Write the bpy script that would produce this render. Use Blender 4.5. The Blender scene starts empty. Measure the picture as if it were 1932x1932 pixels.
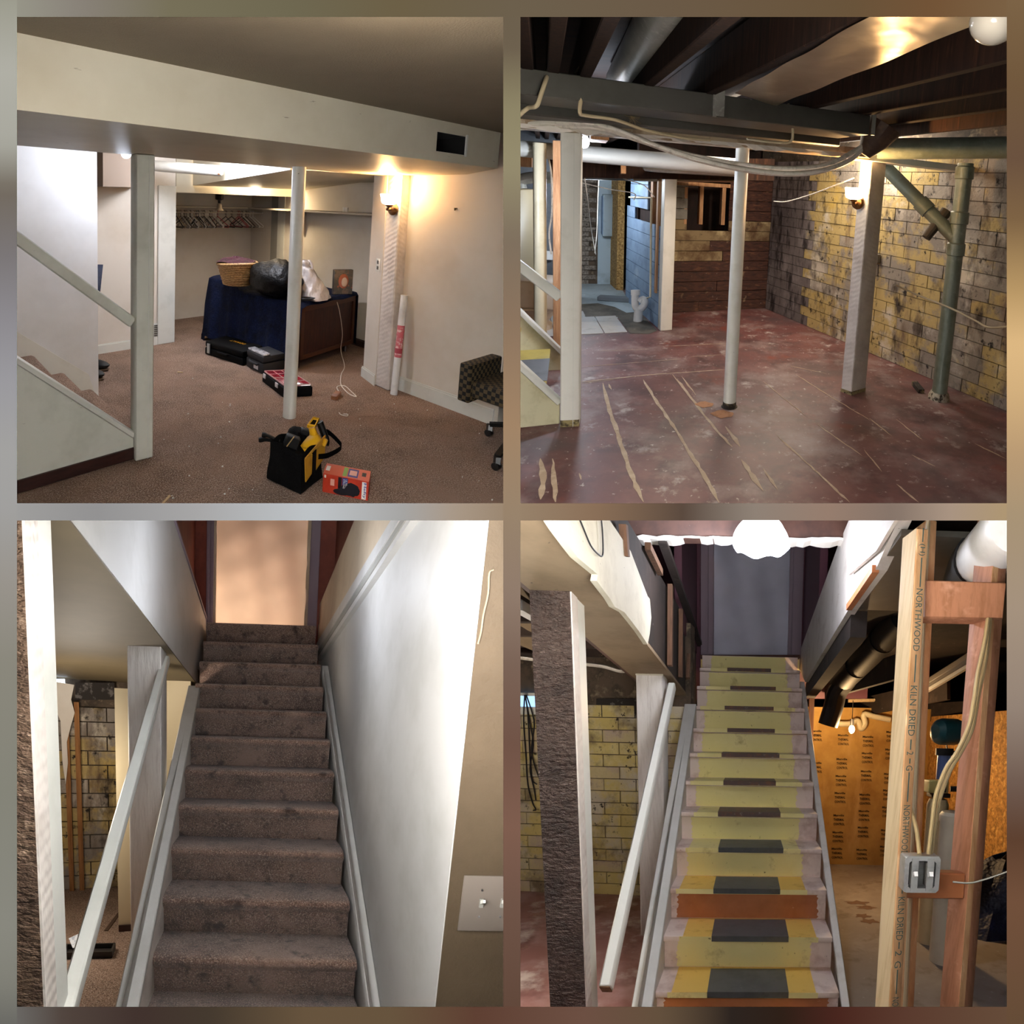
# Four basement views side by side: each stands as a real, fully built room behind its own opening of one front wall.
import bpy, bmesh, math, random, os
from mathutils import Vector, Matrix
V = Vector
random.seed(7)
SC = bpy.context.scene
COL = SC.collection
# ---------------------------------------------------------------- camera, sky, exposure
cam_data = bpy.data.cameras.new('camera'); cam = bpy.data.objects.new('camera', cam_data); COL.objects.link(cam)
cam_data.sensor_width = 36.0; FL = 1.2; cam_data.lens = 18.0 * FL
cam.rotation_euler = (math.pi / 2, 0, 0); cam_data.clip_start = 0.05; SC.camera = cam
world = bpy.data.worlds.new('world'); SC.world = world; world.use_nodes = True
world.node_tree.nodes['Background'].inputs[0].default_value = (1.0, 0.98, 0.95, 1)
world.node_tree.nodes['Background'].inputs[1].default_value = 15.5
SC.view_settings.view_transform = 'Standard'; SC.view_settings.look = 'None'
SC.view_settings.exposure = 1.0; SC.view_settings.gamma = 1.0; SC.view_settings.use_curve_mapping = False
SC.cycles.max_bounces = 6; SC.cycles.diffuse_bounces = 4; SC.cycles.glossy_bounces = 3
SC.cycles.transmission_bounces = 6; SC.cycles.transparent_max_bounces = 12
SC.cycles.caustics_reflective = False; SC.cycles.caustics_refractive = False
SC.cycles.sample_clamp_indirect = 4.0; SC.cycles.use_denoising = True
D0 = 0.85            # how far off the front wall stands
UP = V((0, 0, 1))

# ---------------------------------------------------------------- colours and materials
def lin(c):
    f = lambda u: u / 12.92 if u <= 0.04045 else ((u + 0.055) / 1.055) ** 2.4
    if isinstance(c, str):
        c = [int(c[i:i + 2], 16) / 255 for i in (0, 2, 4)]
    return (f(c[0]), f(c[1]), f(c[2]), 1)

MATS = {}
def M(name, col, layers=(), rough=0.6, metal=0.0, bump=None, emit=None, trans=0.0, alpha=1.0, spec=0.5, coat=0.0, attr=None, sheen=0):
    """Procedural material. layers: (colour, scale, lo, hi, stretch, detail, kind) painted over each other; bump: (strength, scale, stretch, kind)."""
    if name in MATS: return MATS[name]
    m = bpy.data.materials.new(name); m.use_nodes = True; nt = m.node_tree; N = nt.nodes; L = nt.links
    b = N['Principled BSDF']
    at = N.new('ShaderNodeAttribute'); at.attribute_name = 'rc'
    def tex(scale, stretch, detail, kind):
        mp = N.new('ShaderNodeMapping'); mp.inputs['Scale'].default_value = stretch
        L.new(at.outputs['Vector'], mp.inputs['Vector'])
        if kind == 'v':
            t = N.new('ShaderNodeTexVoronoi'); t.inputs['Scale'].default_value = scale; out = t.outputs['Distance']
        elif kind == 'w':
            t = N.new('ShaderNodeTexWave'); t.inputs['Scale'].default_value = scale; t.inputs['Distortion'].default_value = 3.0
            t.inputs['Detail'].default_value = detail; t.bands_direction = 'Z'; out = t.outputs['Fac']
        elif kind in 'xyz':
            s = N.new('ShaderNodeSeparateXYZ'); L.new(mp.outputs[0], s.inputs[0]); out = s.outputs['xyz'.index(kind)]
            ns = N.new('ShaderNodeTexNoise'); ns.inputs['Scale'].default_value = scale; ns.inputs['Detail'].default_value = 4
            L.new(at.outputs['Vector'], ns.inputs['Vector'])
            a = N.new('ShaderNodeMath'); a.operation = 'MULTIPLY_ADD'; a.inputs[1].default_value = detail
            L.new(ns.outputs['Fac'], a.inputs[0]); L.new(out, a.inputs[2]); out = a.outputs[0]
        else:
            t = N.new('ShaderNodeTexNoise'); t.inputs['Scale'].default_value = scale; t.inputs['Detail'].default_value = detail
            t.inputs['Roughness'].default_value = 0.65
            L.new(mp.outputs[0], t.inputs['Vector']); out = t.outputs['Fac']
        return out
    if attr:
        ca = N.new('ShaderNodeAttribute'); ca.attribute_name = attr; cur = ca.outputs['Color']
    else:
        rgb = N.new('ShaderNodeRGB'); rgb.outputs[0].default_value = lin(col); cur = rgb.outputs[0]
    for ly in layers:
        c, sc, lo, hi = ly[:4]
        st = ly[4] if len(ly) > 4 else (1, 1, 1); de = ly[5] if len(ly) > 5 else 4; ki = ly[6] if len(ly) > 6 else 'n'
        mr = N.new('ShaderNodeMapRange'); mr.inputs[1].default_value = lo; mr.inputs[2].default_value = hi
        L.new(tex(sc, st, de, ki), mr.inputs[0])
        mx = N.new('ShaderNodeMix'); mx.data_type = 'RGBA'
        L.new(mr.outputs[0], mx.inputs[0]); L.new(cur, mx.inputs[6]); mx.inputs[7].default_value = lin(c)
        cur = mx.outputs[2]
    L.new(cur, b.inputs['Base Color'])
    b.inputs['Roughness'].default_value = rough; b.inputs['Metallic'].default_value = metal
    b.inputs['Specular IOR Level'].default_value = spec; b.inputs['Coat Weight'].default_value = coat
    b.inputs['Transmission Weight'].default_value = trans; b.inputs['Alpha'].default_value = alpha
    if sheen: b.inputs['Sheen Weight'].default_value = sheen
    if bump:
        bs = bump[0]; st = bump[2] if len(bump) > 2 else (1, 1, 1); ki = bump[3] if len(bump) > 3 else 'n'
        bp = N.new('ShaderNodeBump'); bp.inputs['Strength'].default_value = bs
        bp.inputs['Distance'].default_value = bump[4] if len(bump) > 4 else 0.01
        L.new(tex(bump[1], st, 3, ki), bp.inputs['Height']); L.new(bp.outputs[0], b.inputs['Normal'])
    if emit:
        b.inputs['Emission Color'].default_value = lin(emit[0]); b.inputs['Emission Strength'].default_value = emit[1]
    MATS[name] = m
    return m

# ---------------------------------------------------------------- mesh buffer
class MB:
    def __init__(s): s.v = []; s.f = []; s.mi = []; s.m = 0
    def add(s, vs, fs):
        n = len(s.v); s.v += [V(v) for v in vs]
        for f in fs: s.f.append(tuple(i + n for i in f)); s.mi.append(s.m)
        return s
    def hexa(s, b, t):
        return s.add(list(b) + list(t), [(3, 2, 1, 0), (4, 5, 6, 7), (0, 1, 5, 4), (1, 2, 6, 5), (2, 3, 7, 6), (3, 0, 4, 7)])
    def box(s, c, sz, ax=None):
        c = V(c); X, Y, Z = ax if ax else (V((1, 0, 0)), V((0, 1, 0)), UP)
        a, b, d = X * sz[0] / 2, Y * sz[1] / 2, Z * sz[2] / 2
        return s.hexa([c - a - b - d, c + a - b - d, c + a + b - d, c - a + b - d], [c - a - b + d, c + a - b + d, c + a + b + d, c - a + b + d])
    def beam(s, p0, p1, w, t, up=UP):
        p0, p1 = V(p0), V(p1); d = (p1 - p0).normalized(); x = d.cross(V(up)).normalized(); u = x.cross(d).normalized()
        a, b = x * w / 2, u * t / 2
        return s.hexa([p0 - a - b, p0 + a - b, p0 + a + b, p0 - a + b], [p1 - a - b, p1 + a - b, p1 + a + b, p1 - a + b])
    def prism(s, poly, vec):
        n = len(poly); poly = [V(p) for p in poly]; vec = V(vec)
        return s.add(poly + [p + vec for p in poly], [tuple(range(n))[::-1], tuple(range(n, 2 * n))] + [(i, (i + 1) % n, (i + 1) % n + n, i + n) for i in range(n)])
    def quad(s, *p): return s.add(p, [tuple(range(len(p)))])
    def tube(s, pts, r, n=8, caps=True):
        pts = [V(p) for p in pts]; vs = []; fs = []; k = len(pts)
        rs = r if isinstance(r, (list, tuple)) else [r] * k
        t0 = (pts[1] - pts[0]).normalized(); x = t0.orthogonal().normalized()
        for i, p in enumerate(pts):
            t = (pts[min(i + 1, k - 1)] - pts[max(i - 1, 0)]).normalized()
            x = (x - t * x.dot(t)).normalized(); y = t.cross(x)
            for j in range(n):
                a = 2 * math.pi * j / n; vs.append(p + (x * math.cos(a) + y * math.sin(a)) * rs[i])
        for i in range(k - 1):
            for j in range(n):
                a, b = i * n + j, i * n + (j + 1) % n; fs.append((a, b, b + n, a + n))
        if caps: fs += [tuple(range(n))[::-1], tuple(range((k - 1) * n, k * n))]
        return s.add(vs, fs)
    def lathe(s, o, ax, prof, n=16, caps=True):
        ax = V(ax).normalized(); x = ax.orthogonal().normalized(); y = ax.cross(x); o = V(o); vs = []; fs = []
        for r, z in prof:
            for j in range(n):
                a = 2 * math.pi * j / n; vs.append(o + ax * z + (x * math.cos(a) + y * math.sin(a)) * max(r, 1e-5))
        k = len(prof)
        for i in range(k - 1):
            for j in range(n):
                a, b = i * n + j, i * n + (j + 1) % n; fs.append((a, b, b + n, a + n))
        if caps: fs += [tuple(range(n))[::-1], tuple(range((k - 1) * n, k * n))]
        return s.add(vs, fs)
    def cyl(s, p0, p1, r, n=16): return s.lathe(p0, V(p1) - V(p0), [(r, 0), (r, (V(p1) - V(p0)).length)], n)
    def grid(s, rows):
        k = len(rows[0]); fs = []
        for i in range(len(rows) - 1):
            for j in range(k - 1): fs.append((i * k + j, i * k + j + 1, (i + 1) * k + j + 1, (i + 1) * k + j))
        return s.add([p for r in rows for p in r], fs)
    def sph(s, c, r, nu=12, nv=8, ax=None, fn=None):
        X, Y, Z = ax if ax else (V((1, 0, 0)), V((0, 1, 0)), UP); c = V(c); rows = []
        for i in range(nv + 1):
            ph = math.pi * i / nv; row = []
            for j in range(nu):
                th = 2 * math.pi * j / nu
                u = V((math.sin(ph) * math.cos(th), math.sin(ph) * math.sin(th), -math.cos(ph)))
                k = fn(u) if fn else 1.0
                row.append(c + (X * u.x * r[0] + Y * u.y * r[1] + Z * u.z * r[2]) * k)
            rows.append(row)
        fs = []
        for i in range(nv):
            for j in range(nu): fs.append((i * nu + j, i * nu + (j + 1) % nu, (i + 1) * nu + (j + 1) % nu, (i + 1) * nu + j))
        return s.add([p for r_ in rows for p in r_], fs)
    def text(s, body, o, xd, yd, h, width=None, bold=0.0):
        cu = bpy.data.curves.new('t', 'FONT'); cu.body = body; cu.offset = bold; cu.resolution_u = 2
        ob = bpy.data.objects.new('t', cu); COL.objects.link(ob)
        dg = bpy.context.evaluated_depsgraph_get(); me = ob.evaluated_get(dg).to_mesh()
        vs = [v.co.copy() for v in me.vertices]; fs = [tuple(p.vertices) for p in me.polygons]
        if vs:
            ys = [v.y for v in vs]; xs = [v.x for v in vs]; hh = max(ys) - min(ys) or 1; ww = max(xs) - min(xs) or 1
            k = h / hh; kx = (width / ww) if width else k
            o, xd, yd = V(o), V(xd), V(yd)
            s.add([o + xd * (v.x - min(xs)) * kx + yd * (v.y - min(ys)) * k for v in vs], fs)
        ob.evaluated_get(dg).to_mesh_clear(); bpy.data.objects.remove(ob); bpy.data.curves.remove(cu)
        return s

def wob(a, f=1.0):
    return math.sin(a.x * 7.3 * f + 1.3) * math.sin(a.y * 6.1 * f + 0.7) + 0.6 * math.sin(a.z * 9.7 * f + a.x * 4.4 * f) + 0.4 * math.sin((a.x + a.y - a.z) * 15.0 * f)

def arc(pts, n=8):
    """Smooth curve (Catmull-Rom) through points."""
    P = [V(p) for p in pts]; P = [P[0] * 2 - P[1]] + P + [P[-1] * 2 - P[-2]]; out = []
    for i in range(1, len(P) - 2):
        for k in range(n):
            t = k / n; a, b, c, d = P[i - 1:i + 3]
            out.append(0.5 * ((2 * b) + (c - a) * t + (2 * a - 5 * b + 4 * c - d) * t * t + (3 * b - a - 3 * c + d) * t ** 3))
    out.append(P[-2]); return out

# ---------------------------------------------------------------- rooms
class Room:
    """A basement room in its own metres (x right, y into the room, z up, eye at height h), standing splayed behind its opening."""
    def __init__(s, name, cx, cy, px, py, pitch, roll, h, F=950.0):
        s.name = name; s.cx, s.cy, s.px, s.py, s.h, s.F = cx, cy, px, py, h, F
        p, r = math.radians(pitch), math.radians(roll)
        s.fwd = V((0, math.cos(p), -math.sin(p))); up = V((0, math.sin(p), math.cos(p))); rt = V((1, 0, 0))
        s.rt = rt * math.cos(r) + up * math.sin(r); s.up = up * math.cos(r) - rt * math.sin(r)
        S = F / 966.0; ox = (px - 966) / 966.0; oz = (966 - py) / 966.0
        splay = V((ox / S, FL / S, oz / S))
        s.A = Matrix((s.rt, s.up, s.fwd)); s.B = Matrix(((1, 0, splay.x), (0, 0, splay.y), (0, 1, splay.z)))
        s.L = s.B @ s.A; s.o = V((0, 0, h)); s.sx = -1 if cx < 966 else 1; s.sz = 1 if cy < 966 else -1
    def w(s, p): return s.L @ (V(p) - s.o)
    def ray(s, x, y): return s.fwd + s.rt * ((x - s.px) / s.F) + s.up * ((s.py - y) / s.F)
    def at(s, x, y, d): return s.o + s.ray(x, y) * d                       # at distance d
    def z(s, x, y, z=0.0): r = s.ray(x, y); return s.o + r * ((z - s.h) / r.z)   # on a level
    def pl(s, x, y, p, n): r = s.ray(x, y); return s.o + r * ((V(p) - s.o).dot(n) / r.dot(n))
    def wall(s, x, y, A, B): d = V(B) - V(A); return s.pl(x, y, A, V((d.y, -d.x, 0)))    # on the upright plane through A, B
    def over(s, A, y):                                                       # height of picture row y above foot A
        A = V(A); q = A - s.o; k = (s.py - y) / s.F
        # (q+ (0,0,t)) . up = k * (q+(0,0,t)) . fwd
        return (k * q.dot(s.fwd) - q.dot(s.up)) / (s.up.z - k * s.fwd.z) + A.z
    def up_to(s, A, y): A = V(A); return V((A.x, A.y, s.over(A, y)))

R = None
def use(room):
    global R; R = room

def finish(name, mb, mat, world_pts, rc, origin, parent=None, smooth=None):
    me = bpy.data.meshes.new(name); bm = bmesh.new()
    ly = bm.verts.layers.float_vector.new('rc')
    vs = []
    for p, c in zip(world_pts, rc):
        v = bm.verts.new(p); v[ly] = c; vs.append(v)
    for f, mi in zip(mb.f, mb.mi):
        try: nf = bm.faces.new([vs[i] for i in f]); nf.material_index = mi
        except ValueError: pass
    bmesh.ops.recalc_face_normals(bm, faces=bm.faces)
    return me, bm

def obj(name, mb, mat, parent=None, label=None, cat=None, group=None, kind=None, bevel=0.0, seg=1, smooth=35, frame=None, origin=None, clip=True):
    room = R
    pts = mb.v
    src = MB(); src.v = pts; src.f = mb.f; src.mi = mb.mi
    if frame:
        o, X, Y, Z = frame; rcs = [V(((p - o).dot(X), (p - o).dot(Y), (p - o).dot(Z))) + o * 3.7 for p in pts]
    else: rcs = [p.copy() for p in pts]
    me, bm = finish(name, src, mat, pts, rcs, None)
    if bevel:
        es = [e for e in bm.edges if len(e.link_faces) == 2 and e.calc_face_angle(0) > 0.5]
        bmesh.ops.bevel(bm, geom=es, offset=bevel, segments=seg, profile=0.5, affect='EDGES', clamp_overlap=True)
    if room:
        for v in bm.verts: v.co = room.w(v.co)
        if clip:
            for ax, sg in ((0, room.sx), (2, room.sz)):
                if min(v.co[ax] * sg for v in bm.verts) < 0.0125:
                    pc = V((0, 0, 0)); pc[ax] = 0.0125 * sg; no = V((0, 0, 0)); no[ax] = -sg
                    bmesh.ops.bisect_plane(bm, geom=bm.verts[:] + bm.edges[:] + bm.faces[:], plane_co=pc, plane_no=no, clear_outer=True)
                    if not bm.verts: break
            if bm.verts and min(v.co.y for v in bm.verts) < D0 + 0.012:
                bmesh.ops.bisect_plane(bm, geom=bm.verts[:] + bm.edges[:] + bm.faces[:], plane_co=(0, D0 + 0.012, 0), plane_no=(0, -1, 0), clear_outer=True)
    if not bm.verts:
        bm.free(); bpy.data.meshes.remove(me); return None
    if origin is not None: og = room.w(origin) if room else V(origin)
    else:
        n = len(bm.verts); og = V((sum(v.co.x for v in bm.verts) / n, sum(v.co.y for v in bm.verts) / n, min(v.co.z for v in bm.verts)))
    for v in bm.verts: v.co -= og
    bm.to_mesh(me); bm.free()
    for m in (mat if isinstance(mat, (list, tuple)) else [mat]): me.materials.append(m)
    if smooth:
        me.polygons.foreach_set('use_smooth', [True] * len(me.polygons)); me.set_sharp_from_angle(angle=math.radians(smooth))
    o = bpy.data.objects.new(name, me); COL.objects.link(o)
    o.location = og
    if parent: o.parent = parent; o.location = og - base_of(parent)
    tag(o, label, cat, group, kind)
    return o

def base_of(o):
    p = o.location.copy()
    while o.parent: o = o.parent; p += o.location
    return p

def tag(o, label=None, cat=None, group=None, kind=None):
    if label: o['label'] = label
    if cat: o['category'] = cat
    if group: o['group'] = group
    if kind: o['kind'] = kind
    return o

def thing(name, label, cat, base, group=None):
    o = bpy.data.objects.new(name, None); COL.objects.link(o); o.empty_display_size = 0.1
    o.location = R.w(base) if R else V(base); return tag(o, label, cat, group)

def struct(name, mb, mat, **k): return obj(name, mb, mat, kind='structure', **k)

def lamp(p, power, col, r=0.05, parent=None, name='bulb_light'):
    l = bpy.data.lights.new(name, 'POINT'); l.energy = power; l.color = lin(col)[:3]; l.shadow_soft_size = r
    o = bpy.data.objects.new(name, l); COL.objects.link(o); o.location = R.w(p) if R else V(p)
    if parent: o.parent = parent; o.location -= base_of(parent)
    return o

def skin(joints, edges, root=0, sub=2):
    """Continuous limb surface grown round a joint skeleton: joints {key: (point, radius)}; returns a mesh buffer."""
    ks = list(joints); ix = {k: i for i, k in enumerate(ks)}
    me = bpy.data.meshes.new('sk'); me.from_pydata([tuple(joints[k][0]) for k in ks], [(ix[a], ix[b]) for a, b in edges], [])
    ob = bpy.data.objects.new('sk', me); COL.objects.link(ob)
    ob.modifiers.new('s', 'SKIN'); sv = me.skin_vertices[0].data
    for k in ks:
        r = joints[k][1]; sv[ix[k]].radius = (r, r) if not isinstance(r, tuple) else r
    sv[root].use_root = True
    sm = ob.modifiers.new('d', 'SUBSURF'); sm.levels = sub
    dg = bpy.context.evaluated_depsgraph_get(); ev = ob.evaluated_get(dg); m2 = ev.to_mesh()
    b = MB(); b.add([v.co.copy() for v in m2.vertices], [tuple(p.vertices) for p in m2.polygons]); ev.to_mesh_clear()
    bpy.data.objects.remove(ob); bpy.data.meshes.remove(me); return b
# ---------------------------------------------------------------- front wall with its four openings, party walls, outer light-blocking shell
R = None
K = D0 / (966 * FL)
def fx(x): return (x - 966) * K
def fz(y): return (966 - y) * K
M('frame_paint', '807060', rough=0.9, attr='tint', spec=0.0)
STR = {  # mottled paint of the front wall, sampled along its bars
 'L': [(0, '9c9c90'), (130, 'b0b0a8'), (270, 'a8a8a0'), (355, '726a60'), (480, '7a7678'), (600, '8c8a90'), (720, '9a9aa0'), (850, 'a2a2a2'), (960, 'a0a0a0'), (1100, '98948e'), (1250, '8a887e'), (1500, '84847a'), (1750, '888880'), (1850, '808078'), (1932, '6a6a66')],
 'C': [(0, '6c604e'), (90, '6c604f'), (200, '8c8468'), (310, '948c70'), (450, '7e7060'), (600, '8a7460'), (800, 'a08468'), (970, '98846e'), (1120, '907c6e'), (1250, '7a6458'), (1400, '705448'), (1560, '7e5e50'), (1700, '6e5448'), (1932, '5e463a')],
 'R': [(0, '7c6448'), (150, '70583e'), (300, '6a5240'), (420, '7e6446'), (550, 'b89868'), (650, 'deba86'), (740, 'd2b080'), (860, 'b89a76'), (970, 'a89478'), (1150, 'a49280'), (1330, '948478'), (1480, '6e5a50'), (1580, '5c4030'), (1700, '70503c'), (1932, '644c38')],
 'T': [(0, '9a9a8e'), (150, '88827a'), (320, '76705a'), (560, '6e6852'), (750, '6c6048'), (966, '6c604e'), (1250, '6a5a48'), (1600, '68543c'), (1760, '725438'), (1932, '7c6448')],
 'M': [(0, 'a0a0a0'), (180, '929294'), (370, 'a6a6a8'), (590, 'bec4ca'), (760, 'a6a6a6'), (860, 'a89888'), (970, '98846e'), (1120, '8a705a'), (1290, '5a4a40'), (1420, '8e8278'), (1560, '967e70'), (1690, '84746a'), (1790, 'a89484'), (1932, 'b09870')],
 'B': [(0, '70706e'), (120, '50443e'), (260, '40322e'), (400, '443a30'), (580, '66543f'), (740, '66543f'), (900, '5e4034'), (1100, '6c5044'), (1250, '62503e'), (1380, '2c2420'), (1480, '2e2018'), (1580, '48261f'), (1720, '5a3c30'), (1932, '664e3c')]}
TK = 0.0323
def tone(k, t):
    a = STR[k]
    for (t0, c0), (t1, c1) in zip(a, a[1:]):
        if t <= t1:
            u = max(0, min(1, (t - t0) / (t1 - t0))); l0, l1 = lin(c0), lin(c1)
            return [(l0[i] * (1 - u) + l1[i] * u) * TK for i in range(3)] + [1]
    return [c * TK for c in lin(a[-1][1])[:3]] + [1]
E0, E1, E2, E3, E4, E5 = -1400, 32, 949.5, 982, 1899.5, 3332
def front_wall():
    me = bpy.data.meshes.new('wall_front'); bm = bmesh.new(); cl = bm.loops.layers.float_color.new('tint')
    ts = list(range(0, 1933, 23))
    def cell(x0, y0, x1, y1, k, ax):
        vs = [bm.verts.new((fx(x), D0, fz(y))) for x, y in ((x0, y0), (x1, y0), (x1, y1), (x0, y1))]
        f = bm.faces.new(vs)
        for lp, (x, y) in zip(f.loops, ((x0, y0), (x1, y0), (x1, y1), (x0, y1))):
            lp[cl] = tone(k, min(1932, max(0, (x, y)[ax])))
    cuts_y = sorted(set([E0, E5] + [E1, E2, E3, E4] + ts)); cuts_x = cuts_y
    for a, b in zip(cuts_y, cuts_y[1:]):
        cell(E0, a, E1, b, 'L', 1); cell(E4, a, E5, b, 'R', 1)
        if E1 <= a and b <= E2 or E3 <= a and b <= E4 or E2 <= a and b <= E3: cell(E2, a, E3, b, 'C', 1)
        if E1 <= a and b <= E4 and not (E2 <= a and b <= E3): cell(a, E2, b, E3, 'M', 0)
        if E1 <= a and b <= E4: cell(a, E0, b, E1, 'T', 0); cell(a, E4, b, E5, 'B', 0)
    # reveal: the thickness of the wall, splayed along the openings
    for (x0, x1) in ((E1, E2), (E3, E4)):
        for (y0, y1) in ((E1, E2), (E3, E4)):
            c = [(x0, y0), (x1, y0), (x1, y1), (x0, y1)]; k = 1.02
            a = [bm.verts.new((fx(x), D0, fz(y))) for x, y in c]
            b = [bm.verts.new((fx(x) * k, D0 * k, fz(y) * k)) for x, y in c]
            for i in range(4):
                f = bm.faces.new((a[i], a[(i + 1) % 4], b[(i + 1) % 4], b[i]))
                for lp in f.loops: lp[cl] = lin('4a4440')
    bmesh.ops.remove_doubles(bm, verts=bm.verts, dist=1e-6); bmesh.ops.recalc_face_normals(bm, faces=bm.faces)
    bm.to_mesh(me); bm.free(); me.materials.append(MATS['frame_paint'])
    o = bpy.data.objects.new('wall_front', me); COL.objects.link(o); o['kind'] = 'structure'; o['label'] = 'mottled taupe front wall with four square openings'
front_wall()
M('party_paint', '3e3831', rough=0.95, spec=.1)
M('shell_paint', '2a2622', rough=0.95)
HX = 0.0117; DP = 13.0
struct('wall_party', MB().box((0, (D0 + DP) / 2 + 0.008, 0), (HX * 2, DP - D0 - 0.012, 30)), MATS['party_paint'])
b = MB(); b.box((-7.5, (D0 + DP) / 2 + 0.008, 0), (14.97, DP - D0 - 0.012, HX * 2)); struct('ceiling_party', b, MATS['party_paint'])
b = MB(); b.box((7.5, (D0 + DP) / 2 + 0.008, 0), (14.97, DP - D0 - 0.012, HX * 2)); struct('ceiling_party', b, MATS['party_paint'])
q0 = fx(E5); q1 = 15.0
for nm, s0, s1 in (('light_shell_side', (-1, -1), (-1, 1)), ('light_shell_side', (1, -1), (1, 1)), ('light_shell_top', (-1, 1), (1, 1)), ('light_shell_bottom', (-1, -1), (1, -1))):
    struct(nm, MB().quad((s0[0] * q0, D0, s0[1] * q0), (s1[0] * q0, D0, s1[1] * q0), (s1[0] * q1, DP, s1[1] * q1), (s0[0] * q1, DP, s0[1] * q1)), MATS['shell_paint'])  # unseen dark shell, added to keep outside light out of the rooms
struct('wall_rear', MB().quad((-q1, DP, -q1), (q1, DP, -q1), (q1, DP, q1), (-q1, DP, q1)), MATS['shell_paint'])  # unseen back of the same light-blocking shell
# ================================================================ ROOM 1: the carpeted basement
TL = Room('carpeted', 490.75, 490.75, 490.75, 490.75, 6.8, 1.8, 1.6)
use(TL)
M('carpet', '947a6a', [('7a6456', 3.0, .42, .62), ('c4b0a0', 135, .52, .63, (1, 1, 1), 2), ('4e3c32', 125, .54, .66, (1, 1, 1), 2), ('967c6c', 1.2, .5, .7)], rough=0.95, spec=0.1, bump=(0.8, 260, (1, 1, 1), 'n', 0.006))
M('white_wall', 'dcd4c8', [('cfc4b4', 1.5, .45, .75), ('b8ac9c', 60, .72, .8)], rough=0.75, spec=0.3, bump=(0.08, 60))
M('stair_wall_paint', 'dfe0e0', [('d2d2d0', 2, .45, .75)], rough=0.7, spec=0.3, bump=(0.08, 60))
M('panel_paint', 'dcdcd0', [('c2c2b4', 3, .45, .75), ('9a9a90', 25, .70, .74, (1, 1, 3))], rough=0.6, spec=0.3)
M('soffit_paint', 'ccc4b0', [('bfb59f', 2, .4, .7), ('8a8070', 14, .70, .74, (.4, .4, 2))], rough=0.45, spec=0.4, bump=(0.05, 40))
M('ceiling_paint', '7e705c', [('70624e', 1.3, .4, .7), ('5c4e3e', 160, .62, .72)], rough=0.7, bump=(0.25, 170))
M('gloss_white', 'dcdcd4', [('cacac0', 4, .5, .8)], rough=0.4)
M('pole_paint', 'ecebe2', [('dcdacc', 6, .5, .8), ('3a3630', 26, .735, .745, (1, 1, .8))], rough=0.45)
M('dark_base', '3a1e18', [('241210', 8, .4, .7, (1, 1, 4))], rough=0.4)
M('black_hole', '0a0908', rough=1.0)
M('stucco_white', 'dad2ca', [('c6bcb4', 7, .45, .7)], rough=0.5, bump=(.25, 16, (1, 1, 1.7), 'w', 0.008))
def sect(p, d, q, e):
    k = d.x * e.y - d.y * e.x; t = ((q.x - p.x) * e.y - (q.y - p.y) * e.x) / k
    return V((p.x + d.x * t, p.y + d.y * t, 0))
u1 = V((.795, .606, 0)); w1 = V((-.606, .795, 0))
ZS, ZC = 1.84, 2.057
fl = TL.z
# floor, ceiling, soffit
rows = [[V((-5 + 10.5 * i / 40, .3 + 9 * j / 40, 0)) for i in range(41)] for j in range(41)]
struct('floor', MB().grid(rows), MATS['carpet'], label='worn brown carpet floor')
A = fl(32, 207, ZS); B = fl(938, 318, ZS); A0 = A - u1 * 2.2; Cc = fl(184, 287, ZS); depth = (Cc - A).dot(w1)
b = MB()
# soffit: underside, fascia with a square vent hole, rear face
E_ = A0 + w1 * depth; F_ = B + w1 * depth + u1 * 1.2; B1 = B
v0 = TL.wall(822, 290, A, B); v1 = TL.wall(876, 290, A, B); t0 = (v0 - A0).dot(u1); t1 = (v1 - A0).dot(u1); LT = (B - A0).dot(u1)
z0 = TL.wall(822, 285, A, B).z; z1 = TL.wall(822, 248, A, B).z
def fp(t, z, dp=0): return A0 + u1 * t + w1 * dp + UP * (z - ZS)
zt = ZC + .05
b.quad(A0, fp(LT, ZS), F_, E_)
for (ta, tb, za, zb) in ((0, t0, ZS, zt), (t1, LT, ZS, zt), (t0, t1, ZS, z0), (t0, t1, z1, zt)): b.quad(fp(ta, za), fp(tb, za), fp(tb, zb), fp(ta, zb))
b.quad(E_, F_, F_ + UP * .3, E_ + UP * .3); b.quad(B, F_, F_ + UP * .3, B + UP * .3)
sof = struct('trim_soffit', b, MATS['soffit_paint'], smooth=None, label='long painted soffit boxed under the ceiling')
b = MB(); g = .012
b.quad(fp(t0, z0, .25), fp(t1, z0, .25), fp(t1, z1, .25), fp(t0, z1, .25))
for (a, c) in (((t0, z0), (t1, z0)), ((t1, z0), (t1, z1)), ((t1, z1), (t0, z1)), ((t0, z1), (t0, z0))): b.quad(fp(*a, .002), fp(*c, .002), fp(*c, .25), fp(*a, .25))
obj('vent_hole', b, MATS['black_hole'], parent=sof, label='dark square vent opening cut in the soffit')
b = MB(); b.box(fp(t1 + .004, (z0 + z1) / 2, -.004), (.012, .01, z1 - z0 + .02), (u1, w1, UP)); obj('vent_lip', b, MATS['gloss_white'], parent=sof)
struct('ceiling', MB().quad(A0 + UP * (ZC - ZS) - u1 * 3, B + UP * (ZC - ZS) + u1 * 3, B + UP * (ZC - ZS) + u1 * 3 - w1 * 6, A0 + UP * (ZC - ZS) - u1 * 3 - w1 * 6), MATS['ceiling_paint'], label='tan textured ceiling')
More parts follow.
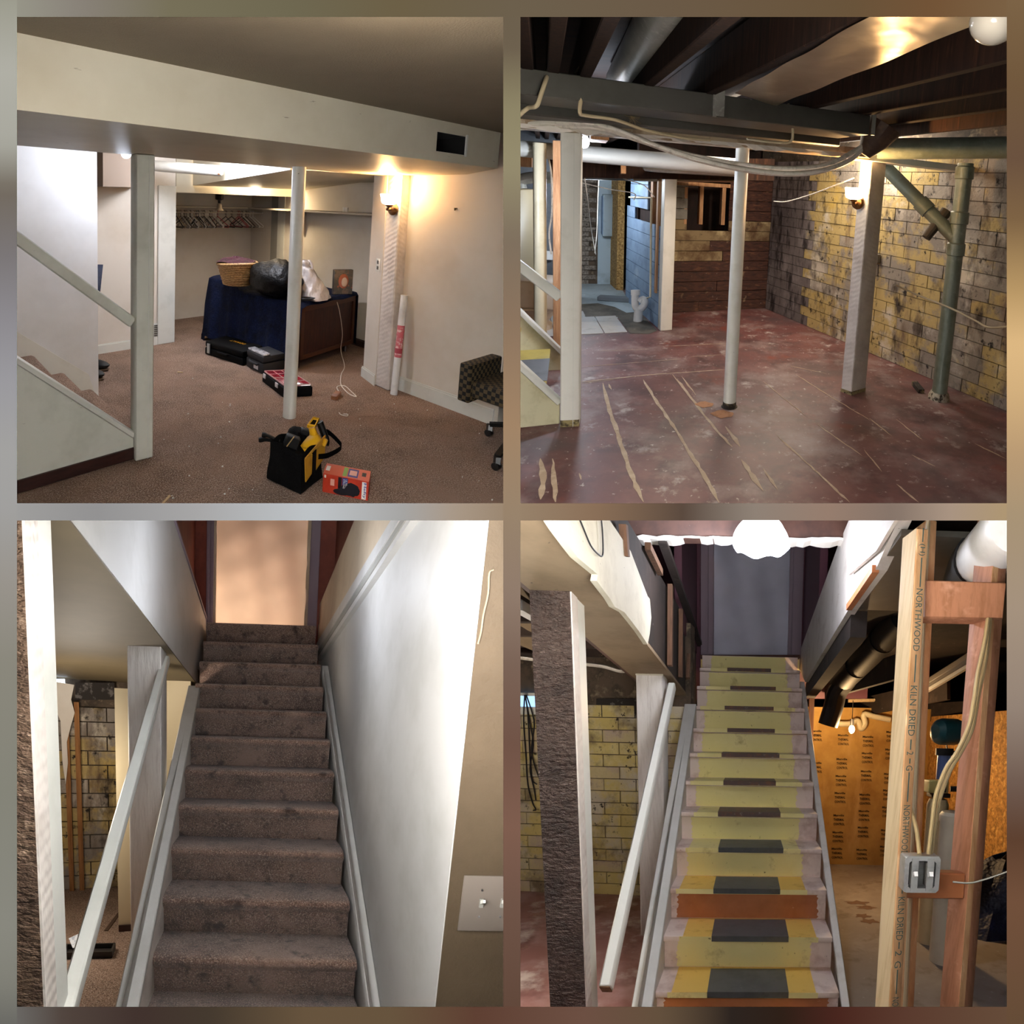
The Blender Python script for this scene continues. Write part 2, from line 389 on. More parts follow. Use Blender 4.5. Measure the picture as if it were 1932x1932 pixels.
# ceiling beyond the soffit: a high white part and a lower dropped part
la, lb = fl(186, 667.6), fl(328, 644.6)
b = MB(); zh = 2.12
b.quad(E_ + UP * (zh - ZS) - w1 * .02, F_ + UP * (zh - ZS) - w1 * .02, F_ + UP * (zh - ZS) + w1 * 5, E_ + UP * (zh - ZS) + w1 * 5)
struct('ceiling_upper', b, MATS['white_wall'])
Kp = TL.wall(362, 350, la, lb) - w1 * .02; Jp = TL.at(548, 320.5, 4.35); Jp.z = max(Jp.z, 1.80)
# walls
b = MB(); b.prism([la - u1 * 3, lb, lb + w1 * .12, la - u1 * 3 + w1 * .12], UP * 2.3); struct('wall_rear', b, MATS['white_wall'], label='pinkish white wall beyond the stairs')
hz0 = TL.wall(330, 363, la, lb).z; hz1 = TL.wall(330, 351, la, lb).z
he = TL.wall(552, 366, la, lb); he.z = 0
b = MB(); b.prism([lb - w1 * .015 + UP * hz0, he - w1 * .015 + UP * hz0, he + w1 * .1 + UP * hz0, lb + w1 * .1 + UP * hz0], UP * .5); struct('trim_header', b, MATS['soffit_paint'])
jl = TL.wall(296, 650, la, lb); jl.z = 0
b = MB(); b.prism([jl - w1 * .02, lb - w1 * .02, lb + w1 * .125, jl + w1 * .125], UP * (hz1 + .0)); struct('trim_jamb', b, MATS['gloss_white'], bevel=.004)
pb0 = la - u1 * 2.5
def base_board(nm, p, q, n, h=.085, mat='gloss_white', t=.015, **k):
    b = MB(); b.prism([p, q, q - n * t, p - n * t], UP * h); b.prism([p + UP * h, q + UP * h, q - n * t * .5 + UP * h, p - n * t * .5 + UP * h], UP * .012)
    return struct(nm, b, MATS[mat], **k)
base_board('baseboard_rear', pb0, jl, w1)
wa, wb_ = fl(330, 603), fl(395, 595); wc = fl(690, 657)
cor = sect(wa, u1, wc, w1); wfar = wa - u1 * .6
b = MB(); b.prism([wfar, cor, cor + w1 * .1, wfar + w1 * .1], UP * 2.3); struct('wall_closet_back', b, MATS['white_wall'])
b = MB(); b.prism([cor, wc - w1 * .3, wc - w1 * .3 + u1 * .1, cor + u1 * .1], UP * 2.3); struct('wall_closet_side', b, MATS['white_wall'])
T1, T2 = TL.wall(576, 358, cor, wc), TL.wall(706, 341, cor, wc); Sr = B + w1 * depth + u1 * .6
Kq = Kp.copy(); T0 = Kq + (T1 - Kq) * .86 + w1 * .0
b = MB(); bot = [Jp, Kq, T0, T1, T2, T2 + u1 * .7, Sr + u1 * .2, Jp + u1 * .15 - w1 * .12]
b.add(bot + [cen_ for cen_ in [(Jp + Kq + T1 + T2 + Sr) / 5]] + [p + UP * .4 for p in bot[:2]] + [Kq + w1 * 2.5 + UP * .4], [(i_, (i_ + 1) % 8, 8) for i_ in range(8)] + [(0, 1, 10, 9)])
struct('ceiling_dropped', b, MATS['soffit_paint'], smooth=None)
b = MB(); b.quad(wfar + UP * 2.0 - w1 * .6, cor + UP * 2.0 - w1 * .6, cor + UP * 2.0 + w1 * .2, wfar + UP * 2.0 + w1 * .2); struct('ceiling_closet', b, MATS['white_wall'])
for xa, xb, mm, tt in ((512, 525, 'strip_grey', .012), (525, 537, 'gloss_white', .02)):
    M('strip_grey', '9a9890', rough=.7)
    p = TL.wall(xa, 450, cor, wc); q = TL.wall(xb, 450, cor, wc); p.z = q.z = 0
    b = MB(); b.prism([p, q, q - u1 * tt, p - u1 * tt], UP * 1.66); struct('trim_strip', b, MATS[mm])
p = TL.wall(664, 650, cor, wc); p.z = 0; q = wc.copy(); base_board('baseboard_closet', p + w1 * .5, q - w1 * .2, u1, .07, 'dark_base')
# wall end, textured column, right wall
e0 = fl(684, 709); e1 = fl(708, 727); c0, c1 = fl(708, 727), fl(732, 738); r0, r1 = fl(754, 735), fl(938, 804)
b = MB(); ed = (e1 - e0).normalized(); en = V((-ed.y, ed.x, 0))
b.prism([e0, e1, e1 + u1 * .5, e0 + u1 * .5 + w1 * .1], UP * 1.9); struct('wall_end', b, MATS['white_wall'], bevel=.006)
base_board('baseboard_end', e0 - u1 * .005, e1 - u1 * .005, en if en.dot(u1) > 0 else -en)
b = MB(); cd = (c1 - c0)
b.prism([c0, c1, c1 + u1 * .3, c0 + u1 * .3], UP * 1.86)
col = struct('trim_column', b, MATS['stucco_white'], bevel=.01, label='white textured column carrying the sconce')
rd = (r1 - r0).normalized(); rn = V((-rd.y, rd.x, 0)); rn = rn if rn.x > 0 else -rn
b = MB(); q = r1.copy(); b.prism([r0 - rd * .1, q, q + rn * .15, r0 - rd * .1 + rn * .15], UP * 2.2); struct('wall_side', b, MATS['white_wall'])
b = MB(); b.prism([q + rn * .15, q + rn * 1.5, q + rn * 1.5 + rd * .1, q + rn * .15 + rd * .1], UP * 2.2); struct('wall_return', b, MATS['white_wall'])
base_board('baseboard_side', r0 - rd * .02, q - rd * .03, rn, .11, t=.02)
# staircase: far wall, carpeted steps, closed stringer panel
W1 = fl(186, 752); d_ = -u1
b = MB(); b.prism([W1, W1 - u1 * 4, W1 - u1 * 4 + w1 * .12, W1 + w1 * .12], UP * 1.95); struct('wall_stair', b, MATS['stair_wall_paint'], label='bright white wall behind the carpeted stairs')
P0 = fl(247, 866); P0 = P0 + u1 * .02
acw = (W1 - P0).dot(w1)
st = thing('staircase', 'carpeted staircase rising behind the white panel, beside the square post', 'staircase', P0)
n1 = TL.wall(175, 732, W1, W1 + u1); s1 = (n1 - W1).dot(-u1); RUN, RIS = .209, .170
for k in range(6):
    zk = n1.z + RIS * k; s0 = s1 + RUN * k
    prof = [(s0 + RUN + .02, zk - .0), (s0 + .03, zk), (s0 + .005, zk - .012), (s0, zk - .03), (s0 + .012, zk - .06), (s0 + .02, max(zk - RIS, 0.001)), (s0 + RUN + .02, max(zk - RIS, 0.001))]
    poly = [W1 - u1 * a + UP * z_ for a, z_ in prof]
    obj('carpeted_step', MB().prism(poly, -w1 * (acw - .03)), MATS['carpet'], parent=st, bevel=.012, seg=2)
sl = (RIS / RUN)
capz = TL.wall(247, 823, P0, P0 + u1).z
cp = [P0 + UP * capz - u1 * .0, P0 - u1 * 3.2 + UP * (capz + 3.2 * .93)]
c2 = TL.wall(32, 680, P0, P0 + u1); slp = (c2.z - capz) / (P0 - c2).dot(u1)
cp[1] = P0 - u1 * 1.5 + UP * (capz + 1.5 * slp)
b = MB(); b.prism([P0, P0 - u1 * 1.5, cp[1] - UP * .02, cp[0] - UP * .02], w1 * .03); obj('stringer_panel', b, MATS['panel_paint'], parent=st, bevel=.002)
b = MB(); b.beam(cp[0] + w1 * .012, cp[1] + w1 * .012, .055, .035); obj('stringer_cap', b, MATS['gloss_white'], parent=st, bevel=.006)
b = MB(); q0_ = W1 - u1 * .08 + UP * (n1.z + .12); b.prism([W1 - u1 * .02 + UP * .01, q0_, q0_ - u1 * 1.6 + UP * 1.6 * .813, W1 - u1 * 1.7 + UP * 1.2, W1 - u1 * .2 + UP * .01], -w1 * .012); obj('skirt_board', b, MATS['gloss_white'], parent=st)
b = MB(); b.prism([P0 - w1 * .012, P0 - u1 * 1.5 - w1 * .012, P0 - u1 * 1.5, P0], UP * .075); obj('baseboard', b, MATS['dark_base'], parent=st, label='dark brown baseboard strip', bevel=.004)
# posts and handrail
pm, pr = fl(255.7, 871), fl(289, 863); px_ = (pr - pm).normalized(); py_ = V((-px_.y, px_.x, 0)); pw = (pr - pm).length
b = MB(); b.prism([pm, pr, pr + py_ * pw, pm + py_ * pw], UP * (ZS - .001))
post = struct('trim_post', b, MATS['panel_paint'], bevel=.006, label='white square boxed post at the foot of the carpeted stairs')
b = MB(); gx = pm + px_ * pw * .68 - py_ * .002; b.prism([gx, gx + px_ * .004, gx + px_ * .004 + py_ * .003, gx + py_ * .003], UP * 1.83); obj('corner_bead', b, MATS['gloss_white'], parent=post)
h0 = TL.wall(246, 606, P0, P0 + u1); h1 = TL.wall(32, 449, P0, P0 + u1); hd = (h1 - h0)
b = MB(); b.beam(h0 + hd * -.02, h0 + hd * 1.8, .04, .062); t = obj('handrail', b, MATS['panel_paint'], bevel=.006, label='off-white sloping handrail fixed to the square post beside the carpeted stairs', cat='handrail')
pc = fl(546, 786); b = MB(); b.cyl(pc, pc + UP * (ZS), .0495, 24); struct('trim_pole', b, MATS['pole_paint'], label='white round steel pole standing in the carpeted room')
# white drain pipe, duct box, stair lamp
def pipe_y(x, y, d): return TL.at(x, y, d)
b = MB(); pa, pb_ = TL.at(120, 300, 5.0), TL.at(418, 322.5, 5.0); b.tube([pa, pb_, pb_ + (pb_ - pa).normalized() * .02], [.054, .054, .035], 20)
pp = obj('drain_pipe', b, MATS['gloss_white'], label='white drain pipe running under the ceiling behind the square post', cat='pipe')
b = MB(); b.sph(TL.at(413, 328, 4.96), (.012, .012, .012), 8, 6); M('rust', '6a3a20', rough=.8); obj('screw', b, MATS['rust'], parent=pp)
M('duct_brown', '8a7868', rough=.6)
b = MB(); a_, c_ = TL.wall(170, 352, la, lb), TL.wall(250, 354, la, lb); b.prism([a_, c_, c_ - w1 * .35, a_ - w1 * .35], UP * .45); struct('trim_duct', b, MATS['duct_brown'])
M('bulb_cool', 'ffffff', emit=('eef4ff', 30)); M('bulb_warm', 'ffffff', emit=('ffe2b0', 14)); M('brass', '8a5e34', [('5a3a20', 20, .45, .7)], rough=.35, metal=.85)
lp = TL.at(238, 291, 3.58)
t = thing('ceiling_lamp', 'bright bulb on the ceiling just behind the soffit, over the carpeted stairs', 'lamp', lp)
b = MB(); b.sph(lp, (.035, .035, .03), 14, 10); obj('bulb', b, MATS['bulb_cool'], parent=t)
b = MB(); b.cyl(lp + UP * .04, V((lp.x, lp.y, 2.11)), .022, 14); obj('lamp_holder', b, MATS['gloss_white'], parent=t)
lamp(lp - UP * .06, 8, 'dfeaff', .05, t)
# warm sconce on the column
sn = V((cd.y, -cd.x, 0)).normalized()
sp = TL.pl(735, 376, c0 + sn * .10, sn); sb = TL.pl(742, 394, c0 + sn * .012, sn)
t = thing('wall_sconce', 'warm glowing wall sconce with brass base on the white textured column', 'wall lamp', sb)
b = MB(); b.lathe(sb, sn, [(.052, 0), (.055, .008), (.045, .02), (.03, .03), (.012, .034)], 24); obj('back_plate', b, MATS['brass'], parent=t)
b = MB(); b.tube(arc([sb + sn * .03, sb + sn * .07 - UP * .005, sp - UP * .055], 6), .012, 10); b.lathe(sp - UP * .06, UP, [(.02, 0), (.032, .01), (.034, .03)], 16); obj('arm', b, MATS['brass'], parent=t)
M('sconce_glass', 'fff4e0', emit=('ffe6bc', 7))
b = MB(); b.lathe(sp - UP * .045, UP, [(.03, 0), (.058, .012), (.066, .03), (.07, .06), (.078, .085), (.072, .088)], 24, caps=False); obj('glass_shade', b, MATS['sconce_glass'], parent=t, label='glowing frosted glass shade')
lamp(sp + UP * .07 + sn * .02, 12, 'ffc27a', .045, t)
# ---- added fill lamp without a fixture, over the near end of this room
lamp(V((.30, 1.25, 1.80)), 2, 'fff0dc', .15, name='near_fill_light')
lamp(V((cor.x, cor.y, 1.82)) - w1 * 1.0 - u1 * .7, 20, 'ffe6c0', .12, name='closet_fill_light')  # added fill inside the closet; the closet fixture itself stays unlit
lamp(TL.at(420, 300, 4.75) + UP * .08, 38, 'eef2ff', .15, name='bay_fill_light')  # added fill hidden up behind the soffit, no fixture built
# ---- furniture under the moving blanket
D1, D2 = fl(563, 697), fl(664, 662); dd = (D2 - D1).normalized(); dn = V((-dd.y, dd.x, 0)); DW = (D2 - D1).length; DL = 1.34
M('desk_wood', '3c1d10', [('24100a', 5, .4, .7, (8, 8, 1)), ('4c2a18', 14, .5, .75, (6, 6, .6))], rough=.5)
M('desk_edge', '4e2c18', rough=.45)
t = thing('desk', 'dark brown wooden desk under a blue moving blanket', 'desk', D1 + dd * DW / 2 + dn * DL / 2)
b = MB(); b.prism([D1, D2, D2 + dn * DL, D1 + dn * DL], UP * .52); b.v = [p + UP * .09 for p in b.v]; obj('body', b, MATS['desk_wood'], parent=t)
b = MB()
for (a, c, z0_, z1_) in ((.0, .05, .09, .61), (.88, .93, .09, .61), (.0, .93, .09, .13), (.0, .93, .56, .62)):
    p, q = D1 + dd * a - dn * .012, D1 + dd * min(c, DW) - dn * .012
    b.hexa([p + UP * z0_, q + UP * z0_, q + dn * .012 + UP * z0_, p + dn * .012 + UP * z0_], [p + UP * z1_, q + UP * z1_, q + dn * .012 + UP * z1_, p + dn * .012 + UP * z1_])
obj('panel_frame', b, MATS['desk_edge'], parent=t)
for a, c in ((.04, .05), (.85, .05), (.04, 1.25), (.85, 1.25)):
    p = D1 + dd * a + dn * c; obj('foot', MB().lathe(p, UP, [(.022, 0), (.03, .09)], 10), MATS['desk_wood'], parent=t)
M('blanket', '0b1430', [('131e3e', 60, .5, .62), ('050918', 7, .45, .7), ('8088a0', 150, .735, .76)], rough=.95, bump=(.7, 30, (1, 1, 1), 'n', .015), spec=.15)
rows = []; ns, nc = 44, 40
for i in range(ns + 1):
    s = -.03 + (DL + .07) * i / ns; row = []
    zt_ = .645 + .09 * max(0, min(1, (s - .75) / .2)) - .03 * math.exp(-((s - .8) / .05) ** 2)
    en_ = max(0, (s - DL + .02) / .05)
    for j in range(nc + 1):
        q = j / nc; fold = .02 * math.sin(s * 21 + 1) + .012 * math.sin(s * 43)
        if q < .4: off = -.015 - .05 * (1 - q / .4) - fold * (1 - q / .4) ; z_ = .06 + (zt_ - .06) * (q / .4) ** .95
        elif q < .8: off = -.015 + (DW + .05) * (q - .4) / .4; z_ = zt_ + .006 * math.sin(off * 17 + s * 9)
        else: off = DW + .035 + .03 * math.sin(s * 15); z_ = zt_ - (zt_ - .08) * (q - .8) / .2
        if .38 < q < .42: z_ -= .012
        sag = .1 * max(0, .12 - s) if .4 <= q <= .8 else 0
        row.append(D1 + dn * (s - (0 if q > .4 else .0)) + dd * off + UP * (z_ - en_ * .25 - sag * 0))
    if i == 0: row = [p - UP * (.03 if .4 <= j / nc <= .8 else 0) for j, p in enumerate(row)]
    rows.append(row)
rows.append([p * 1 + dn * .03 - UP * min(.5, max(0, p.z - .06)) for p in rows[-1]])
bl = obj('moving_blanket', MB().grid(rows), MATS['blanket'], label='quilted navy moving blanket draped over the desk', cat='blanket', smooth=60)
# ---- things on the blanket
M('wicker', 'c49a62', [('7a5530', 70, .47, .62, (1, 1, 2.5)), ('dcb888', 40, .58, .75)], rough=.6, bump=(.8, 120, (1, 1, 2), 'n', .006))
M('maroon', '3c0c1a', [('22060e', 20, .45, .7)], rough=.95, bump=(.5, 60))
bk = TL.z(447, 537, .725); t = thing('wicker_basket', 'round wicker laundry basket standing on the navy blanket', 'basket', bk)
prof = [(.13, 0), (.135, .02), (.17, .12), (.2, .22)]
b = MB(); b.lathe(bk, UP, prof + [(.192, .22), (.16, .1), (.12, .02)], 28, caps=True); obj('bowl', b, MATS['wicker'], parent=t)
b = MB()
for k in range(11):
    z_ = .012 + k * .019; r_ = .133 + (.2 - .133) * z_ / .22 + .004
    b.tube([bk + UP * (z_ + .004 * math.sin(a * 1.57 * 2 + k * 3.1)) + V((math.cos(a * .1963), math.sin(a * .1963), 0)) * (r_ + .003 * (-1) ** (a + k)) for a in range(33)], .008, 5, False)
obj('weave_band', b, MATS['wicker'], parent=t)
b = MB(); b.tube([bk + UP * (.225 + .012 * math.sin(a * .3)) + V((math.cos(a * .1963), math.sin(a * .1963), 0)) * .205 for a in range(33)], .014, 7, False); obj('rim', b, MATS['wicker'], parent=t)
rows = [[bk + UP * (.235 + .05 * math.cos(min(1, k / 8) * 1.5) + .012 * math.sin(a * .8 + k)) + V((math.cos(a * .2618), math.sin(a * .2618), 0)) * (.2 * k / 8 + .012 * math.sin(a * 1.1) * k / 8) - V((.02, 0, 0)) for a in range(25)] for k in range(9)]
obj('folded_cloth', MB().grid(rows), MATS['maroon'], label='maroon cloth heaped in the wicker basket', cat='cloth', smooth=60)
M('black_plastic', '050506', [('0c0c0e', 9, .5, .8)], rough=.5, spec=.12, bump=(.6, 9, (1, 1, 1), 'n', .03))
bb = TL.z(520, 556, .665)
b = MB(); b.sph(bb + UP * .17, (.29, .24, .19), 40, 26, (dn * -1, dd, UP), lambda u: 1 + .05 * wob(u, .7) + .02 * wob(u, 2.3) - .05 * max(0, u.z) ** 2)
for i, p in enumerate(b.v): b.v[i].z = max(p.z, .655)
obj('garbage_bag', b, MATS['black_plastic'], label='full black garbage bag slumped on the navy blanket', cat='bag', smooth=60)
M('white_plastic', 'eae2e0', [('d2c6c6', 10, .5, .75), ('c8a8c8', 4, .62, .8)], rough=.4, bump=(.8, 14, (1, 1, .5), 'n', .03), trans=0.1)
wb0 = TL.z(592, 562, .65)
prof = []
b = MB(); rows = []
for k in range(21):
    f = k / 20; z_ = .38 * f; row = []
    r_ = (.145 * (1 - f) ** .75 + .02) if f < .85 else .03 + .02 * math.sin((f - .85) * 20)
    for j in range(28):
        a = 2 * math.pi * j / 28; rr = r_ * (1 + .10 * math.sin(a * 3 + k * .4) + .05 * math.sin(a * 7 - k))
        row.append(wb0 + UP * z_ - V((.115, .02, 0)) * f ** 1.2 + V((math.cos(a), math.sin(a), 0)) * rr)
    row.append(row[0]); rows.append(row)
b.grid(rows); b.tube(arc([wb0 + V((-.105, -.01, .33)), wb0 + V((-.06, -.03, .37)), wb0 + V((-.03, -.04, .31)), wb0 + V((-.06, -.03, .26))], 5), .014, 6)
obj('plastic_shopping_bag', b, MATS['white_plastic'], label='white plastic shopping bag with knotted handles on the desk', cat='bag', smooth=60)
M('pic_dark', '2c2826', [('5a4a40', 14, .5, .6), ('b0502a', 9, .6, .66)], rough=.35); M('pic_orange', 'a8502c', rough=.4); M('pic_pale', 'd8b8a0', rough=.4)
pa_ = TL.z(601, 560, .645) + dd * .25; pa_.z = .645; pdv = V((.97, .24, 0)); pe = V((-.24, .97, 0))
t = thing('picture_box', 'small dark picture box standing behind the white shopping bag', 'box', pa_)
b = MB(); b.box(pa_ + pdv * .1 + UP * .13, (.21, .05, .26), (pdv, pe, UP)); obj('body', b, MATS['pic_dark'], parent=t, bevel=.003)
b = MB(); b.sph(pa_ + pdv * .1 + UP * .14 - pe * .024, (.06, .004, .08), 16, 8, (pdv, pe, UP)); obj('print', b, MATS['pic_orange'], parent=t, label='orange printed shape')
b = MB(); b.sph(pa_ + pdv * .11 + UP * .13 - pe * .027, (.035, .004, .05), 14, 8, (pdv, pe, UP)); obj('print', b, MATS['pic_pale'], parent=t, label='pale printed oval')
M('wire_dark', '1c1a1a', rough=.5); M('cord_white', 'd8d0c4', rough=.6); M('wood_block', '9a6238', [('7a4a28', 10, .4, .7, (1, 6, 6))], rough=.6)
cq = TL.z(578, 567, .66)
b = MB(); b.tube([cq + V((.075 * math.cos(k * .9) * (.5 + k / 60), .04 * math.sin(k * .9), .004 + k * .0006)) for k in range(40)], .005, 5)
obj('wire_coil', b, MATS['wire_dark'], label='small dark coil of wire in front of the white shopping bag', cat='wire', smooth=60)
# ---- white cord hanging from the desk to the carpet, wood block
pts = [TL.wall(636, 570, D1 - dn * .03, D2 - dn * .03)] + [TL.wall(x, y, D1 - dn * .035, D2 - dn * .035) for x, y in ((641, 590), (646, 630), (643, 660))] + [fl(x, y, .006) for x, y in ((650, 690), (644, 706), (643, 724), (650, 735), (660, 744), (672, 748), (662, 738), (650, 728), (636, 730), (641, 742))]
obj('cord', MB().tube(arc(pts, 6), .0045, 6), MATS['cord_white'], label='thin white cord trailing from the desk onto the carpet', cat='cord', smooth=60)
p = fl(634, 750); b = MB(); b.box(p + UP * .018, (.05, .13, .035), (V((.9, -.43, 0)), V((.43, .9, 0)), UP)); obj('wood_block', b, MATS['wood_block'], bevel=.004, label='small orange-brown block lying on the carpet by the white cord', cat='block')
p = fl(649, 785); obj('cord_scrap', MB().tube(arc([p + V((-.03, .05, .005)), p + V((-.02, .01, .006)), p + V((.02, -.01, .006)), p + V((.03, .02, .006)), p + V((.0, .025, .006))], 5), .004, 5), MATS['cord_white'], label='short curl of white cord on open carpet', cat='cord')
for x, y, l in ((340, 703, .05), (313, 945, .09)):
    p = fl(x, y); b = MB(); b.box(p + UP * .004, (l, .014, .006), (V((.95, -.2, 0)), V((.2, .95, 0)), UP)) if x == 340 else b.box(p + UP * .004, (.012, l, .006), (V((.95, -.3, 0)), V((.3, .95, 0)), UP))
    M('pale_wood', 'd2b486', rough=.7); obj('wood_chip', b, MATS['pale_wood'], label='pale wood sliver on the carpet ' + ('far beyond the square post' if x == 340 else 'near the foot of the picture, below the post'), cat='chip')
for x, y in ((227, 867), (83, 910)):
    M('blue_plastic', '3c4c78', rough=.5); obj('plastic_plug', MB().sph(fl(x, y) + UP * .012, (.014, .014, .012), 8, 6), MATS['blue_plastic'], label='small blue plug on the carpet, ' + ('next to the square post' if x > 200 else 'along the dark baseboard away from the post'), cat='plug')
# ---- tool cases
M('case_black', '060607', [('0c0c0e', 20, .5, .8)], rough=.7, spec=.08); M('case_grey', '222226', rough=.6, spec=.25); M('case_clear', 'c8c8cc', [('8e8e94', 30, .5, .6)], rough=.2, alpha=1); M('metal', 'b8b8ba', rough=.3, metal=.9)
M('case_red', '9c1c30', [('c05060', 18, .58, .7)], rough=.15, coat=.6); M('case_white', 'd0c8c8', rough=.4); M('logo_yellow', 'e8a818', rough=.5)
def case(nm, label, p0, p1, dp, h, mat, split=.55):
    ex = (p1 - p0).normalized(); ey = V((-ex.y, ex.x, 0)); ey = ey if ey.dot(dp) > 0 else -ey; wd = (p1 - p0).length; d = dp.length
    t = thing(nm, label, 'tool case', (p0 + p1) / 2 + ey * d / 2); c = (p0 + p1) / 2 + ey * d / 2
    b = MB(); b.box(c + UP * h * split / 2, (wd, d, h * split - .004), (ex, ey, UP)); obj('base', b, mat, parent=t, bevel=.014, seg=2)
    b = MB(); b.box(c + UP * (h * (1 + split) / 2), (wd * .99, d * .99, h * (1 - split) - .003), (ex, ey, UP)); obj('lid', b, mat, parent=t, bevel=.016, seg=2)
    b = MB(); g = (p0 + p1) / 2 - ey * .012; b.tube([g - ex * .07 + ey * .012 + UP * h * .5, g - ex * .06 + UP * h * .45, g + ex * .06 + UP * h * .45, g + ex * .07 + ey * .012 + UP * h * .5], .011, 8); obj('handle', b, mat, parent=t)
    return t, ex, ey, wd, d, c
t, ex, ey, wd, d, c = case('tool_case', 'closed black tool case with yellow lettering and silver latch, by the blanket', fl(386, 668), fl(458, 691), V((.28, .27, 0)) * .8, .145, MATS['case_black'])
p0 = fl(386, 668)
for a in (.055,): b = MB(); b.box(p0 + ex * (a + .01) - ey * .006 + UP * .075, (.042, .014, .1), (ex, ey, UP)); obj('latch', b, MATS['metal'], parent=t, bevel=.003)
b = MB(); b.text('DEWALT', c + ex * .115 + UP * .147 + ey * .06, -ex, -ey, .04, .2, .012); obj('lettering', b, MATS['logo_yellow'], parent=t, label='yellow lettering on the lid', smooth=None)
p0, p1 = fl(464, 691), fl(495, 707)
t, ex, ey, wd, d, c = case('tool_case', 'charcoal grey organizer case with a clear white tray along its lid', p0, p1, V((.17, .2, 0)), .17, MATS['case_grey'], .6)
b = MB(); b.box(c - ey * d * .30 + UP * .178, (wd * .95, d * .3, .018), (ex, ey, UP)); obj('clear_tray', b, MATS['case_clear'], parent=t, bevel=.004, label='clear tray with white strip')
b = MB(); b.box(p0 + ex * wd * .62 - ey * .003 + UP * .05, (.07, .006, .05), (ex, ey, UP)); obj('latch', b, MATS['case_white'], parent=t, bevel=.002, label='white latch label')
p0, p1, p2 = fl(494, 720), fl(534, 751), fl(590, 748)
ex = (p1 - p0).normalized(); wd = (p1 - p0).length; ey = (p2 - p1); d = ey.length; ey.normalize(); ey2 = V((-ex.y, ex.x, 0)); c = (p0 + p2) / 2
t = thing('organizer_case', 'black parts organizer with a red clear lid, partly behind the round pole', 'tool case', c)
b = MB(); b.prism([p0, p1, p2, p0 + ey * d], UP * .085); obj('base', b, MATS['case_black'], parent=t, bevel=.012, seg=2)
b = MB(); i_ = .015; q = [p0 + ex * i_ + ey * i_, p1 - ex * i_ + ey * i_, p2 - ex * i_ - ey * i_, p0 + ey * (d - i_) + ex * i_]; b.prism([p + UP * .086 for p in q], UP * .016); obj('lid', b, MATS['case_red'], parent=t, bevel=.004, label='red clear lid')
b = MB()
for k in range(1, 4): b.beam(q[0] + (q[1] - q[0]) * k / 4 + UP * .103, q[3] + (q[2] - q[3]) * k / 4 + UP * .103, .006, .004)
for k in range(1, 3): b.beam(q[0] + (q[3] - q[0]) * k / 3 + UP * .103, q[1] + (q[2] - q[1]) * k / 3 + UP * .103, .006, .004)
for a, e in ((0, 1), (1, 2), (2, 3), (3, 0)): b.beam(q[a] + UP * .1, q[e] + UP * .1, .008, .01)
M('pale_edge', 'c89898', rough=.3); obj('divider', b, MATS['pale_edge'], parent=t, label='pale ribs of the lid')
for k in (.14, .72):
    b = MB(); b.box(p0 + ex * wd * k - ey2 * .004 + UP * .07, (.045, .012, .04), (ex, ey2, UP)); obj('latch', b, MATS['case_white'], parent=t, bevel=.003)
# ---- tool bag with tools
M('bag_black', '060607', [('0e0e10', 40, .5, .7)], rough=.9, spec=.15, bump=(.4, 150)); M('tool_yellow', 'e0a80e', [('b8860a', 12, .55, .8)], rough=.5); M('bag_yellow', 'b8841a', [('8e6412', 12, .5, .75)], rough=.8); M('tool_black', '0a0a0b', rough=.55, spec=.25)
g0, g1, g2 = fl(503, 906), fl(567, 936), fl(608, 904); g3 = g0 + (g2 - g1); H = .235
t = thing('tool_bag', 'open black and yellow canvas tool bag on the carpet beside a red box', 'tool bag', (g0 + g2) / 2)
ct = (g0 + g2) / 2; b = MB(); rows = []
per = []
for a, e in ((g0, g1), (g1, g2), (g2, g3), (g3, g0)): per += [a + (e - a) * k / 8 for k in range(8)]
for k in range(13):
    f = k / 12; row = []
    for i, p in enumerate(per):
        m = (i % 8) / 8; bul = math.sin(m * math.pi) * .012 * math.sin(f * 3.1)
        o_ = (p - ct); tap = 1 - .10 * f + .02 * math.sin(i * .9 + k * .6)
        row.append(ct + o_ * (tap + bul * 2) + UP * (H * f + .012 * f * math.sin(i * .7) + (.012 if k == 0 else 0)))
    row.append(row[0]); rows.append(row)
for k in range(5): rows.append([ct + (p - ct) * (1 - .03 * (k + 1)) - UP * (.02 * (k + 1)) + UP * 0 for p in rows[12]])
b.grid(rows); b.add([p + UP * .012 for p in (g0, g1, g2, g3)], [(0, 1, 2, 3)]); top = [p - UP * .05 for p in rows[12][:-1]]
b.add(top, [tuple(range(len(top)))]); obj('body', b, MATS['bag_black'], parent=t, smooth=50)
fx_ = (g2 - g1).normalized(); fnv = V((fx_.y, -fx_.x, 0)); fnv = fnv if fnv.dot(g1 - g0) > 0 or fnv.y < 0 else -fnv; LF = (g2 - g1).length
def bp(a, z, o_=.012): return g1 + fx_ * LF * a + UP * H * z + fnv * o_ + (ct - g1) * .085 * z
for poly in ([(.04, .88), (.36, .9), (.36, .42), (.10, .32)], [(.52, .92), (.96, 1.0), (.96, .6), (.52, .42)], [(.04, .9), (.96, 1.15), (.96, 1.02), (.3, .92)]):
    obj('pocket_panel', MB().prism([bp(*p) for p in poly], fnv * .006), MATS['bag_yellow'], parent=t, label='mustard yellow pocket panel')
b = MB(); b.prism([bp(.37, .95, .02), bp(.5, .97, .02), bp(.5, .3, .02), bp(.37, .28, .02)], fnv * .004); obj('webbing', b, MATS['bag_black'], parent=t)
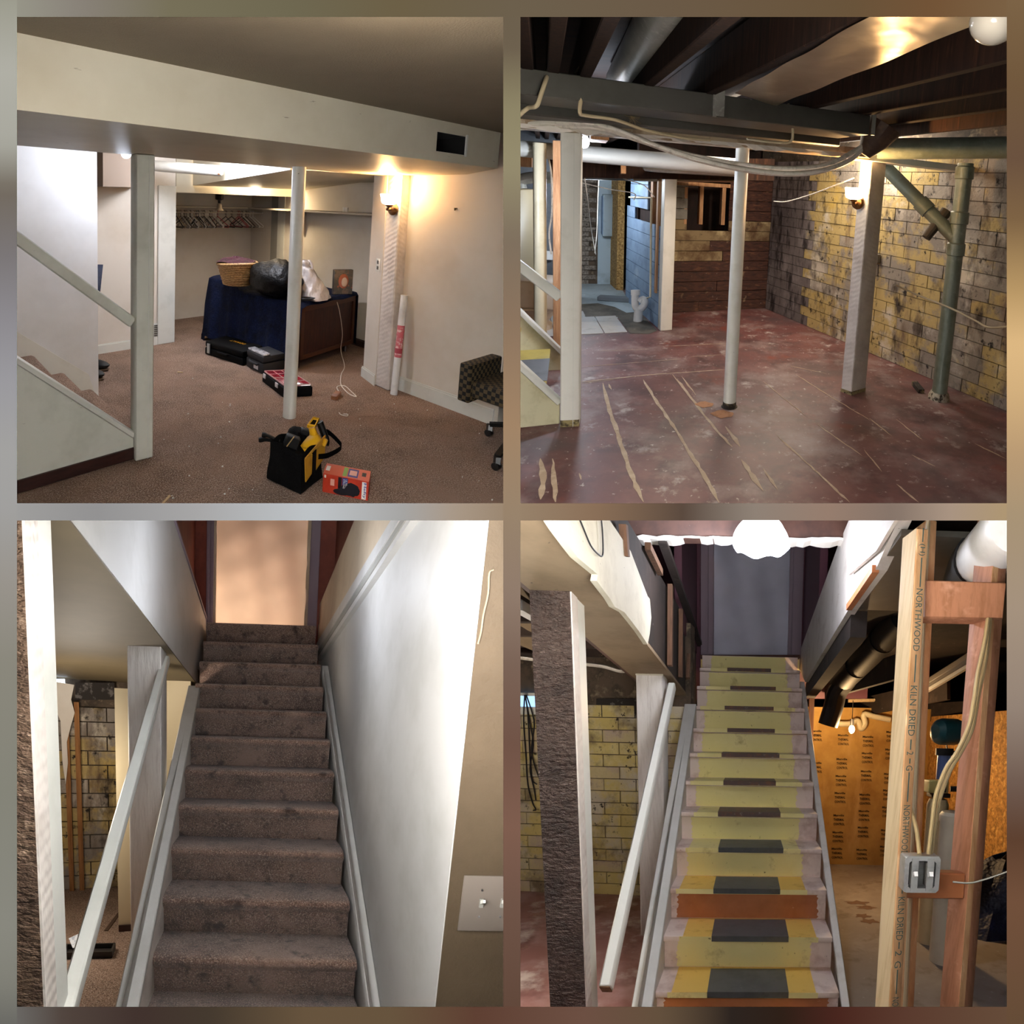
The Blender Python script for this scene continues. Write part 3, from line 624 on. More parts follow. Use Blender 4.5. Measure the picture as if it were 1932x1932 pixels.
s0 = bp(.55, .78, .03); rows = [[q + UP * .016, q - UP * .016] for q in arc([s0, bp(.9, .72, .05), bp(1.45, .72, .06), bp(1.55, .8, .03), bp(1.35, 1.05, -.02), bp(1.0, 1.1, -.01)], 5)]
obj('strap', MB().grid(rows + rows[::-1]), MATS['bag_black'], parent=t, smooth=60)
# tools in the bag: yellow power tool, black hand tools
def at_(x, y, d=2.76): return TL.at(x, y, d)
dA = (ct - TL.o).dot(TL.fwd)
q = lambda x, y, o_=0: TL.at(x, y, dA + o_)
t = thing('power_tool', 'yellow cordless power tool standing handle-up in the tool bag', 'power tool', q(583, 846))
X_, Z_ = TL.rt, TL.up; Y_ = TL.fwd
b = MB(); b.tube(arc([q(588, 806), q(592, 820), q(594, 834)], 4), [.020 + .001 * k for k in range(9)], 12); obj('handle', b, MATS['tool_yellow'], parent=t)
b = MB(); hd_ = [q(572, 848, -.02), q(590, 834, -.01), q(602, 832, 0)]; b.tube(arc(hd_, 5), [.026, .03, .033, .036, .04, .042, .042, .042, .042, .04, .036], 14); obj('motor_housing', b, MATS['tool_yellow'], parent=t)
def ring(b, cs, ins, ex_):
    n = len(cs)
    b.add(cs + ins + [p + ex_ for p in cs] + [p + ex_ for p in ins], [(i, (i + 1) % n, (i + 1) % n + n, i + n) for i in range(n)] + [(i + 2 * n, i + 3 * n, (i + 1) % n + 3 * n, (i + 1) % n + 2 * n) for i in range(n)] + [(i, i + 2 * n, (i + 1) % n + 2 * n, (i + 1) % n) for i in range(n)] + [(i + n, (i + 1) % n + n, (i + 1) % n + 3 * n, i + 3 * n) for i in range(n)])
cs = [q(579, 801), q(595, 804), q(603, 788, .05), q(591, 785, .05)]; cc = sum(cs, V((0, 0, 0))) / 4
b = MB(); ring(b, cs, [cc + (p - cc) * .66 for p in cs], -UP * .022 + Y_ * .006); obj('battery_foot', b, MATS['tool_yellow'], parent=t, bevel=.003)
b = MB(); b.add([cc + (p - cc) * .7 - UP * .012 for p in cs], [(0, 1, 2, 3)]); obj('battery_socket', b, MATS['tool_black'], parent=t)
b = MB(); b.tube(arc([q(603, 796, .03), q(610, 815, .03), q(615, 830, .03), q(614, 840, .02)], 4), .021, 10); obj('side_grip', b, MATS['tool_black'], parent=t, label='black rubber grip')
b = MB(); b.tube([q(608, 838, -.02), q(614, 828, -.02)], [.024, .018], 8); obj('trigger', b, MATS['tool_yellow'], parent=t)
b = MB(); b.text('DEWALT', q(569, 846, -.065), (X_ * .85 - Z_ * .15).normalized(), Z_, .011, .035, .0); obj('lettering', b, MATS['tool_black'], parent=t, smooth=None)
t = thing('hand_tool', 'black pliers-like tool sticking out of the tool bag, away from the red box', 'tool', q(520, 838))
for a, c_ in (((494, 820), (527, 832)), ((488, 830), (525, 834))):
    b = MB(); b.tube(arc([q(*a, .02), q(a[0] * .6 + c_[0] * .4, a[1] * .6 + c_[1] * .4 - 2, .02), q(*c_, .03)], 4), [.013, .016, .015, .012, .011, .01, .01, .01, .01], 8); obj('jaw', b, MATS['tool_black'], parent=t)
t = thing('power_tool', 'black boxy power tool with a thin tan stripe in the middle of the tool bag', 'power tool', q(550, 838))
ax = ((X_ * .94 - Z_ * .34).normalized(), Y_, (X_ * .34 + Z_ * .94).normalized())
b = MB(); b.box(q(551, 833, -.01), (.085, .06, .07), ax); obj('body', b, MATS['tool_black'], parent=t, bevel=.008)
b = MB(); b.box(q(548, 833, -.042), (.005, .004, .072), ((X_ * .8 - Z_ * .6), Y_, (X_ * .6 + Z_ * .8))); M('tan', 'a08050', rough=.5); obj('stripe', b, MATS['tan'], parent=t)
t = thing('power_tool', 'dark round-backed tool at the rear of the tool bag', 'power tool', q(560, 820, .06))
b = MB(); b.sph(q(558, 818, .06), (.05, .045, .04), 14, 10, None, lambda u: 1 + .08 * wob(u)); obj('body', b, MATS['bag_black'], parent=t)
b = MB(); b.box(q(575, 814, .05), (.05, .05, .035), ax); obj('battery', b, MATS['tool_black'], parent=t, bevel=.006)
# ---- red box of garbage bags
M('box_red', 'c23a26', [('d8543c', 6, .5, .75)], rough=.5); M('box_top', 'e06a52', rough=.5); M('ink_white', 'ece8e4', rough=.5); M('ink_blue', '1c3488', rough=.5); M('ink_dark', '1a1a22', rough=.5); M('ink_purple', '443a8a', rough=.5); M('ink_green', '86a83a', rough=.5); M('ink_pink', 'e8a898', rough=.5)
h0_, h1_ = fl(608, 928), fl(693.7, 945.5); hx = (h1_ - h0_).normalized(); hy = V((-hx.y, hx.x, 0)); HW = (h1_ - h0_).length; HH = TL.over(h0_, 893); HD = .115
t = thing('garbage_bag_box', 'red carton of garbage bags lying on the carpet next to the tool bag', 'box', (h0_ + h1_) / 2)
b = MB(); b.box((h0_ + h1_) / 2 + hy * HD / 2 + UP * HH / 2, (HW, HD, HH), (hx, hy, UP)); bx_ = obj('carton', b, MATS['box_red'], parent=t, bevel=.002)
F_pt = lambda a, z, o_=.0012: h0_ + hx * HW * a + UP * HH * z - hy * o_
T_pt = lambda a, v_, o_=.0012: h0_ + hx * HW * a + hy * HD * v_ + UP * (HH + o_)
def patch(nm, f, a0, a1, v0_, v1_, mat, lab=None, o_=.0012): obj(nm, MB().quad(f(a0, v0_, o_), f(a1, v0_, o_), f(a1, v1_, o_), f(a0, v1_, o_)), MATS[mat], parent=t, label=lab, smooth=None)
patch('top_print', T_pt, 0, 1, 0, 1, 'box_top', 'salmon top face')
patch('name_plate', F_pt, .86, .955, .05, .95, 'ink_white', 'white plate with the brand word')
obj('lettering', MB().text('Hefty', F_pt(.882, .90, .0025), -UP, hx, .019 * HW / .26, HH * .8, .01), MATS['ink_blue'], parent=t, smooth=None)
patch('print', F_pt, .43, .55, .30, .97, 'ink_blue', 'blue panel'); patch('print', F_pt, .34, .42, .35, .97, 'ink_dark', 'dark grey panel')
obj('lettering', MB().text('ULTRA', F_pt(.50, .92, .003), -UP, hx, .010, HH * .42, .005), MATS['ink_white'], parent=t, smooth=None)
obj('lettering', MB().text('STRONG', F_pt(.45, .92, .003), -UP, hx, .010, HH * .50, .005), MATS['ink_white'], parent=t, smooth=None)
b = MB(); b.sph(F_pt(.62, .42, .002), (.052, .0012, .036), 16, 8, (hx, hy, UP), lambda u: 1 + .1 * wob(u, 1.5)); b.sph(F_pt(.42, .2, .002), (.045, .0012, .018), 12, 6, (hx, hy, UP)); b.add([F_pt(.70, .5), F_pt(.79, .62), F_pt(.79, .3), F_pt(.70, .35)], [(0, 1, 2, 3)]); obj('print', b, MATS['ink_dark'], parent=t, label='printed black bag')
patch('print', F_pt, .17, .26, .45, .8, 'ink_pink'); patch('print', F_pt, .03, .07, .8, .95, 'ink_white')
patch('print', T_pt, .03, .12, .3, .75, 'ink_white', 'pale sticker', .0026); patch('print', T_pt, .42, .51, .08, .9, 'ink_green', 'green strip', .0026); patch('print', T_pt, .53, .75, .1, .85, 'ink_purple', 'purple panel', .0026); patch('print', T_pt, .56, .72, .25, .7, 'ink_pink', None, .0034); patch('print', T_pt, .83, .92, .35, .7, 'ink_dark', None, .0026)
# ---- leaning tube, outlet, vent, shelf, rod, hangers, closet light
M('tube_white', 'e6e6e4', [('d0d0ce', 4, .5, .7)], rough=.5); M('label_red', 'c8606a', [('e0c0bc', 30, .5, .6)], rough=.5)
tb, tt_ = fl(743, 744), TL.wall(763, 557, r0 - rn * .06, r1 - rn * .06)
t = thing('paper_roll', 'long white cardboard roll leaning beside the textured column', 'roll', tb)
b = MB(); b.cyl(tb, tt_, .03, 18); obj('roll', b, MATS['tube_white'], parent=t)
b = MB(); b.cyl(tb + (tt_ - tb) * .38, tb + (tt_ - tb) * .70, .0306, 18); obj('wrapper', b, MATS['label_red'], parent=t, label='pink and red wrapper')
b = MB(); b.cyl(tb + (tt_ - tb) * .42, tb + (tt_ - tb) * .47, .031, 18); M('ink_red', 'a83040', rough=.5); obj('wrapper_band', b, MATS['ink_red'], parent=t)
def plate(nm, label, pt, ex_, n_, w_, h_, cat, room=None):
    t = thing(nm, label, cat, pt); b = MB(); b.box(pt + n_ * .003, (w_, .006, h_), (ex_, n_, UP)); obj('cover_plate', b, MATS['gloss_white'], parent=t, bevel=.002); return t
en2 = V((ed.y, -ed.x, 0)); en2 = en2 if en2.y < 0 else -en2
pt = TL.wall(714, 500, e0, e1)
t = plate('outlet', 'white outlet plate on the wall end beside the textured column', pt, ed, en2, .07, .115, 'outlet'); M('slot', '4a4640', rough=.6)
for z_ in (-.025, .025): b = MB(); b.box(pt + en2 * .007 + UP * z_, (.028, .003, .03), (ed, en2, UP)); obj('socket', b, MATS['slot'], parent=t)
pt = TL.wall(294, 623, la, lb); t = plate('floor_register', 'small white wall register low beside the closet jamb', pt - w1 * .004, u1, -w1, .1, .16, 'vent')
for k in range(6): b = MB(); b.box(pt - w1 * .012 + UP * (-.055 + k * .022), (.05, .004, .012), (u1, w1, UP)); obj('louvre', b, MATS['slot'], parent=t)
M('shelf_paint', 'b8ae9e', rough=.6); zsh = TL.wall(690, 405, cor, wc).z
SA = cor - u1 * 1.7
b = MB(); b.prism([SA + UP * zsh, cor + UP * zsh, wc - w1 * .32 + UP * zsh, wc - w1 * .32 - u1 * .3 + UP * zsh, cor - u1 * .3 - w1 * .33 + UP * zsh, SA - w1 * .33 + UP * zsh], UP * .022)
t = obj('closet_shelf', b, MATS['shelf_paint'], label='long painted shelf running round the closet corner', cat='shelf', bevel=.003)
b = MB(); p = TL.wall(577, 430, cor, wc); b.prism([p + UP * (zsh - p.z), p - u1 * .2 + UP * (zsh - p.z), p - UP * .12], w1 * .02); obj('bracket', b, MATS['shelf_paint'], parent=t)
p = TL.wall(669, 405, cor, wc) - u1 * .15; p.z = zsh + .022; b = MB(); b.lathe(p, UP, [(.03, 0), (.032, .05), (.028, .05), (.026, .005)], 14); obj('small_cup', b, MATS['tube_white'], label='small pale cup on the closet shelf near the wall end', cat='cup')
zr = zsh - .055; ra, rb_ = TL.wall(332, 412, wa - w1 * .26, wa - w1 * .26 + u1), TL.wall(500, 418, wa - w1 * .26, wa - w1 * .26 + u1); ra.z = rb_.z = zr
obj('hanging_rod', MB().cyl(ra - u1 * .3, rb_ + u1 * .15, .014, 12), MATS['shelf_paint'], label='pale rod under the closet shelf holding hangers', cat='rod')
HC = {'black': '141414', 'white': 'f0eee8', 'grey': '8a8680', 'red': 'b04450', 'tan': 'b49a78'}
for k_, c_ in HC.items(): M('hanger_' + k_, c_, rough=.4)
seq = 'black tan grey white black grey white black white tan black black white grey black white white black grey white white red white grey'.split()
ORD = 'first second third fourth fifth sixth seventh eighth ninth tenth eleventh twelfth thirteenth fourteenth fifteenth sixteenth seventeenth eighteenth nineteenth twentieth twenty-first twenty-second'.split()
xs = [333 + 3.7 * i for i in range(22)] + [426, 437, 449, 452, 456, 460, 464, 468, 472, 477]
for i, x in enumerate(xs):
    cn = seq[i % len(seq)] if i < 22 else ['black', 'black', 'red', 'red', 'black', 'white', 'black', 'grey', 'white', 'white'][i - 22]
    p = TL.wall(x, 412, wa - w1 * .26, wa - w1 * .26 + u1); p.z = zr + .0145; sl_ = V((u1.x, u1.y, 0)) * random.uniform(-.02, .02); wv = (-w1 * 1.0 + u1 * random.uniform(-.1, .3)).normalized()
    hk = [p - UP * .04 - wv * .014, p + UP * .004 - wv * .012, p + UP * .008, p + UP * .002 + wv * .014, p - UP * .03 + wv * .004, p - UP * .065]
    b = MB(); b.tube(arc(hk, 3), .004, 5)
    b.tube([p - UP * .065, p - UP * .185 + wv * .2 + sl_, p - UP * .2 + wv * .19 + sl_, p - UP * .2 - wv * .19 + sl_, p - UP * .185 - wv * .2 + sl_, p - UP * .065], .0062, 5, False)
    where = 'in the crowded run on the closet rod' if i < 22 else 'in the loose bunch near the closet corner'
    obj('clothes_hanger', b, MATS['hanger_' + cn], label=f'{cn} clothes hanger, {ORD[i if i < 22 else i - 22]} from the ' + ('closet jamb ' if i < 22 else 'crowded run, ') + where, cat='hanger', group=f'{cn} hangers {where}', smooth=60)
cl_ = TL.wall(414, 378, wa - w1 * .75, wa - w1 * .75 + u1)
t = thing('closet_light', 'dark little closet ceiling light with a frosted bell shade and pull chain', 'lamp', cl_)
M('bronze', '1e1814', rough=.4, metal=.6); M('frost', '9a8c78', rough=.3)
b = MB(); b.lathe(cl_ + UP * .02, -UP, [(.05, 0), (.045, .012), (.02, .02), (.016, .06), (.022, .065)], 16); obj('canopy', b, MATS['bronze'], parent=t)
b = MB(); b.lathe(cl_ - UP * .035, -UP, [(.02, 0), (.03, .012), (.032, .055), (.055, .085), (.05, .085)], 18, False); obj('glass_shade', b, MATS['frost'], parent=t)
b = MB(); b.tube([cl_ - UP * .05 - V((.02, 0, 0)), cl_ - UP * .3 - V((.03, 0, 0))], .002, 4); obj('pull_chain', b, MATS['bronze'], parent=t)
b = MB(); b.cyl(cl_ + UP * .02, cl_ + UP * .1, .05, 10); obj('ceiling_box', b, MATS['bronze'], parent=t)
# ---- office chair cut off by the edge of the view
M('checker_a', '0e0d0c', [], rough=.9)
def checker(nm):
    if nm in MATS: return MATS[nm]
    m = bpy.data.materials.new(nm); m.use_nodes = True; nt = m.node_tree; at = nt.nodes.new('ShaderNodeAttribute'); at.attribute_name = 'rc'
    ck = nt.nodes.new('ShaderNodeTexChecker'); ck.inputs[1].default_value = lin('54452c'); ck.inputs[2].default_value = lin('0a0908'); ck.inputs[3].default_value = 36
    nt.links.new(at.outputs['Vector'], ck.inputs[0]); b_ = nt.nodes['Principled BSDF']; nt.links.new(ck.outputs[0], b_.inputs['Base Color']); b_.inputs['Roughness'].default_value = .9; MATS[nm] = m; return m
checker('chair_fabric'); M('chair_dark', '1a1613', rough=.9); M('chair_metal', '101010', rough=.35)
cx_ = V((.80, .60, 0)); cy_ = V((-.60, .80, 0)); aF = TL.at(878, 687, 3.45); zA = aF.z; aF.z = 0; zB = TL.at(878, 762, 3.45).z
cb = aF + cx_ * .30 - cy_ * .27
t = thing('office_chair', 'low swivel chair in black and tan checked fabric by the bare wall', 'chair', cb)
fr = (aF, cx_, cy_, UP)
for o_ in (0, -.56):
    b = MB(); c_ = aF + cy_ * (o_) + cx_ * .26; b.box(c_ + UP * (zA + zB) / 2, (.52, .085, zA - zB), (cx_, cy_, UP)); obj('armrest', b, MATS['chair_fabric'], parent=t, bevel=.012, seg=2, frame=fr)
b = MB(); b.box(aF - cy_ * .28 + cx_ * .27 + UP * (zB + .10), (.50, .47, .12), (cx_, cy_, UP)); obj('seat', b, MATS['chair_fabric'], parent=t, bevel=.02, seg=2, frame=fr)
b = MB(); b.box(aF - cy_ * .28 + cx_ * .52 + UP * (zA + .12), (.1, .5, .6), (cx_, cy_, UP)); obj('backrest', b, MATS['chair_fabric'], parent=t, bevel=.03, seg=2, frame=fr)
b = MB(); b.cyl(cb + UP * .1, cb + UP * (zB + .05), .025, 12); obj('column', b, MATS['chair_metal'], parent=t)
for k, cp_ in enumerate((fl(922, 822), fl(936, 886), cb + cx_ * .28 - cy_ * .2, cb + cx_ * .3 + cy_ * .15, cb - cy_ * .3 - cx_ * .02)):
    b = MB(); b.beam(cb + UP * .12, cp_ + UP * .085, .035, .025); l_ = obj('base_leg', b, MATS['chair_metal'], parent=t)
    if l_:
        b = MB(); b.cyl(cp_ + UP * .024 - cx_ * .02, cp_ + UP * .024 + cx_ * .02, .024, 14); b.box(cp_ + UP * .06, (.03, .03, .05)); obj('caster', b, MATS['chair_metal'], parent=l_)
# ---- the person mostly hidden behind the stair wall
M('skin_tone', 'b08468', rough=.6); M('denim', '22304e', [('162038', 20, .45, .7)], rough=.9, bump=(.3, 80)); M('shirt_blue', '24465c', rough=.9); M('shoe_black', '0c0c0e', rough=.6); M('shoe_sole', '5a4632', rough=.8); M('hair_dark', '1e1612', rough=.8)
pb = fl(155, 708); fw = (u1 * .85 - w1 * .5).normalized(); sd = V((-fw.y, fw.x, 0))
P = lambda a, s_, z_: pb + fw * a + sd * s_ + UP * z_
t = thing('person', 'person in jeans and black shoes standing mostly hidden behind the stair wall', 'person', pb)
J = {'pel': (P(0, 0, .92), .135), 'wai': (P(0, 0, 1.08), .12), 'che': (P(.01, 0, 1.3), .145), 'nec': (P(.02, 0, 1.46), .055), 'hea': (P(.04, 0, 1.58), .085), 'top': (P(.03, 0, 1.68), .075)}
for g, s_ in (('l', .1), ('r', -.1)):
    J.update({g + 'hip': (P(0, s_, .86), .09), g + 'kne': (P(.03, s_ * 1.1, .48), .058), g + 'ank': (P(0, s_ * 1.1, .09), .04), g + 'toe': (P(.14, s_ * 1.2, .035), .034), g + 'sho': (P(0, s_ * 1.8, 1.38), .058), g + 'elb': (P(-.02, s_ * 2.4, 1.1), .042)})
J['rwri'] = (P(.06, -.2, .88), .03); J['lwri'] = (P(.06, .2, .9), .03); J['rpal'] = (P(.09, -.19, .82), .034); J['lpal'] = (P(.09, .19, .84), .034)
E = [('pel', 'wai'), ('wai', 'che'), ('che', 'nec'), ('nec', 'hea'), ('hea', 'top')]
for g in 'lr': E += [('pel', g + 'hip'), (g + 'hip', g + 'kne'), (g + 'kne', g + 'ank'), (g + 'ank', g + 'toe'), ('che', g + 'sho'), (g + 'sho', g + 'elb'), (g + 'elb', g + 'wri'), (g + 'wri', g + 'pal')]
for g, s_ in (('l', .19), ('r', -.19)):
    for k in range(5):
        o_ = (k - 2) * .017; J[f'{g}f{k}'] = (P(.11 - .01 * abs(k - 2) - (.03 if k == 0 else 0), s_ + o_, .75 + .01 * abs(k - 2) + (.03 if k == 0 else 0)), .008); E.append((g + 'pal', f'{g}f{k}'))
b = skin(J, E, 0, 1); obj('body', b, MATS['skin_tone'], parent=t, smooth=80)
K_ = {k: (v_[0], v_[1] + .014) for k, v_ in J.items() if k[0] in 'lr' and k[1:] in ('hip', 'kne', 'ank') or k == 'pel'}
obj('jeans', skin(K_, [e for e in E if e[0] in K_ and e[1] in K_], 0, 1), MATS['denim'], parent=t, smooth=80)
K_ = {k: (v_[0], v_[1] + .014) for k, v_ in J.items() if k in ('wai', 'che') or k[1:] in ('sho', 'elb', 'wri')}
obj('shirt', skin(K_, [e for e in E if e[0] in K_ and e[1] in K_], 0, 1), MATS['shirt_blue'], parent=t, smooth=80)
for s_ in (.11, -.11):
    b = MB(); b.sph(P(.07, s_ * 1.1, .055), (.15, .05, .055), 18, 10, (fw, sd, UP), lambda u: 1 - .18 * max(0, u.x) * max(0, u.z)); o_ = obj('shoe', b, MATS['shoe_black'], parent=t)
    b = MB(); b.sph(P(.07, s_ * 1.1, .014), (.152, .052, .014), 18, 6, (fw, sd, UP)); obj('sole', b, MATS['shoe_sole'], parent=o_)
b = MB(); b.sph(P(.015, 0, 1.63), (.105, .09, .1), 16, 10, (fw, sd, UP), lambda u: 1 - .25 * max(0, u.x) * (u.z < .4)); obj('hair', b, MATS['hair_dark'], parent=t)
obj('nose', MB().sph(P(.125, 0, 1.585), (.02, .012, .022), 8, 6, (fw, sd, UP)), MATS['skin_tone'], parent=t)
for s_ in (.033, -.033):
    obj('eye', MB().sph(P(.112, s_, 1.61), (.008, .011, .007), 8, 6, (fw, sd, UP)), MATS['hair_dark'], parent=t)
    obj('ear', MB().sph(P(.03, s_ * 2.5, 1.59), (.018, .008, .03), 8, 6, (fw, sd, UP)), MATS['skin_tone'], parent=t)
obj('mouth', MB().sph(P(.113, 0, 1.545), (.008, .024, .006), 8, 6, (fw, sd, UP)), MATS['maroon'], parent=t)
b = MB(); rnd = random.Random(11)
for k in range(46):
    p = fl(rnd.uniform(300, 930), rnd.uniform(700, 945)); s_ = rnd.uniform(.003, .006); b.box(p + UP * s_ * .6, (s_ * 1.6, s_, s_), (V((.8, .6, 0)), V((-.6, .8, 0)), UP))
obj('crumbs', b, MATS['gloss_white'], label='tiny pale crumbs scattered over the brown carpet', cat='crumbs', kind='stuff', smooth=None)
p = TL.wall(860, 393, r0, r1); b = MB(); b.box(p - rn * .004, (.02, .008, .006), (rd, rn, UP)); b.box(p - rn * .012 - UP * .008, (.005, .012, .018), (rd, rn, UP)); obj('wall_hook', b, MATS['bronze'], label='small dark hook high on the bare wall beyond the sconce', cat='hook')
# ================================================================ ROOM 2: the stripped basement with the red floor
TR = Room('stripped', 1440.75, 490.75, 1440.75, 490.75, 8.3, 3.4, 1.6)
use(TR); fl = TR.z
u2 = V((.933, .36, 0)); w2 = V((-.36, .933, 0))
M('red_floor', '6a4240', [('7e5450', 2.2, .45, .65), ('4e3030', 3.1, .5, .68), ('94807c', 1.9, .50, .68, (1, 1, 1), 9), ('c4b8b2', 4.0, .59, .72, (1, 1, 1), 10), ('5a4444', 1.3, .52, .66), ('cabcb4', 22, .62, .70, (1, 1, 1), 8), ('7a3a2e', 1.7, .6, .7)], rough=.5, spec=.4, bump=(.15, 30))
M('pale_floor', 'a8b4b8', [('8c9698', 4, .45, .7), ('c4ccce', 8, .6, .75)], rough=.6)
M('wet_concrete', '5c5448', [('3a3428', 5, .45, .65), ('7a7468', 14, .6, .75)], rough=.7)
M('tile_white', 'd6d8d8', [('bcbcb8', 6, .55, .8)], rough=.25)
M('glue', 'bca48a', [('d6c4ac', 14, .45, .7), ('9a7c66', 9, .62, .75)], rough=.8)
M('mould_yellow', 'b8a068', [('8c8276', 1.7, .49, .56, (1, 1, 1), 8), ('ccc0aa', 2.7, .56, .66, (1, 1, 1), 8), ('c0a050', 1.1, .54, .62, (1, 1, 1), 6), ('6a5440', 1.5, .54, .66, (2, 2, .6), 8), ('3e3226', 4.2, .54, .68, (1.6, 1.6, .7), 10), ('1e1712', 14, .58, .66, (1, 1, .8), 8)], rough=.85, bump=(.5, 40, (1, 1, 1), 'n', .01))
M('mould_grey', 'a09484', [('8c8276', 1.7, .47, .55, (1, 1, 1), 8), ('c4b8a8', 2.7, .52, .64, (1, 1, 1), 8), ('6a5440', 1.5, .54, .66, (2, 2, .6), 8), ('3e3226', 4.2, .53, .67, (1.6, 1.6, .7), 10), ('1e1712', 14, .57, .66, (1, 1, .8), 8)], rough=.85, bump=(.5, 40, (1, 1, 1), 'n', .01))
M('mould_dark', '6e6462', [('8c8280', 3, .5, .66, (1, 1, 1), 8), ('2c2424', 5, .48, .62, (2, 2, .5)), ('8a7e7a', 16, .62, .72)], rough=.85, bump=(.5, 40, (1, 1, 1), 'n', .01))
M('mortar', '5a4c3e', [('2e261e', 6, .45, .65), ('8a7a62', 12, .55, .7)], rough=.95)
M('joist', '2c1b13', [('180e0a', 4, .4, .7, (10, 10, .6)), ('4a2e1e', 9, .58, .75, (6, 6, .5))], rough=.9, spec=.15)
M('subfloor', '2a1812', [('140b08', 3, .4, .7, (1, 6, 1))], rough=.95)
M('plank_brown', '4a2a1e', [('2c1610', 5, .4, .66, (2, 2, 8)), ('6c4630', 8, .58, .72, (1, 1, 5)), ('a89070', 3.2, .62, .72), ('8a8078', 22, .68, .74)], rough=.8, bump=(.3, 30, (1, 1, 5)))
M('plank_pale', '8a7656', [('5a4028', 4, .42, .6), ('b8a47c', 5, .55, .72), ('2e1a12', 12, .62, .74)], rough=.85)
M('plank_grey', '7e7a72', [('5c564e', 5, .45, .7)], rough=.85)
M('plank_blue', '8098b4', [('6a809c', 5, .45, .7), ('a4b6ca', 3, .58, .75)], rough=.7)
M('pale_blue', 'b4c8d4', [('98a8b2', 4, .5, .75)], rough=.7)
M('raw_wood', 'b98c64', [('946644', 4, .42, .66, (9, 9, .7)), ('d0a880', 8, .58, .75, (8, 8, .7))], rough=.7)
M('osb', 'a8844c', [('7a5a2e', 38, .45, .6, (1, 1, 1), 2), ('caa868', 30, .55, .68, (1, 1, 1), 2)], rough=.8)
M('galv', 'b0aea6', [('94928a', 3, .42, .66), ('c4c2ba', 40, .55, .75)], rough=.4, metal=.5, bump=(.06, 6, (1, 1, 1), 'n', .02))
M('galv_dark', '605e58', [('504e48', 3, .42, .66)], rough=.5, metal=.35)
M('pan_metal', 'c8bca4', [('b0a288', 2, .42, .68), ('d8ceb8', 5, .58, .75)], rough=.3, metal=.85, bump=(.35, 2.2, (1, 1, 1), 'n', .05))
M('stack_green', '768074', [('5e685c', 8, .45, .7), ('8a9488', 20, .6, .75)], rough=.45, bump=(.2, 40))
M('post_white', 'e4e2da', [('d2d0c6', 4, .5, .75)], rough=.5)
M('cable_white', 'ece4d6', [('b4aa9a', 20, .5, .75)], rough=.5); M('cable_tan', 'b8a888', rough=.6)
M('brick_old', '6c6258', [('948a7e', 40, .45, .6), ('3a322c', 22, .56, .68)], rough=.95)
M('blue_wall', '666a70', [('54585e', 4, .45, .7)], rough=.8)
# floor with glue streaks
rows = [[V((-8 + 14 * i / 40, .4 + 11 * j / 40, 0)) for i in range(41)] for j in range(41)]
floor2 = struct('floor', MB().grid(rows), MATS['red_floor'], label='worn red painted concrete floor with pale glue streaks')
def streak(pts, wpx, seed=0):
    rnd = random.Random(seed); P = []
    for (x0, y0), (x1, y1) in zip(pts, pts[1:]):
        n = max(2, int(math.hypot(x1 - x0, y1 - y0) / 9))
        P += [(x0 + (x1 - x0) * k / n, y0 + (y1 - y0) * k / n) for k in range(n)]
    P.append(pts[-1]); P3 = [fl(x, y, .002) for x, y in P]; L_ = []; 
    for i, p in enumerate(P3):
        t = (P3[min(i + 1, len(P3) - 1)] - P3[max(i - 1, 0)]).normalized(); nrm = V((-t.y, t.x, 0))
        e = min(1, i / 1.5, (len(P3) - 1 - i) / 1.5); w_ = wpx * .0028 * (.6 + .7 * rnd.random()) * max(.15, e)
        j = nrm * rnd.uniform(-.003, .003); L_.append([p + nrm * w_ + j, p - nrm * w_ + j])
    obj('glue_streak', MB().grid(L_), MATS['glue'], parent=floor2, smooth=None)
S_ = [([(1137, 722), (1145, 753), (1150, 775), (1162, 809), (1177, 855), (1189, 889), (1213, 947)], 4.5), ([(1213, 716), (1242, 762), (1279, 816), (1303, 857), (1325, 891), (1357, 948)], 4), ([(1268, 706), (1284, 724), (1311, 760), (1347, 806), (1381, 843)], 3.6), ([(1286, 710), (1313, 745)], 3), ([(1369, 804), (1397, 843)], 5), ([(1398, 867), (1425, 905), (1440, 926)], 5), ([(1440, 884), (1466, 923)], 4), ([(1440, 719), (1480, 752), (1520, 784)], 1.6), ([(1464, 820), (1530, 880), (1603, 948)], 2.6), ([(1537, 797), (1627, 860)], 1.8), ([(1501, 706), (1570, 750), (1644, 794)], 1.6), ([(1640, 789), (1683, 823)], 2), ([(1630, 848), (1664, 890)], 1.8), ([(1691, 913), (1734, 948)], 2.4), ([(1839, 837), (1899, 866)], 2.6), ([(1094, 721), (1213, 708), (1369, 697)], 2.2), ([(1094, 724), (1160, 716)], 1.6), ([(1262, 653), (1369, 648)], 1.6), ([(1097, 692), (1200, 684), (1286, 677)], 1.3), ([(1128, 662), (1228, 658)], 1.2), ([(1300, 673), (1369, 669)], 1.2), ([(1019, 865), (1026, 903), (1021, 942)], 6), ([(1043, 865), (1048, 947)], 4), ([(1148, 724), (1154, 735)], 4), ([(1092, 893), (1096, 905)], 4), ([(1490, 690), (1560, 705)], 1.4), ([(1690, 790), (1740, 830)], 1.6), ([(1720, 858), (1765, 880)], 2)]
for i, (p, w_) in enumerate(S_): streak(p, w_, i)
def patch_f(nm, pts, mat, z_=.0015, **k): return obj(nm, MB().quad(*[fl(x, y, z_) for x, y in pts]), MATS[mat], parent=floor2, smooth=None, **k)
patch_f('painted_area', [(1040, 533), (1166, 533), (1183, 562), (1206, 588), (1150, 604), (1040, 606)], 'pale_floor', label='pale blue painted floor')
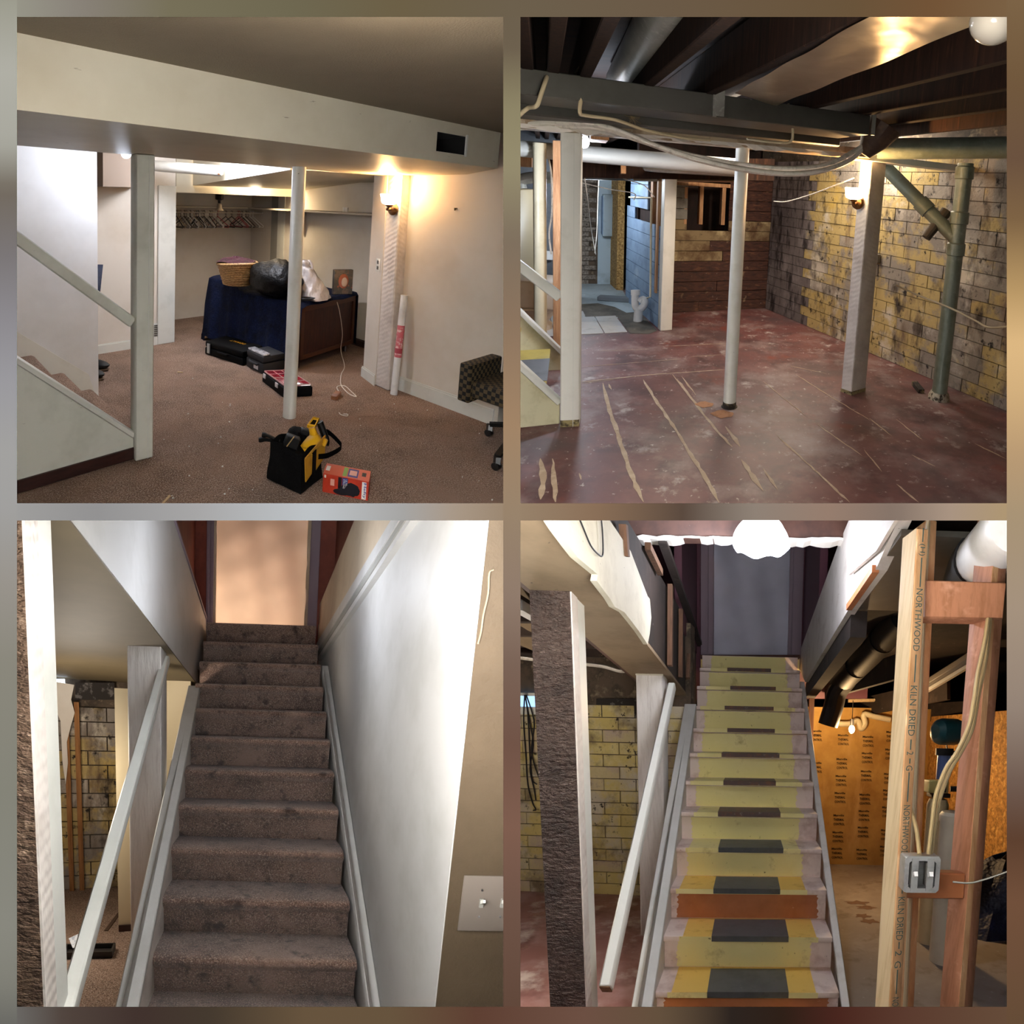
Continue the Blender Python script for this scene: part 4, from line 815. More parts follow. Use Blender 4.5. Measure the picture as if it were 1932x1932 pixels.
patch_f('concrete_patch', [(1090, 574), (1128, 572), (1160, 579), (1182, 590), (1206, 588), (1240, 624), (1225, 630), (1188, 629), (1165, 598), (1110, 600), (1090, 590)], 'wet_concrete', .003, label='dark damp concrete patch')
for x, y, r_ in ((1329, 763, .05), (1363, 781, .06)):
    p = fl(x, y, .003); M('tan_spot', 'b8825a', [('96623c', 20, .5, .7)], rough=.8); obj('tan_spot', MB().add([p + V((math.cos(a * .52) * r_ * 1.3, math.sin(a * .52) * r_, 0)) * (1 + .15 * math.sin(a * 2.3)) for a in range(12)], [tuple(range(12))]), MATS['tan_spot'], parent=floor2, smooth=None)
# white floor tiles
t0_, t1_, t2_ = fl(1184, 627.3), fl(1140, 629.6), fl(1161.7, 597); ta, tb_ = (t1_ - t0_), (t2_ - t0_) / 3
for i in range(5):
    for j in range(3):
        if i == 4 and j == 0: continue
        o_ = t0_ + ta * (i + .02) + tb_ * (j + .025) + UP * .002
        obj('tile', MB().prism([o_, o_ + ta * .96, o_ + ta * .96 + tb_ * .95, o_ + tb_ * .95], UP * .009), MATS['tile_white'], parent=floor2, smooth=None)
o_ = fl(1104, 596.5); obj('tile', MB().prism([o_, o_ + ta * .96, o_ + ta * .96 + tb_ * .95, o_ + tb_ * .95], UP * .009), MATS['tile_white'], parent=floor2, smooth=None)
# mouldy block wall, block by block
wc_, we = fl(1444, 582), fl(1900, 777); bd = (we - wc_).normalized(); bn = V((-bd.y, bd.x, 0)); bn = bn if bn.x > 0 else -bn
LW = (we - wc_).length + .7; BHt, BL_ = .113, .30
b = MB(); b.prism([wc_ + bn * .012 - bd * .3, wc_ + bd * LW + bn * .012, wc_ + bd * LW + bn * .2, wc_ + bn * .2 - bd * .3], UP * 2.3)
bw = struct('wall_block', b, MATS['mortar'], label='mouldy yellow painted block wall')
for r_ in range(17):
    s = -(r_ % 2) * BL_ / 2; c = 0
    while s < LW:
        a0, a1 = max(s, 0) + .003, min(s + BL_, LW) - .003; s += BL_; c += 1
        if a1 - a0 < .03: continue
        rnd = random.Random(r_ * 100 + c); mid = (a0 + a1) / 2
        k = 'mould_dark' if mid < .82 else 'mould_yellow'
        if mid >= .82 and (rnd.random() < .10): k = 'mould_grey'
        if mid > 2.6 and rnd.random() < .45: k = 'mould_grey'
        d_ = rnd.uniform(-.003, .003)
        q = [wc_ + bd * a0 + bn * d_, wc_ + bd * a1 + bn * d_, wc_ + bd * a1 + bn * .03, wc_ + bd * a0 + bn * .03]
        b = MB(); b.prism([p + UP * (r_ * BHt + .004) for p in q], UP * (BHt - .006)); obj('block', b, MATS[k], parent=bw, smooth=None)
# rear plank wall with open stud bay
pf0 = fl(1240, 591.5); pf1 = wc_ + V((.02, .01, 0)); pd = (pf1 - pf0).normalized(); pn = V((-pd.y, pd.x, 0)); LP = (pf1 - pf0).length
b = MB(); b.prism([pf0 - pd * .2 + pn * .35, pf1 + pn * .35 + pd * .2, pf1 + pn * .5 + pd * .2, pf0 - pd * .2 + pn * .5], UP * 2.3)
pw = struct('wall_plank', b, MATS['subfloor'], label='dark horizontal plank wall with an open stud bay')
def pz(x, y): q = TR.wall(x, y, pf0, pf1); return (q - pf0).dot(pd), q.z
zo0, zo1 = pz(1330, 424)[1], pz(1330, 352)[1]; so0, so1 = pz(1297, 400)[0], pz(1376, 400)[0]
PH = .128
for r_ in range(15):
    za, zb = r_ * PH + .003, (r_ + 1) * PH - .004
    if zb > 2.0: break
    segs = [(0.0, LP)] if zb < zo0 + .03 else ([(0, so0), (so1, LP)] if za < zo1 else [(0, LP)])
    if zb < zo0: segs = [(0, LP * (.35 + .4 * ((r_ * 37) % 10) / 10)), (LP * (.35 + .4 * ((r_ * 37) % 10) / 10) + .004, LP)]
    for k, (sa, sb_) in enumerate(segs):
        mat = 'plank_brown'
        if za >= zo0 - .02 and k == 0 and r_ < 13: mat = 'plank_grey'
        elif r_ in (7, 8) or k == 0 and r_ in (5, 6, 9): mat = 'plank_pale'
        elif r_ in (5, 6) and k == 0: mat = 'plank_pale' if r_ == 6 else 'plank_brown'
        b = MB(); o_ = pn * (.006 * ((r_ * 7 + k) % 3)); b.prism([pf0 + pd * sa + UP * za + o_, pf0 + pd * sb_ + UP * za + o_, pf0 + pd * sb_ + UP * za + o_ + pn * .022, pf0 + pd * sa + UP * za + o_ + pn * .022], UP * (zb - za))
        obj('plank', b, MATS[mat], parent=pw, smooth=None)
for x0_, x1_, nm in ((1291, 1297, 's'), (1320, 1327, 's'), (1362, 1369, 's')):
    s0_, s1_ = pz(x0_, 400)[0], pz(x1_, 400)[0]; b = MB(); b.prism([pf0 + pd * s0_ + pn * .01, pf0 + pd * s1_ + pn * .01, pf0 + pd * s1_ + pn * .1, pf0 + pd * s0_ + pn * .1], UP * (zo1 - zo0)); b.v = [p + UP * zo0 for p in b.v]
    obj('stud', b, MATS['raw_wood'], parent=pw, bevel=.003)
b = MB(); b.prism([pf0 + pn * 0 + UP * zo1, pf0 + pd * so1 + UP * zo1, pf0 + pd * so1 + pn * .1 + UP * zo1, pf0 + pn * .1 + UP * zo1], UP * .045); obj('top_plate', b, MATS['raw_wood'], parent=pw)
# blue partition and white end post
q0, q1 = fl(1180, 566), fl(1243, 621); qd = (q1 - q0).normalized(); qn = V((-qd.y, qd.x, 0)); qn = qn if qn.x > 0 else -qn; QL = (q1 - q0).length
b = MB(); b.prism([q0 + qn * .05, q1 + qn * .05, q1 + qn * .09, q0 + qn * .09], UP * 1.75)
qw = struct('wall_partition', b, MATS['subfloor'], label='blue plank partition wall')
zt1 = TR.wall(1215, 424, q0, q1).z; zl = TR.wall(1190, 382, q0, q1).z; sx_ = (TR.wall(1198, 400, q0, q1) - q0).dot(qd); sx2 = (TR.wall(1222, 380, q0, q1) - q0).dot(qd)
for r_ in range(14):
    za, zb = r_ * .14 + .003, r_ * .14 + .137; e_ = QL
    if za > zl + .25: break
    if zb > zt1 + .05: e_ = sx_
    if zb > zt1 + .32: e_ = sx2
    s_a = 0 if zb <= zt1 + .32 else sx_ * .4
    b = MB(); b.prism([q0 + qd * s_a + UP * za, q0 + qd * e_ + UP * za, q0 + qd * e_ + UP * za + qn * .02, q0 + qd * s_a + UP * za + qn * .02], UP * (zb - za)); obj('plank', b, MATS['plank_blue'], parent=qw, smooth=None)
for f in (.70, .88):
    b = MB(); o_ = q0 + qd * QL * f + qn * .0 + UP * zt1; b.prism([o_, o_ + qd * .085, o_ + qd * .085 + qn * .05, o_ + qn * .05], UP * .75); obj('stud', b, MATS['raw_wood'], parent=qw, bevel=.003)
pa_, pb_ = fl(1246, 625), fl(1268, 623); pe = (pb_ - pa_); b = MB(); pn2 = V((-pe.y, pe.x, 0)).normalized()
b.prism([pa_, pb_, pb_ + pn2 * .10, pa_ + pn2 * .10], UP * 1.80); struct('trim_end_post', b, MATS['post_white'], bevel=.005, label='white end post of the blue partition')
b = MB(); o_ = q1 - qd * .14 - qn * .02; b.prism([o_, o_ + qd * .05, o_ + qd * .05 + qn * .02, o_ + qn * .02], UP * 1.25); b.v = [p + UP * .38 for p in b.v]; obj('batten', b, MATS['raw_wood'], label='loose raw wood batten leaning along the blue partition by the white end post', cat='batten')
# rear utility corner: old brick, pale wall, electric panel, chipboard
bk0, bk1 = fl(1030, 536), fl(1131, 536); kd = (bk1 - bk0).normalized(); kn = V((-kd.y, kd.x, 0)); KL = (bk1 - bk0).length
b = MB()
for r_ in range(24):
    for c in range(int(KL / .2)):
        s = c * .2 + (.1 if r_ % 2 else 0); o_ = bk0 + kd * s + UP * (r_ * .072) + kn * random.uniform(0, .012); b.prism([o_, o_ + kd * .188, o_ + kd * .188 + kn * .05, o_ + kn * .05], UP * .062)
wk = struct('wall_brick', MB().prism([bk0 + kn * .02, bk1 + kn * .02, bk1 + kn * .2, bk0 + kn * .2], UP * 2.2), MATS['mortar'], label='old rough brick wall')
obj('brickwork', b, MATS['brick_old'], parent=wk, kind='stuff', smooth=None)
c0_, c1_ = fl(1127, 536.5), fl(1152, 536); b = MB(); b.prism([c0_, c1_, c1_ + kn * .3, c0_ + kn * .3], UP * 2.0); struct('wall_pale', b, MATS['pale_blue'])
o0, o1 = fl(1150, 535), fl(1163, 547); b = MB(); b.prism([o0, o1, o1 + kn * .05 + kd * .06, o0 + kn * .05 + kd * .06], UP * 1.72); struct('wall_chipboard', b, MATS['osb'])
g0_, g1_ = fl(1163, 547.5), fl(1176, 548); b = MB(); b.prism([g0_, g1_, g1_ + kn * .05, g0_ + kn * .05], UP * 1.72); struct('trim_chipboard_end', b, MATS['osb'])
dpan = TR.wall(1150, 405, o0, o1); od = (o1 - o0).normalized(); on = V((od.y, -od.x, 0)); on = on if on.x < 0 else -on
t = thing('electric_panel', 'pale blue metal electric panel on the far wall by the chipboard', 'electric panel', dpan)
b = MB(); b.box(dpan + on * .06 + UP * 0, (.40, .14, .62), (od, on, UP)); obj('box', b, MATS['pale_blue'], parent=t, bevel=.008)
b = MB(); b.box(dpan + on * .135 + UP * 0, (.36, .012, .56), (od, on, UP)); obj('door', b, MATS['plank_blue'], parent=t, bevel=.004)
lamp(TR.at(1120, 335, 6.0), 55, 'eaf4ff', .2, name='utility_room_light')
# beams and pipes under the ceiling
zj = 2.06
bm0, bm1 = TR.at(985, 300, 5.9), TR.at(1460, 345, 5.6)
zb0 = 1.86
b = MB(); pb0 = fl(1100, 337.5, 1.78) if False else None
hb = [TR.at(1040, 335, 5.2), TR.at(1460, 341, 5.2)]
b.beam(hb[0] + UP * .11, hb[1] + UP * .11, .06, .22); struct('trim_header', b, MATS['joist'], label='brown wooden header beam')
t = TR.at(1060, 287, 4.5); e_ = TR.at(1404, 316, 4.5)
b = MB(); b.tube([t - (e_ - t) * .25, e_, e_ + (e_ - t).normalized() * .02], [.073, .073, .05], 22); obj('drain_pipe', b, MATS['gloss_white'], label='thick white drain pipe crossing under the joists behind the white posts', cat='pipe')
b = MB(); a_, c_ = TR.at(1225, 318, 4.9), TR.at(1400, 328, 4.9); b.beam(a_ + UP * .0, c_ + UP * .0, .55, .06); obj('flat_duct', b, MATS['galv'], bevel=.02, label='flat metal duct above the white drain pipe end', cat='duct')
b = MB(); a_, c_ = TR.at(1095, 330, 6.0), TR.at(1205, 334, 6.0); b.beam(a_, c_, .8, .1); obj('flat_duct', b, MATS['galv_dark'], bevel=.02, label='dull grey duct over the utility corner', cat='duct')
b = MB(); a_, c_ = TR.at(1205, 338, 5.6), TR.at(1400, 340, 5.6); b.beam(a_, c_, .5, .05); obj('flat_duct', b, MATS['pan_metal'], bevel=.01, label='bright thin metal duct above the open stud bay', cat='duct')
# ceiling: dark boards, joists
cv = [V((-7, .3, 2.30)), V((7, .3, 2.30)), V((7, 11, 2.30)), V((-7, 11, 2.30))]
ceil2 = struct('ceiling', MB().quad(*cv), MATS['subfloor'], label='dark board underside of the floor above')
jd = (fl(1225, 158, zj) - fl(1374, 32, zj)).normalized()
jx = V((jd.y, -jd.x, 0))
for (x, y) in ((985, 60), (1050, 70), (1127, 90), (1300, 95), (1500, 98), (1740, 150), (1800, 183), (1840, 211), (1880, 235)):
    p = fl(x, y, zj); b = MB(); a_, c_ = p - jd * 4, p + jd * 5.5
    b.beam(a_ + UP * .10, c_ + UP * .10, .05, .22); obj('joist', b, MATS['joist'], parent=ceil2, bevel=.004)
# galvanised ducts
d0, d1 = fl(982, 124.6, zj), fl(1440, 188, zj); rd_ = (d1 - d0).normalized(); rn_ = V((-rd_.y, rd_.x, 0)); DLn = (TR.wall(1640, 250, d0, d1) - d0).dot(rd_)
zd = TR.wall(1200, 203, d0, d1).z; dw = (fl(1200, 219, zd) - d0).dot(rn_)
t = thing('main_duct', 'long rectangular galvanised duct under the joists', 'duct', d0)
b = MB(); b.prism([d0 - rd_ * 1.5, d0 + rd_ * DLn, d0 + rd_ * DLn + rn_ * dw, d0 - rd_ * 1.5 + rn_ * dw], UP * (zj - zd - .005)); b.v = [p - UP * (zj - zd) for p in b.v]; obj('body', b, MATS['galv_dark'], parent=t, bevel=.004)
sc_ = (TR.wall(1357, 200, d0, d1) - d0).dot(rd_); b = MB(); b.box(d0 + rd_ * sc_ - rn_ * .006 - UP * (zj - zd) * .4, (.05, .012, (zj - zd) * 1.1), (rd_, rn_, UP)); obj('strap', b, MATS['galv'], parent=t)
for s in (.9, 1.9): b = MB(); b.box(d0 + rd_ * s - rn_ * .003 - UP * (zj - zd) * .5, (.02, .012, (zj - zd)), (rd_, rn_, UP)); obj('seam', b, MATS['galv'], parent=t)
b = MB(); c0_ = d0 + rn_ * (dw + .12); b.prism([c0_ - rd_ * 1.5, c0_ + rd_ * (DLn + .1), c0_ + rd_ * (DLn + .1) + rn_ * .3, c0_ - rd_ * 1.5 + rn_ * .3], UP * (2.04 - 1.90)); b.v = [p + UP * (1.90 - zj) for p in b.v]
obj('second_duct', b, MATS['galv_dark'], bevel=.01, label='lower grey duct running behind the long rectangular duct', cat='duct')
r0_, r1_ = TR.at(1252, 32, 2.05), TR.at(1180, 146, 3.1)
b = MB(); dr = (r1_ - r0_).normalized(); b.tube([r0_ - dr * 1.5, r1_ + dr * .1], .105, 26, False); t = obj('round_duct', b, MATS['galv'], label='round galvanised duct between the joists', cat='duct')
b = MB(); b.tube([r0_ - dr * 1.4 + (jx * .09 - UP * .055), r1_ + (jx * .09 - UP * .055)], .004, 5); obj('seam', b, MATS['galv'], parent=t)
q = [fl(1395, 166, zj - .01), fl(1627, 28, zj - .01), fl(1860, 28, zj - .01), fl(1476, 191, zj - .01)]
rows = [[(q[0] * (1 - a / 14) + q[3] * (a / 14)) * (1 - c / 30) + ((q[1] * (1 - a / 14) + q[2] * (a / 14))) * (c / 30) + UP * (.010 * math.sin(a * .5 + c * .35) * math.sin(c * .21 + .6) * .5 - .012) for a in range(15)] for c in range(-2, 36)]
obj('joist_pan', MB().grid(rows), MATS['pan_metal'], label='bright sheet metal pan nailed between two joists', cat='metal sheet', smooth=70)
# main beam over the posts
pz0 = fl(1057, 806); B0 = V((pz0.x, pz0.y, 0)) + w2 * .07
b = MB(); b.beam(B0 - u2 * 2 + UP * 1.885, B0 + u2 * 2.12 + UP * 1.885, .16, .07); M('pale_beam', 'b8a488', [('8c7458', 6, .5, .66), ('d8ccb8', 9, .58, .7)], rough=.85); struct('trim_beam', b, MATS['pale_beam'], bevel=.006, label='rough wood beam carried by the posts')
b = MB(); b.beam(B0 + u2 * 2.0 + UP * 1.86, B0 + u2 * 3.2 + UP * 1.83, .14, .05); struct('trim_beam', b, MATS['post_white'], bevel=.004)
gp0, gp1 = TR.at(1655, 281, 3.75), TR.at(1925, 278, 3.55); b = MB(); b.tube([gp0, gp1 + (gp1 - gp0) * .3], .077, 22); obj('round_duct', b, MATS['stack_green'], label='grey-green round duct running to the block wall under the joists', cat='duct')
b = MB(); rnd = random.Random(3); ta_, tb2 = [], []
for i in range(46):
    p = B0 + u2 * (-1.2 + 3.2 * i / 45) - w2 * .085; ta_.append(p + UP * 1.875); tb2.append(p + UP * (1.845 + rnd.uniform(-.012, .012)) + w2 * rnd.uniform(-.02, .01))
M('plaster_edge2', 'e0d8cc', rough=.9); obj('plaster_remnant', b.grid([ta_, tb2]), MATS['plaster_edge2'], smooth=None, label='ragged white plaster edge left along the beam over the posts', cat='plaster')
a_, c_ = TR.at(1668, 236, 3.35), TR.at(1630, 292, 3.4); b = MB(); b.tube([a_, (a_ + c_) / 2, c_], [.13, .10, .045], 14); M('boot_brown', '3e2c22', [('5c4636', 9, .5, .7)], rough=.7); obj('duct_boot', b, MATS['boot_brown'], label='dark rusty cone-shaped duct boot above the textured post', cat='duct')
# posts
def post4(nm, l, m, r, h, mat, **k):
    a = m; e1_ = (r - m); e2_ = (l - m); b = MB(); b.prism([m, r, r + e2_, l], UP * h); return struct(nm, b, MATS[mat], bevel=.006, **k)
m_ = fl(1057, 806); r_ = fl(1092.5, 804); e_ = r_ - m_; n_ = V((-e_.y, e_.x, 0)); b = MB(); b.prism([m_, r_, r_ + n_, m_ + n_], UP * 1.85)
post_l = struct('trim_post', b, MATS['post_white'], bevel=.006, label='white square post at the foot of the yellow stairs in the red-floored room')
b = MB(); o_ = m_ + e_ * .66 - n_.normalized() * .003; b.prism([o_, o_ + e_ * .03, o_ + e_ * .03 + n_ * .03, o_ + n_ * .03], UP * 1.84); obj('corner_bead', b, MATS['gloss_white'], parent=post_l)
b = MB(); M('bare_base', '9a8a60', [('3a3020', 20, .5, .65)], rough=.9); b.prism([m_ - n_.normalized() * .002, r_ - n_.normalized() * .002, r_ + n_ * .9, m_ + n_ * .9], UP * .045); obj('unpainted_base', b, MATS['bare_base'], parent=post_l)
l, m, r = fl(1586, 739), fl(1606, 746), fl(1633, 738)
post_r = post4('trim_post', l, m, r, 1.85, 'stucco_white', label='white textured square post with the glowing sconce')
b = MB(); b.prism([m * 1.0 + (m - (l + r) / 2) * .04, r, l], UP * .03); obj('unpainted_base', b, MATS['bare_base'], parent=post_r)
pc2 = fl(1376, 767); b = MB(); b.cyl(pc2, pc2 + UP * 1.86, .046, 24); pl_ = struct('trim_pole', b, MATS['pole_paint'], label='white round steel pole in the red-floored room')
b = MB(); b.lathe(pc2, UP, [(.06, 0), (.05, .012), (.048, .04)], 18); M('rust_black', '241c16', [('8a7a5c', 20, .5, .65)], rough=.9); obj('rusty_base', b, MATS['rust_black'], parent=pl_)
pc3 = fl(1020, 657); b = MB(); b.cyl(pc3, pc3 + UP * 1.86, .055, 22); M('cream', 'd8ceb0', [('c4b894', 5, .5, .75)], rough=.45); obj('steel_pole', b, MATS['cream'], label='cream round pole behind the yellow stairs', cat='pole')
s0_, s1_ = fl(1043.5, 672), fl(1058, 671); sd = s1_ - s0_; sn_ = V((-sd.y, sd.x, 0)); b = MB(); b.prism([s0_, s1_, s1_ + sn_ * .6, s0_ + sn_ * .6], UP * 1.88); obj('wood_stud', b, MATS['raw_wood'], bevel=.004, label='raw orange wood stud just behind the white square post', cat='stud')
# warm sconce
nl = V(((m - l).y, -(m - l).x, 0)).normalized(); nl = nl if nl.x < 0 else -nl; rl = (m - l).normalized()
sb = TR.pl(1619, 382, l + nl * .012, nl); sp = TR.pl(1612, 365, l + nl * .09, nl)
t = thing('wall_sconce', 'warm glowing wall sconce on the white textured post above the red floor', 'wall lamp', sb)
b = MB(); b.lathe(sb, nl, [(.05, -.01), (.053, .008), (.04, .022), (.012, .03)], 22); obj('back_plate', b, MATS['brass'], parent=t)
b = MB(); b.tube(arc([sb + nl * .02, sb + nl * .06 - UP * .01, sp - UP * .05], 5), .012, 8); b.lathe(sp - UP * .062, UP, [(.02, 0), (.032, .02)], 14); obj('arm', b, MATS['brass'], parent=t)
b = MB(); b.lathe(sp - UP * .045, UP, [(.03, 0), (.06, .012), (.066, .03), (.068, .06), (.074, .085), (.068, .088)], 24, caps=False); obj('glass_shade', b, MATS['sconce_glass'], parent=t)
lamp(sp + UP * .06 + nl * .01, 13, 'ffc27a', .045, t)
# bare stair bulb
lp = TR.at(1103, 268, 3.75); t = thing('ceiling_lamp', 'bright bare bulb beside the white square post above the red floor', 'lamp', lp)
b = MB(); b.sph(lp, (.035, .035, .045), 14, 10); obj('bulb', b, MATS['bulb_cool'], parent=t); b = MB(); b.cyl(lp + UP * .04, lp + UP * .3, .022, 12); obj('lamp_holder', b, MATS['gloss_white'], parent=t)
lamp(lp - UP * .07, 24, 'e4eeff', .05, t)
p = TR.at(1876, 40, 1.22); t = thing('ceiling_lamp', 'unlit white glass bowl lamp under the joists near the view edge', 'lamp', p)
M('glass_bowl', '8e8a82', rough=.12, spec=.6); b = MB(); b.sph(p, (.058, .058, .055), 26, 16); obj('glass_bowl', b, MATS['glass_bowl'], parent=t); b = MB(); b.cyl(p + UP * .045, p + UP * .16, .035, 16); obj('lamp_holder', b, MATS['gloss_white'], parent=t)
lamp(V((.15, 1.0, 1.72)), 20, 'fff0dc', .15, name='near_fill_light')  # added fill at the near end; the glass bowl lamp is unlit
lamp(V((-.2, 4.7, 2.12)), 62, 'ffecd4', .15, name='joist_bay_fill')  # fill lamp without a fixture, added up among the joists
lamp(V((.9, 4.9, 2.1)), 40, 'fff0dc', .15, name='joist_bay_fill')  # second added joist fill, toward the block wall
# green drain stack with wye branch
k0, k1 = fl(1771, 752), None
ax_ = UP; ztop = 1.86
t = thing('drain_stack', 'grey-green cast iron drain stack with a slanted branch by the block wall', 'pipe', k0)
b = MB(); b.cyl(k0 + UP * .02, k0 + UP * ztop, .058, 24); obj('stack', b, MATS['stack_green'], parent=t)
for y in (326, 411, 470): 
    z_ = TR.over(k0, y); b = MB(); b.lathe(k0 + UP * (z_ - .05), UP, [(.058, 0), (.068, .006), (.068, .09), (.058, .1)], 24); obj('coupling', b, MATS['stack_green'], parent=t)
j = k0 + UP * TR.over(k0, 452); top = TR.at(1664, 309, (k0 - TR.o).dot(TR.fwd) * 1.02)
b = MB(); b.tube([j, top], .055, 20); obj('branch_pipe', b, MATS['stack_green'], parent=t)
b = MB(); m1 = j + (top - j) * .42; b.tube([m1 - (top - j).normalized() * .05, m1 + (top - j).normalized() * .05], .066, 20); obj('coupling', b, MATS['stack_green'], parent=t)
b = MB(); b.lathe(k0, UP, [(.085, 0), (.08, .03), (.066, .06)], 20); M('putty', 'b0a898', [('3a342c', 30, .5, .62)], rough=.95); obj('putty_collar', b, MATS['putty'], parent=t, label='crumbling pale collar')
kd_ = (k0 - TR.o).dot(TR.fwd) - .12; b = MB(); b.tube([TR.at(1747, 449, kd_), TR.at(1786, 398, kd_)], [.035, .045], 12); M('felt', '4a4238', rough=.95); obj('felt_strip', b, MATS['felt'], label='dark stiff strip leaning on the slanted drain branch', cat='strip')
# cables
def cable(nm, pts, r_, mat, label, d=None): obj(nm, MB().tube(arc([TR.at(x, y, dd_) for x, y, dd_ in pts], 7), r_, 7), MATS[mat], label=label, cat='cable', smooth=70)
cable('cable', [(970, 236, 2.9), (1040, 232, 2.9), (1110, 233, 2.9), (1165, 246, 2.9), (1240, 276, 2.9), (1330, 305, 2.9), (1440, 325, 3.0), (1530, 326, 3.1), (1600, 304, 3.3), (1640, 268, 3.4)], .017, 'cable_white', 'thick white cable sagging between the posts, the lower of two')
cable('cable', [(970, 242, 2.95), (1060, 238, 2.95), (1140, 243, 2.95), (1210, 266, 2.95), (1290, 290, 2.95), (1380, 308, 3.0), (1480, 318, 3.05), (1560, 310, 3.2), (1620, 280, 3.35), (1648, 262, 3.4)], .016, 'cable_white', 'thick white cable sagging between the posts, the upper of two')
cable('cable', [(1088, 138, 2.5), (1096, 127, 2.36), (1101, 145, 2.34), (1097, 180, 2.34), (1094, 212, 2.34), (1105, 218, 2.4), (1160, 226, 2.5), (1220, 246, 2.65), (1290, 260, 2.8), (1340, 264, 2.9)], .009, 'cable_tan', 'thin cream cable looping down over the long rectangular duct')
cable('cable', [(1036, 130, 2.4), (1030, 150, 2.24), (1020, 180, 2.22), (1012, 200, 2.22), (996, 204, 2.25), (975, 222, 2.25)], .010, 'cable_tan', 'short cream cable crossing the duct above the stairs')
cable('cable', [(1487, 196, 2.9), (1493, 225, 2.9), (1496, 250, 2.9), (1490, 268, 2.9), (1455, 268, 2.9), (1410, 262, 3.0)], .008, 'cable_tan', 'thin pale cable hanging below the sheet metal pan')
cable('cable', [(1690, 538, 3.75), (1735, 558, 3.7), (1790, 580, 3.5), (1840, 605, 3.3), (1866, 618, 3.2), (1905, 616, 3.1)], .007, 'cable_tan', 'pale rope-like cable strung in front of the drain stack')
cable('cable', [(1460, 380, 5.0), (1485, 380, 4.6), (1530, 367, 4.2), (1580, 348, 3.9), (1612, 335, 3.7)], .005, 'cable_white', 'thin white wire running from the plank wall to the sconce')
for k, pts in enumerate(([(1098, 300, 5.2), (1108, 370, 5.4), (1115, 430, 6.3), (1124, 480, 6.5)], [(1130, 330, 6.2), (1128, 380, 6.4), (1126, 440, 6.5), (1122, 478, 6.5)], [(1150, 325, 5.4), (1180, 338, 5.3), (1215, 350, 5.2), (1235, 372, 5.2)], [(1098, 345, 5.3), (1150, 357, 5.3), (1196, 365, 5.3), (1196, 378, 5.3)])):
    cable('wire', pts, .0055, 'cable_white', ['white wire hanging near the old brick wall', 'second white wire down the edge of the pale wall', 'white wire arching over the blue partition', 'white wire level across the utility corner'][k])
pd5 = (q1 - TR.o).dot(TR.fwd) - .12
obj('copper_pipe', MB().tube([TR.wall(x, y, q0 - qn * .03, q1 - qn * .03) for x, y in ((1187, 372), (1229, 373), (1227, 560), (1219, 563))], .012, 8), MATS['cream'], label='thin cream water pipe down the face of the blue partition', cat='pipe')
p0_ = TR.wall(1204, 585, q0 - qn * .12, q1 - qn * .12)
t = thing('drain_trap', 'white plastic P-trap standing up from the floor by the blue partition', 'pipe', fl(1204, 609))
fa = lambda x, y: TR.at(x, y, (p0_ - TR.o).dot(TR.fwd))
b = MB(); b.tube([fa(1203, 609), fa(1205, 583)], .05, 14); obj('stub', b, MATS['tube_white'], parent=t)
b = MB(); b.tube(arc([fa(1199, 548), fa(1198, 565), fa(1199, 578), fa(1206, 583), fa(1214, 578), fa(1217, 570), fa(1213, 565), fa(1208, 570)], 6), .042, 12); obj('bend', b, MATS['tube_white'], parent=t)
b = MB(); b.tube([fa(1199, 547), fa(1199, 557)], .052, 14); obj('collar', b, MATS['tube_white'], parent=t)
p = fl(1165, 568); M('slate', '6a7074', rough=.7); obj('floor_brick', MB().box(p + UP * .03, (.5, .12, .06)), MATS['slate'], label='grey bar lying on the pale floor by the blue partition', cat='block', bevel=.008)
a_, c_ = TR.at(1130, 252, 3.2), TR.at(1130, 252, 3.45); b = MB(); b.box((a_ + c_) / 2, (.11, .3, .1), (u2, w2, UP)); obj('wood_block', b, MATS['raw_wood'], bevel=.004, label='sawn wood block end beside the white square post top', cat='block')
p = TR.wall(1658, 487, wc_, we) - bn * .03; M('grey_box', '6a645c', rough=.6); obj('junction_box', MB().box(p, (.07, .05, .09), (bd, bn, UP)), MATS['grey_box'], bevel=.006, label='small grey junction box on the block wall by the textured post', cat='electrical box')
obj('wall_bracket', MB().box(TR.wall(1451, 377, wc_, we) - bn * .05, (.07, .04, .26), (bd, bn, UP)), MATS['raw_wood'], label='short raw wood piece at the top of the wall corner', cat='block')
b = MB(); e0_, e1_ = fl(1725, 727), fl(1738, 742); b.beam(e0_ + UP * .02, e1_ + UP * .015, .05, .035); obj('iron_scrap', b, MATS['rust_black'], label='dark scrap lying on the red floor between post and drain stack', cat='scrap')
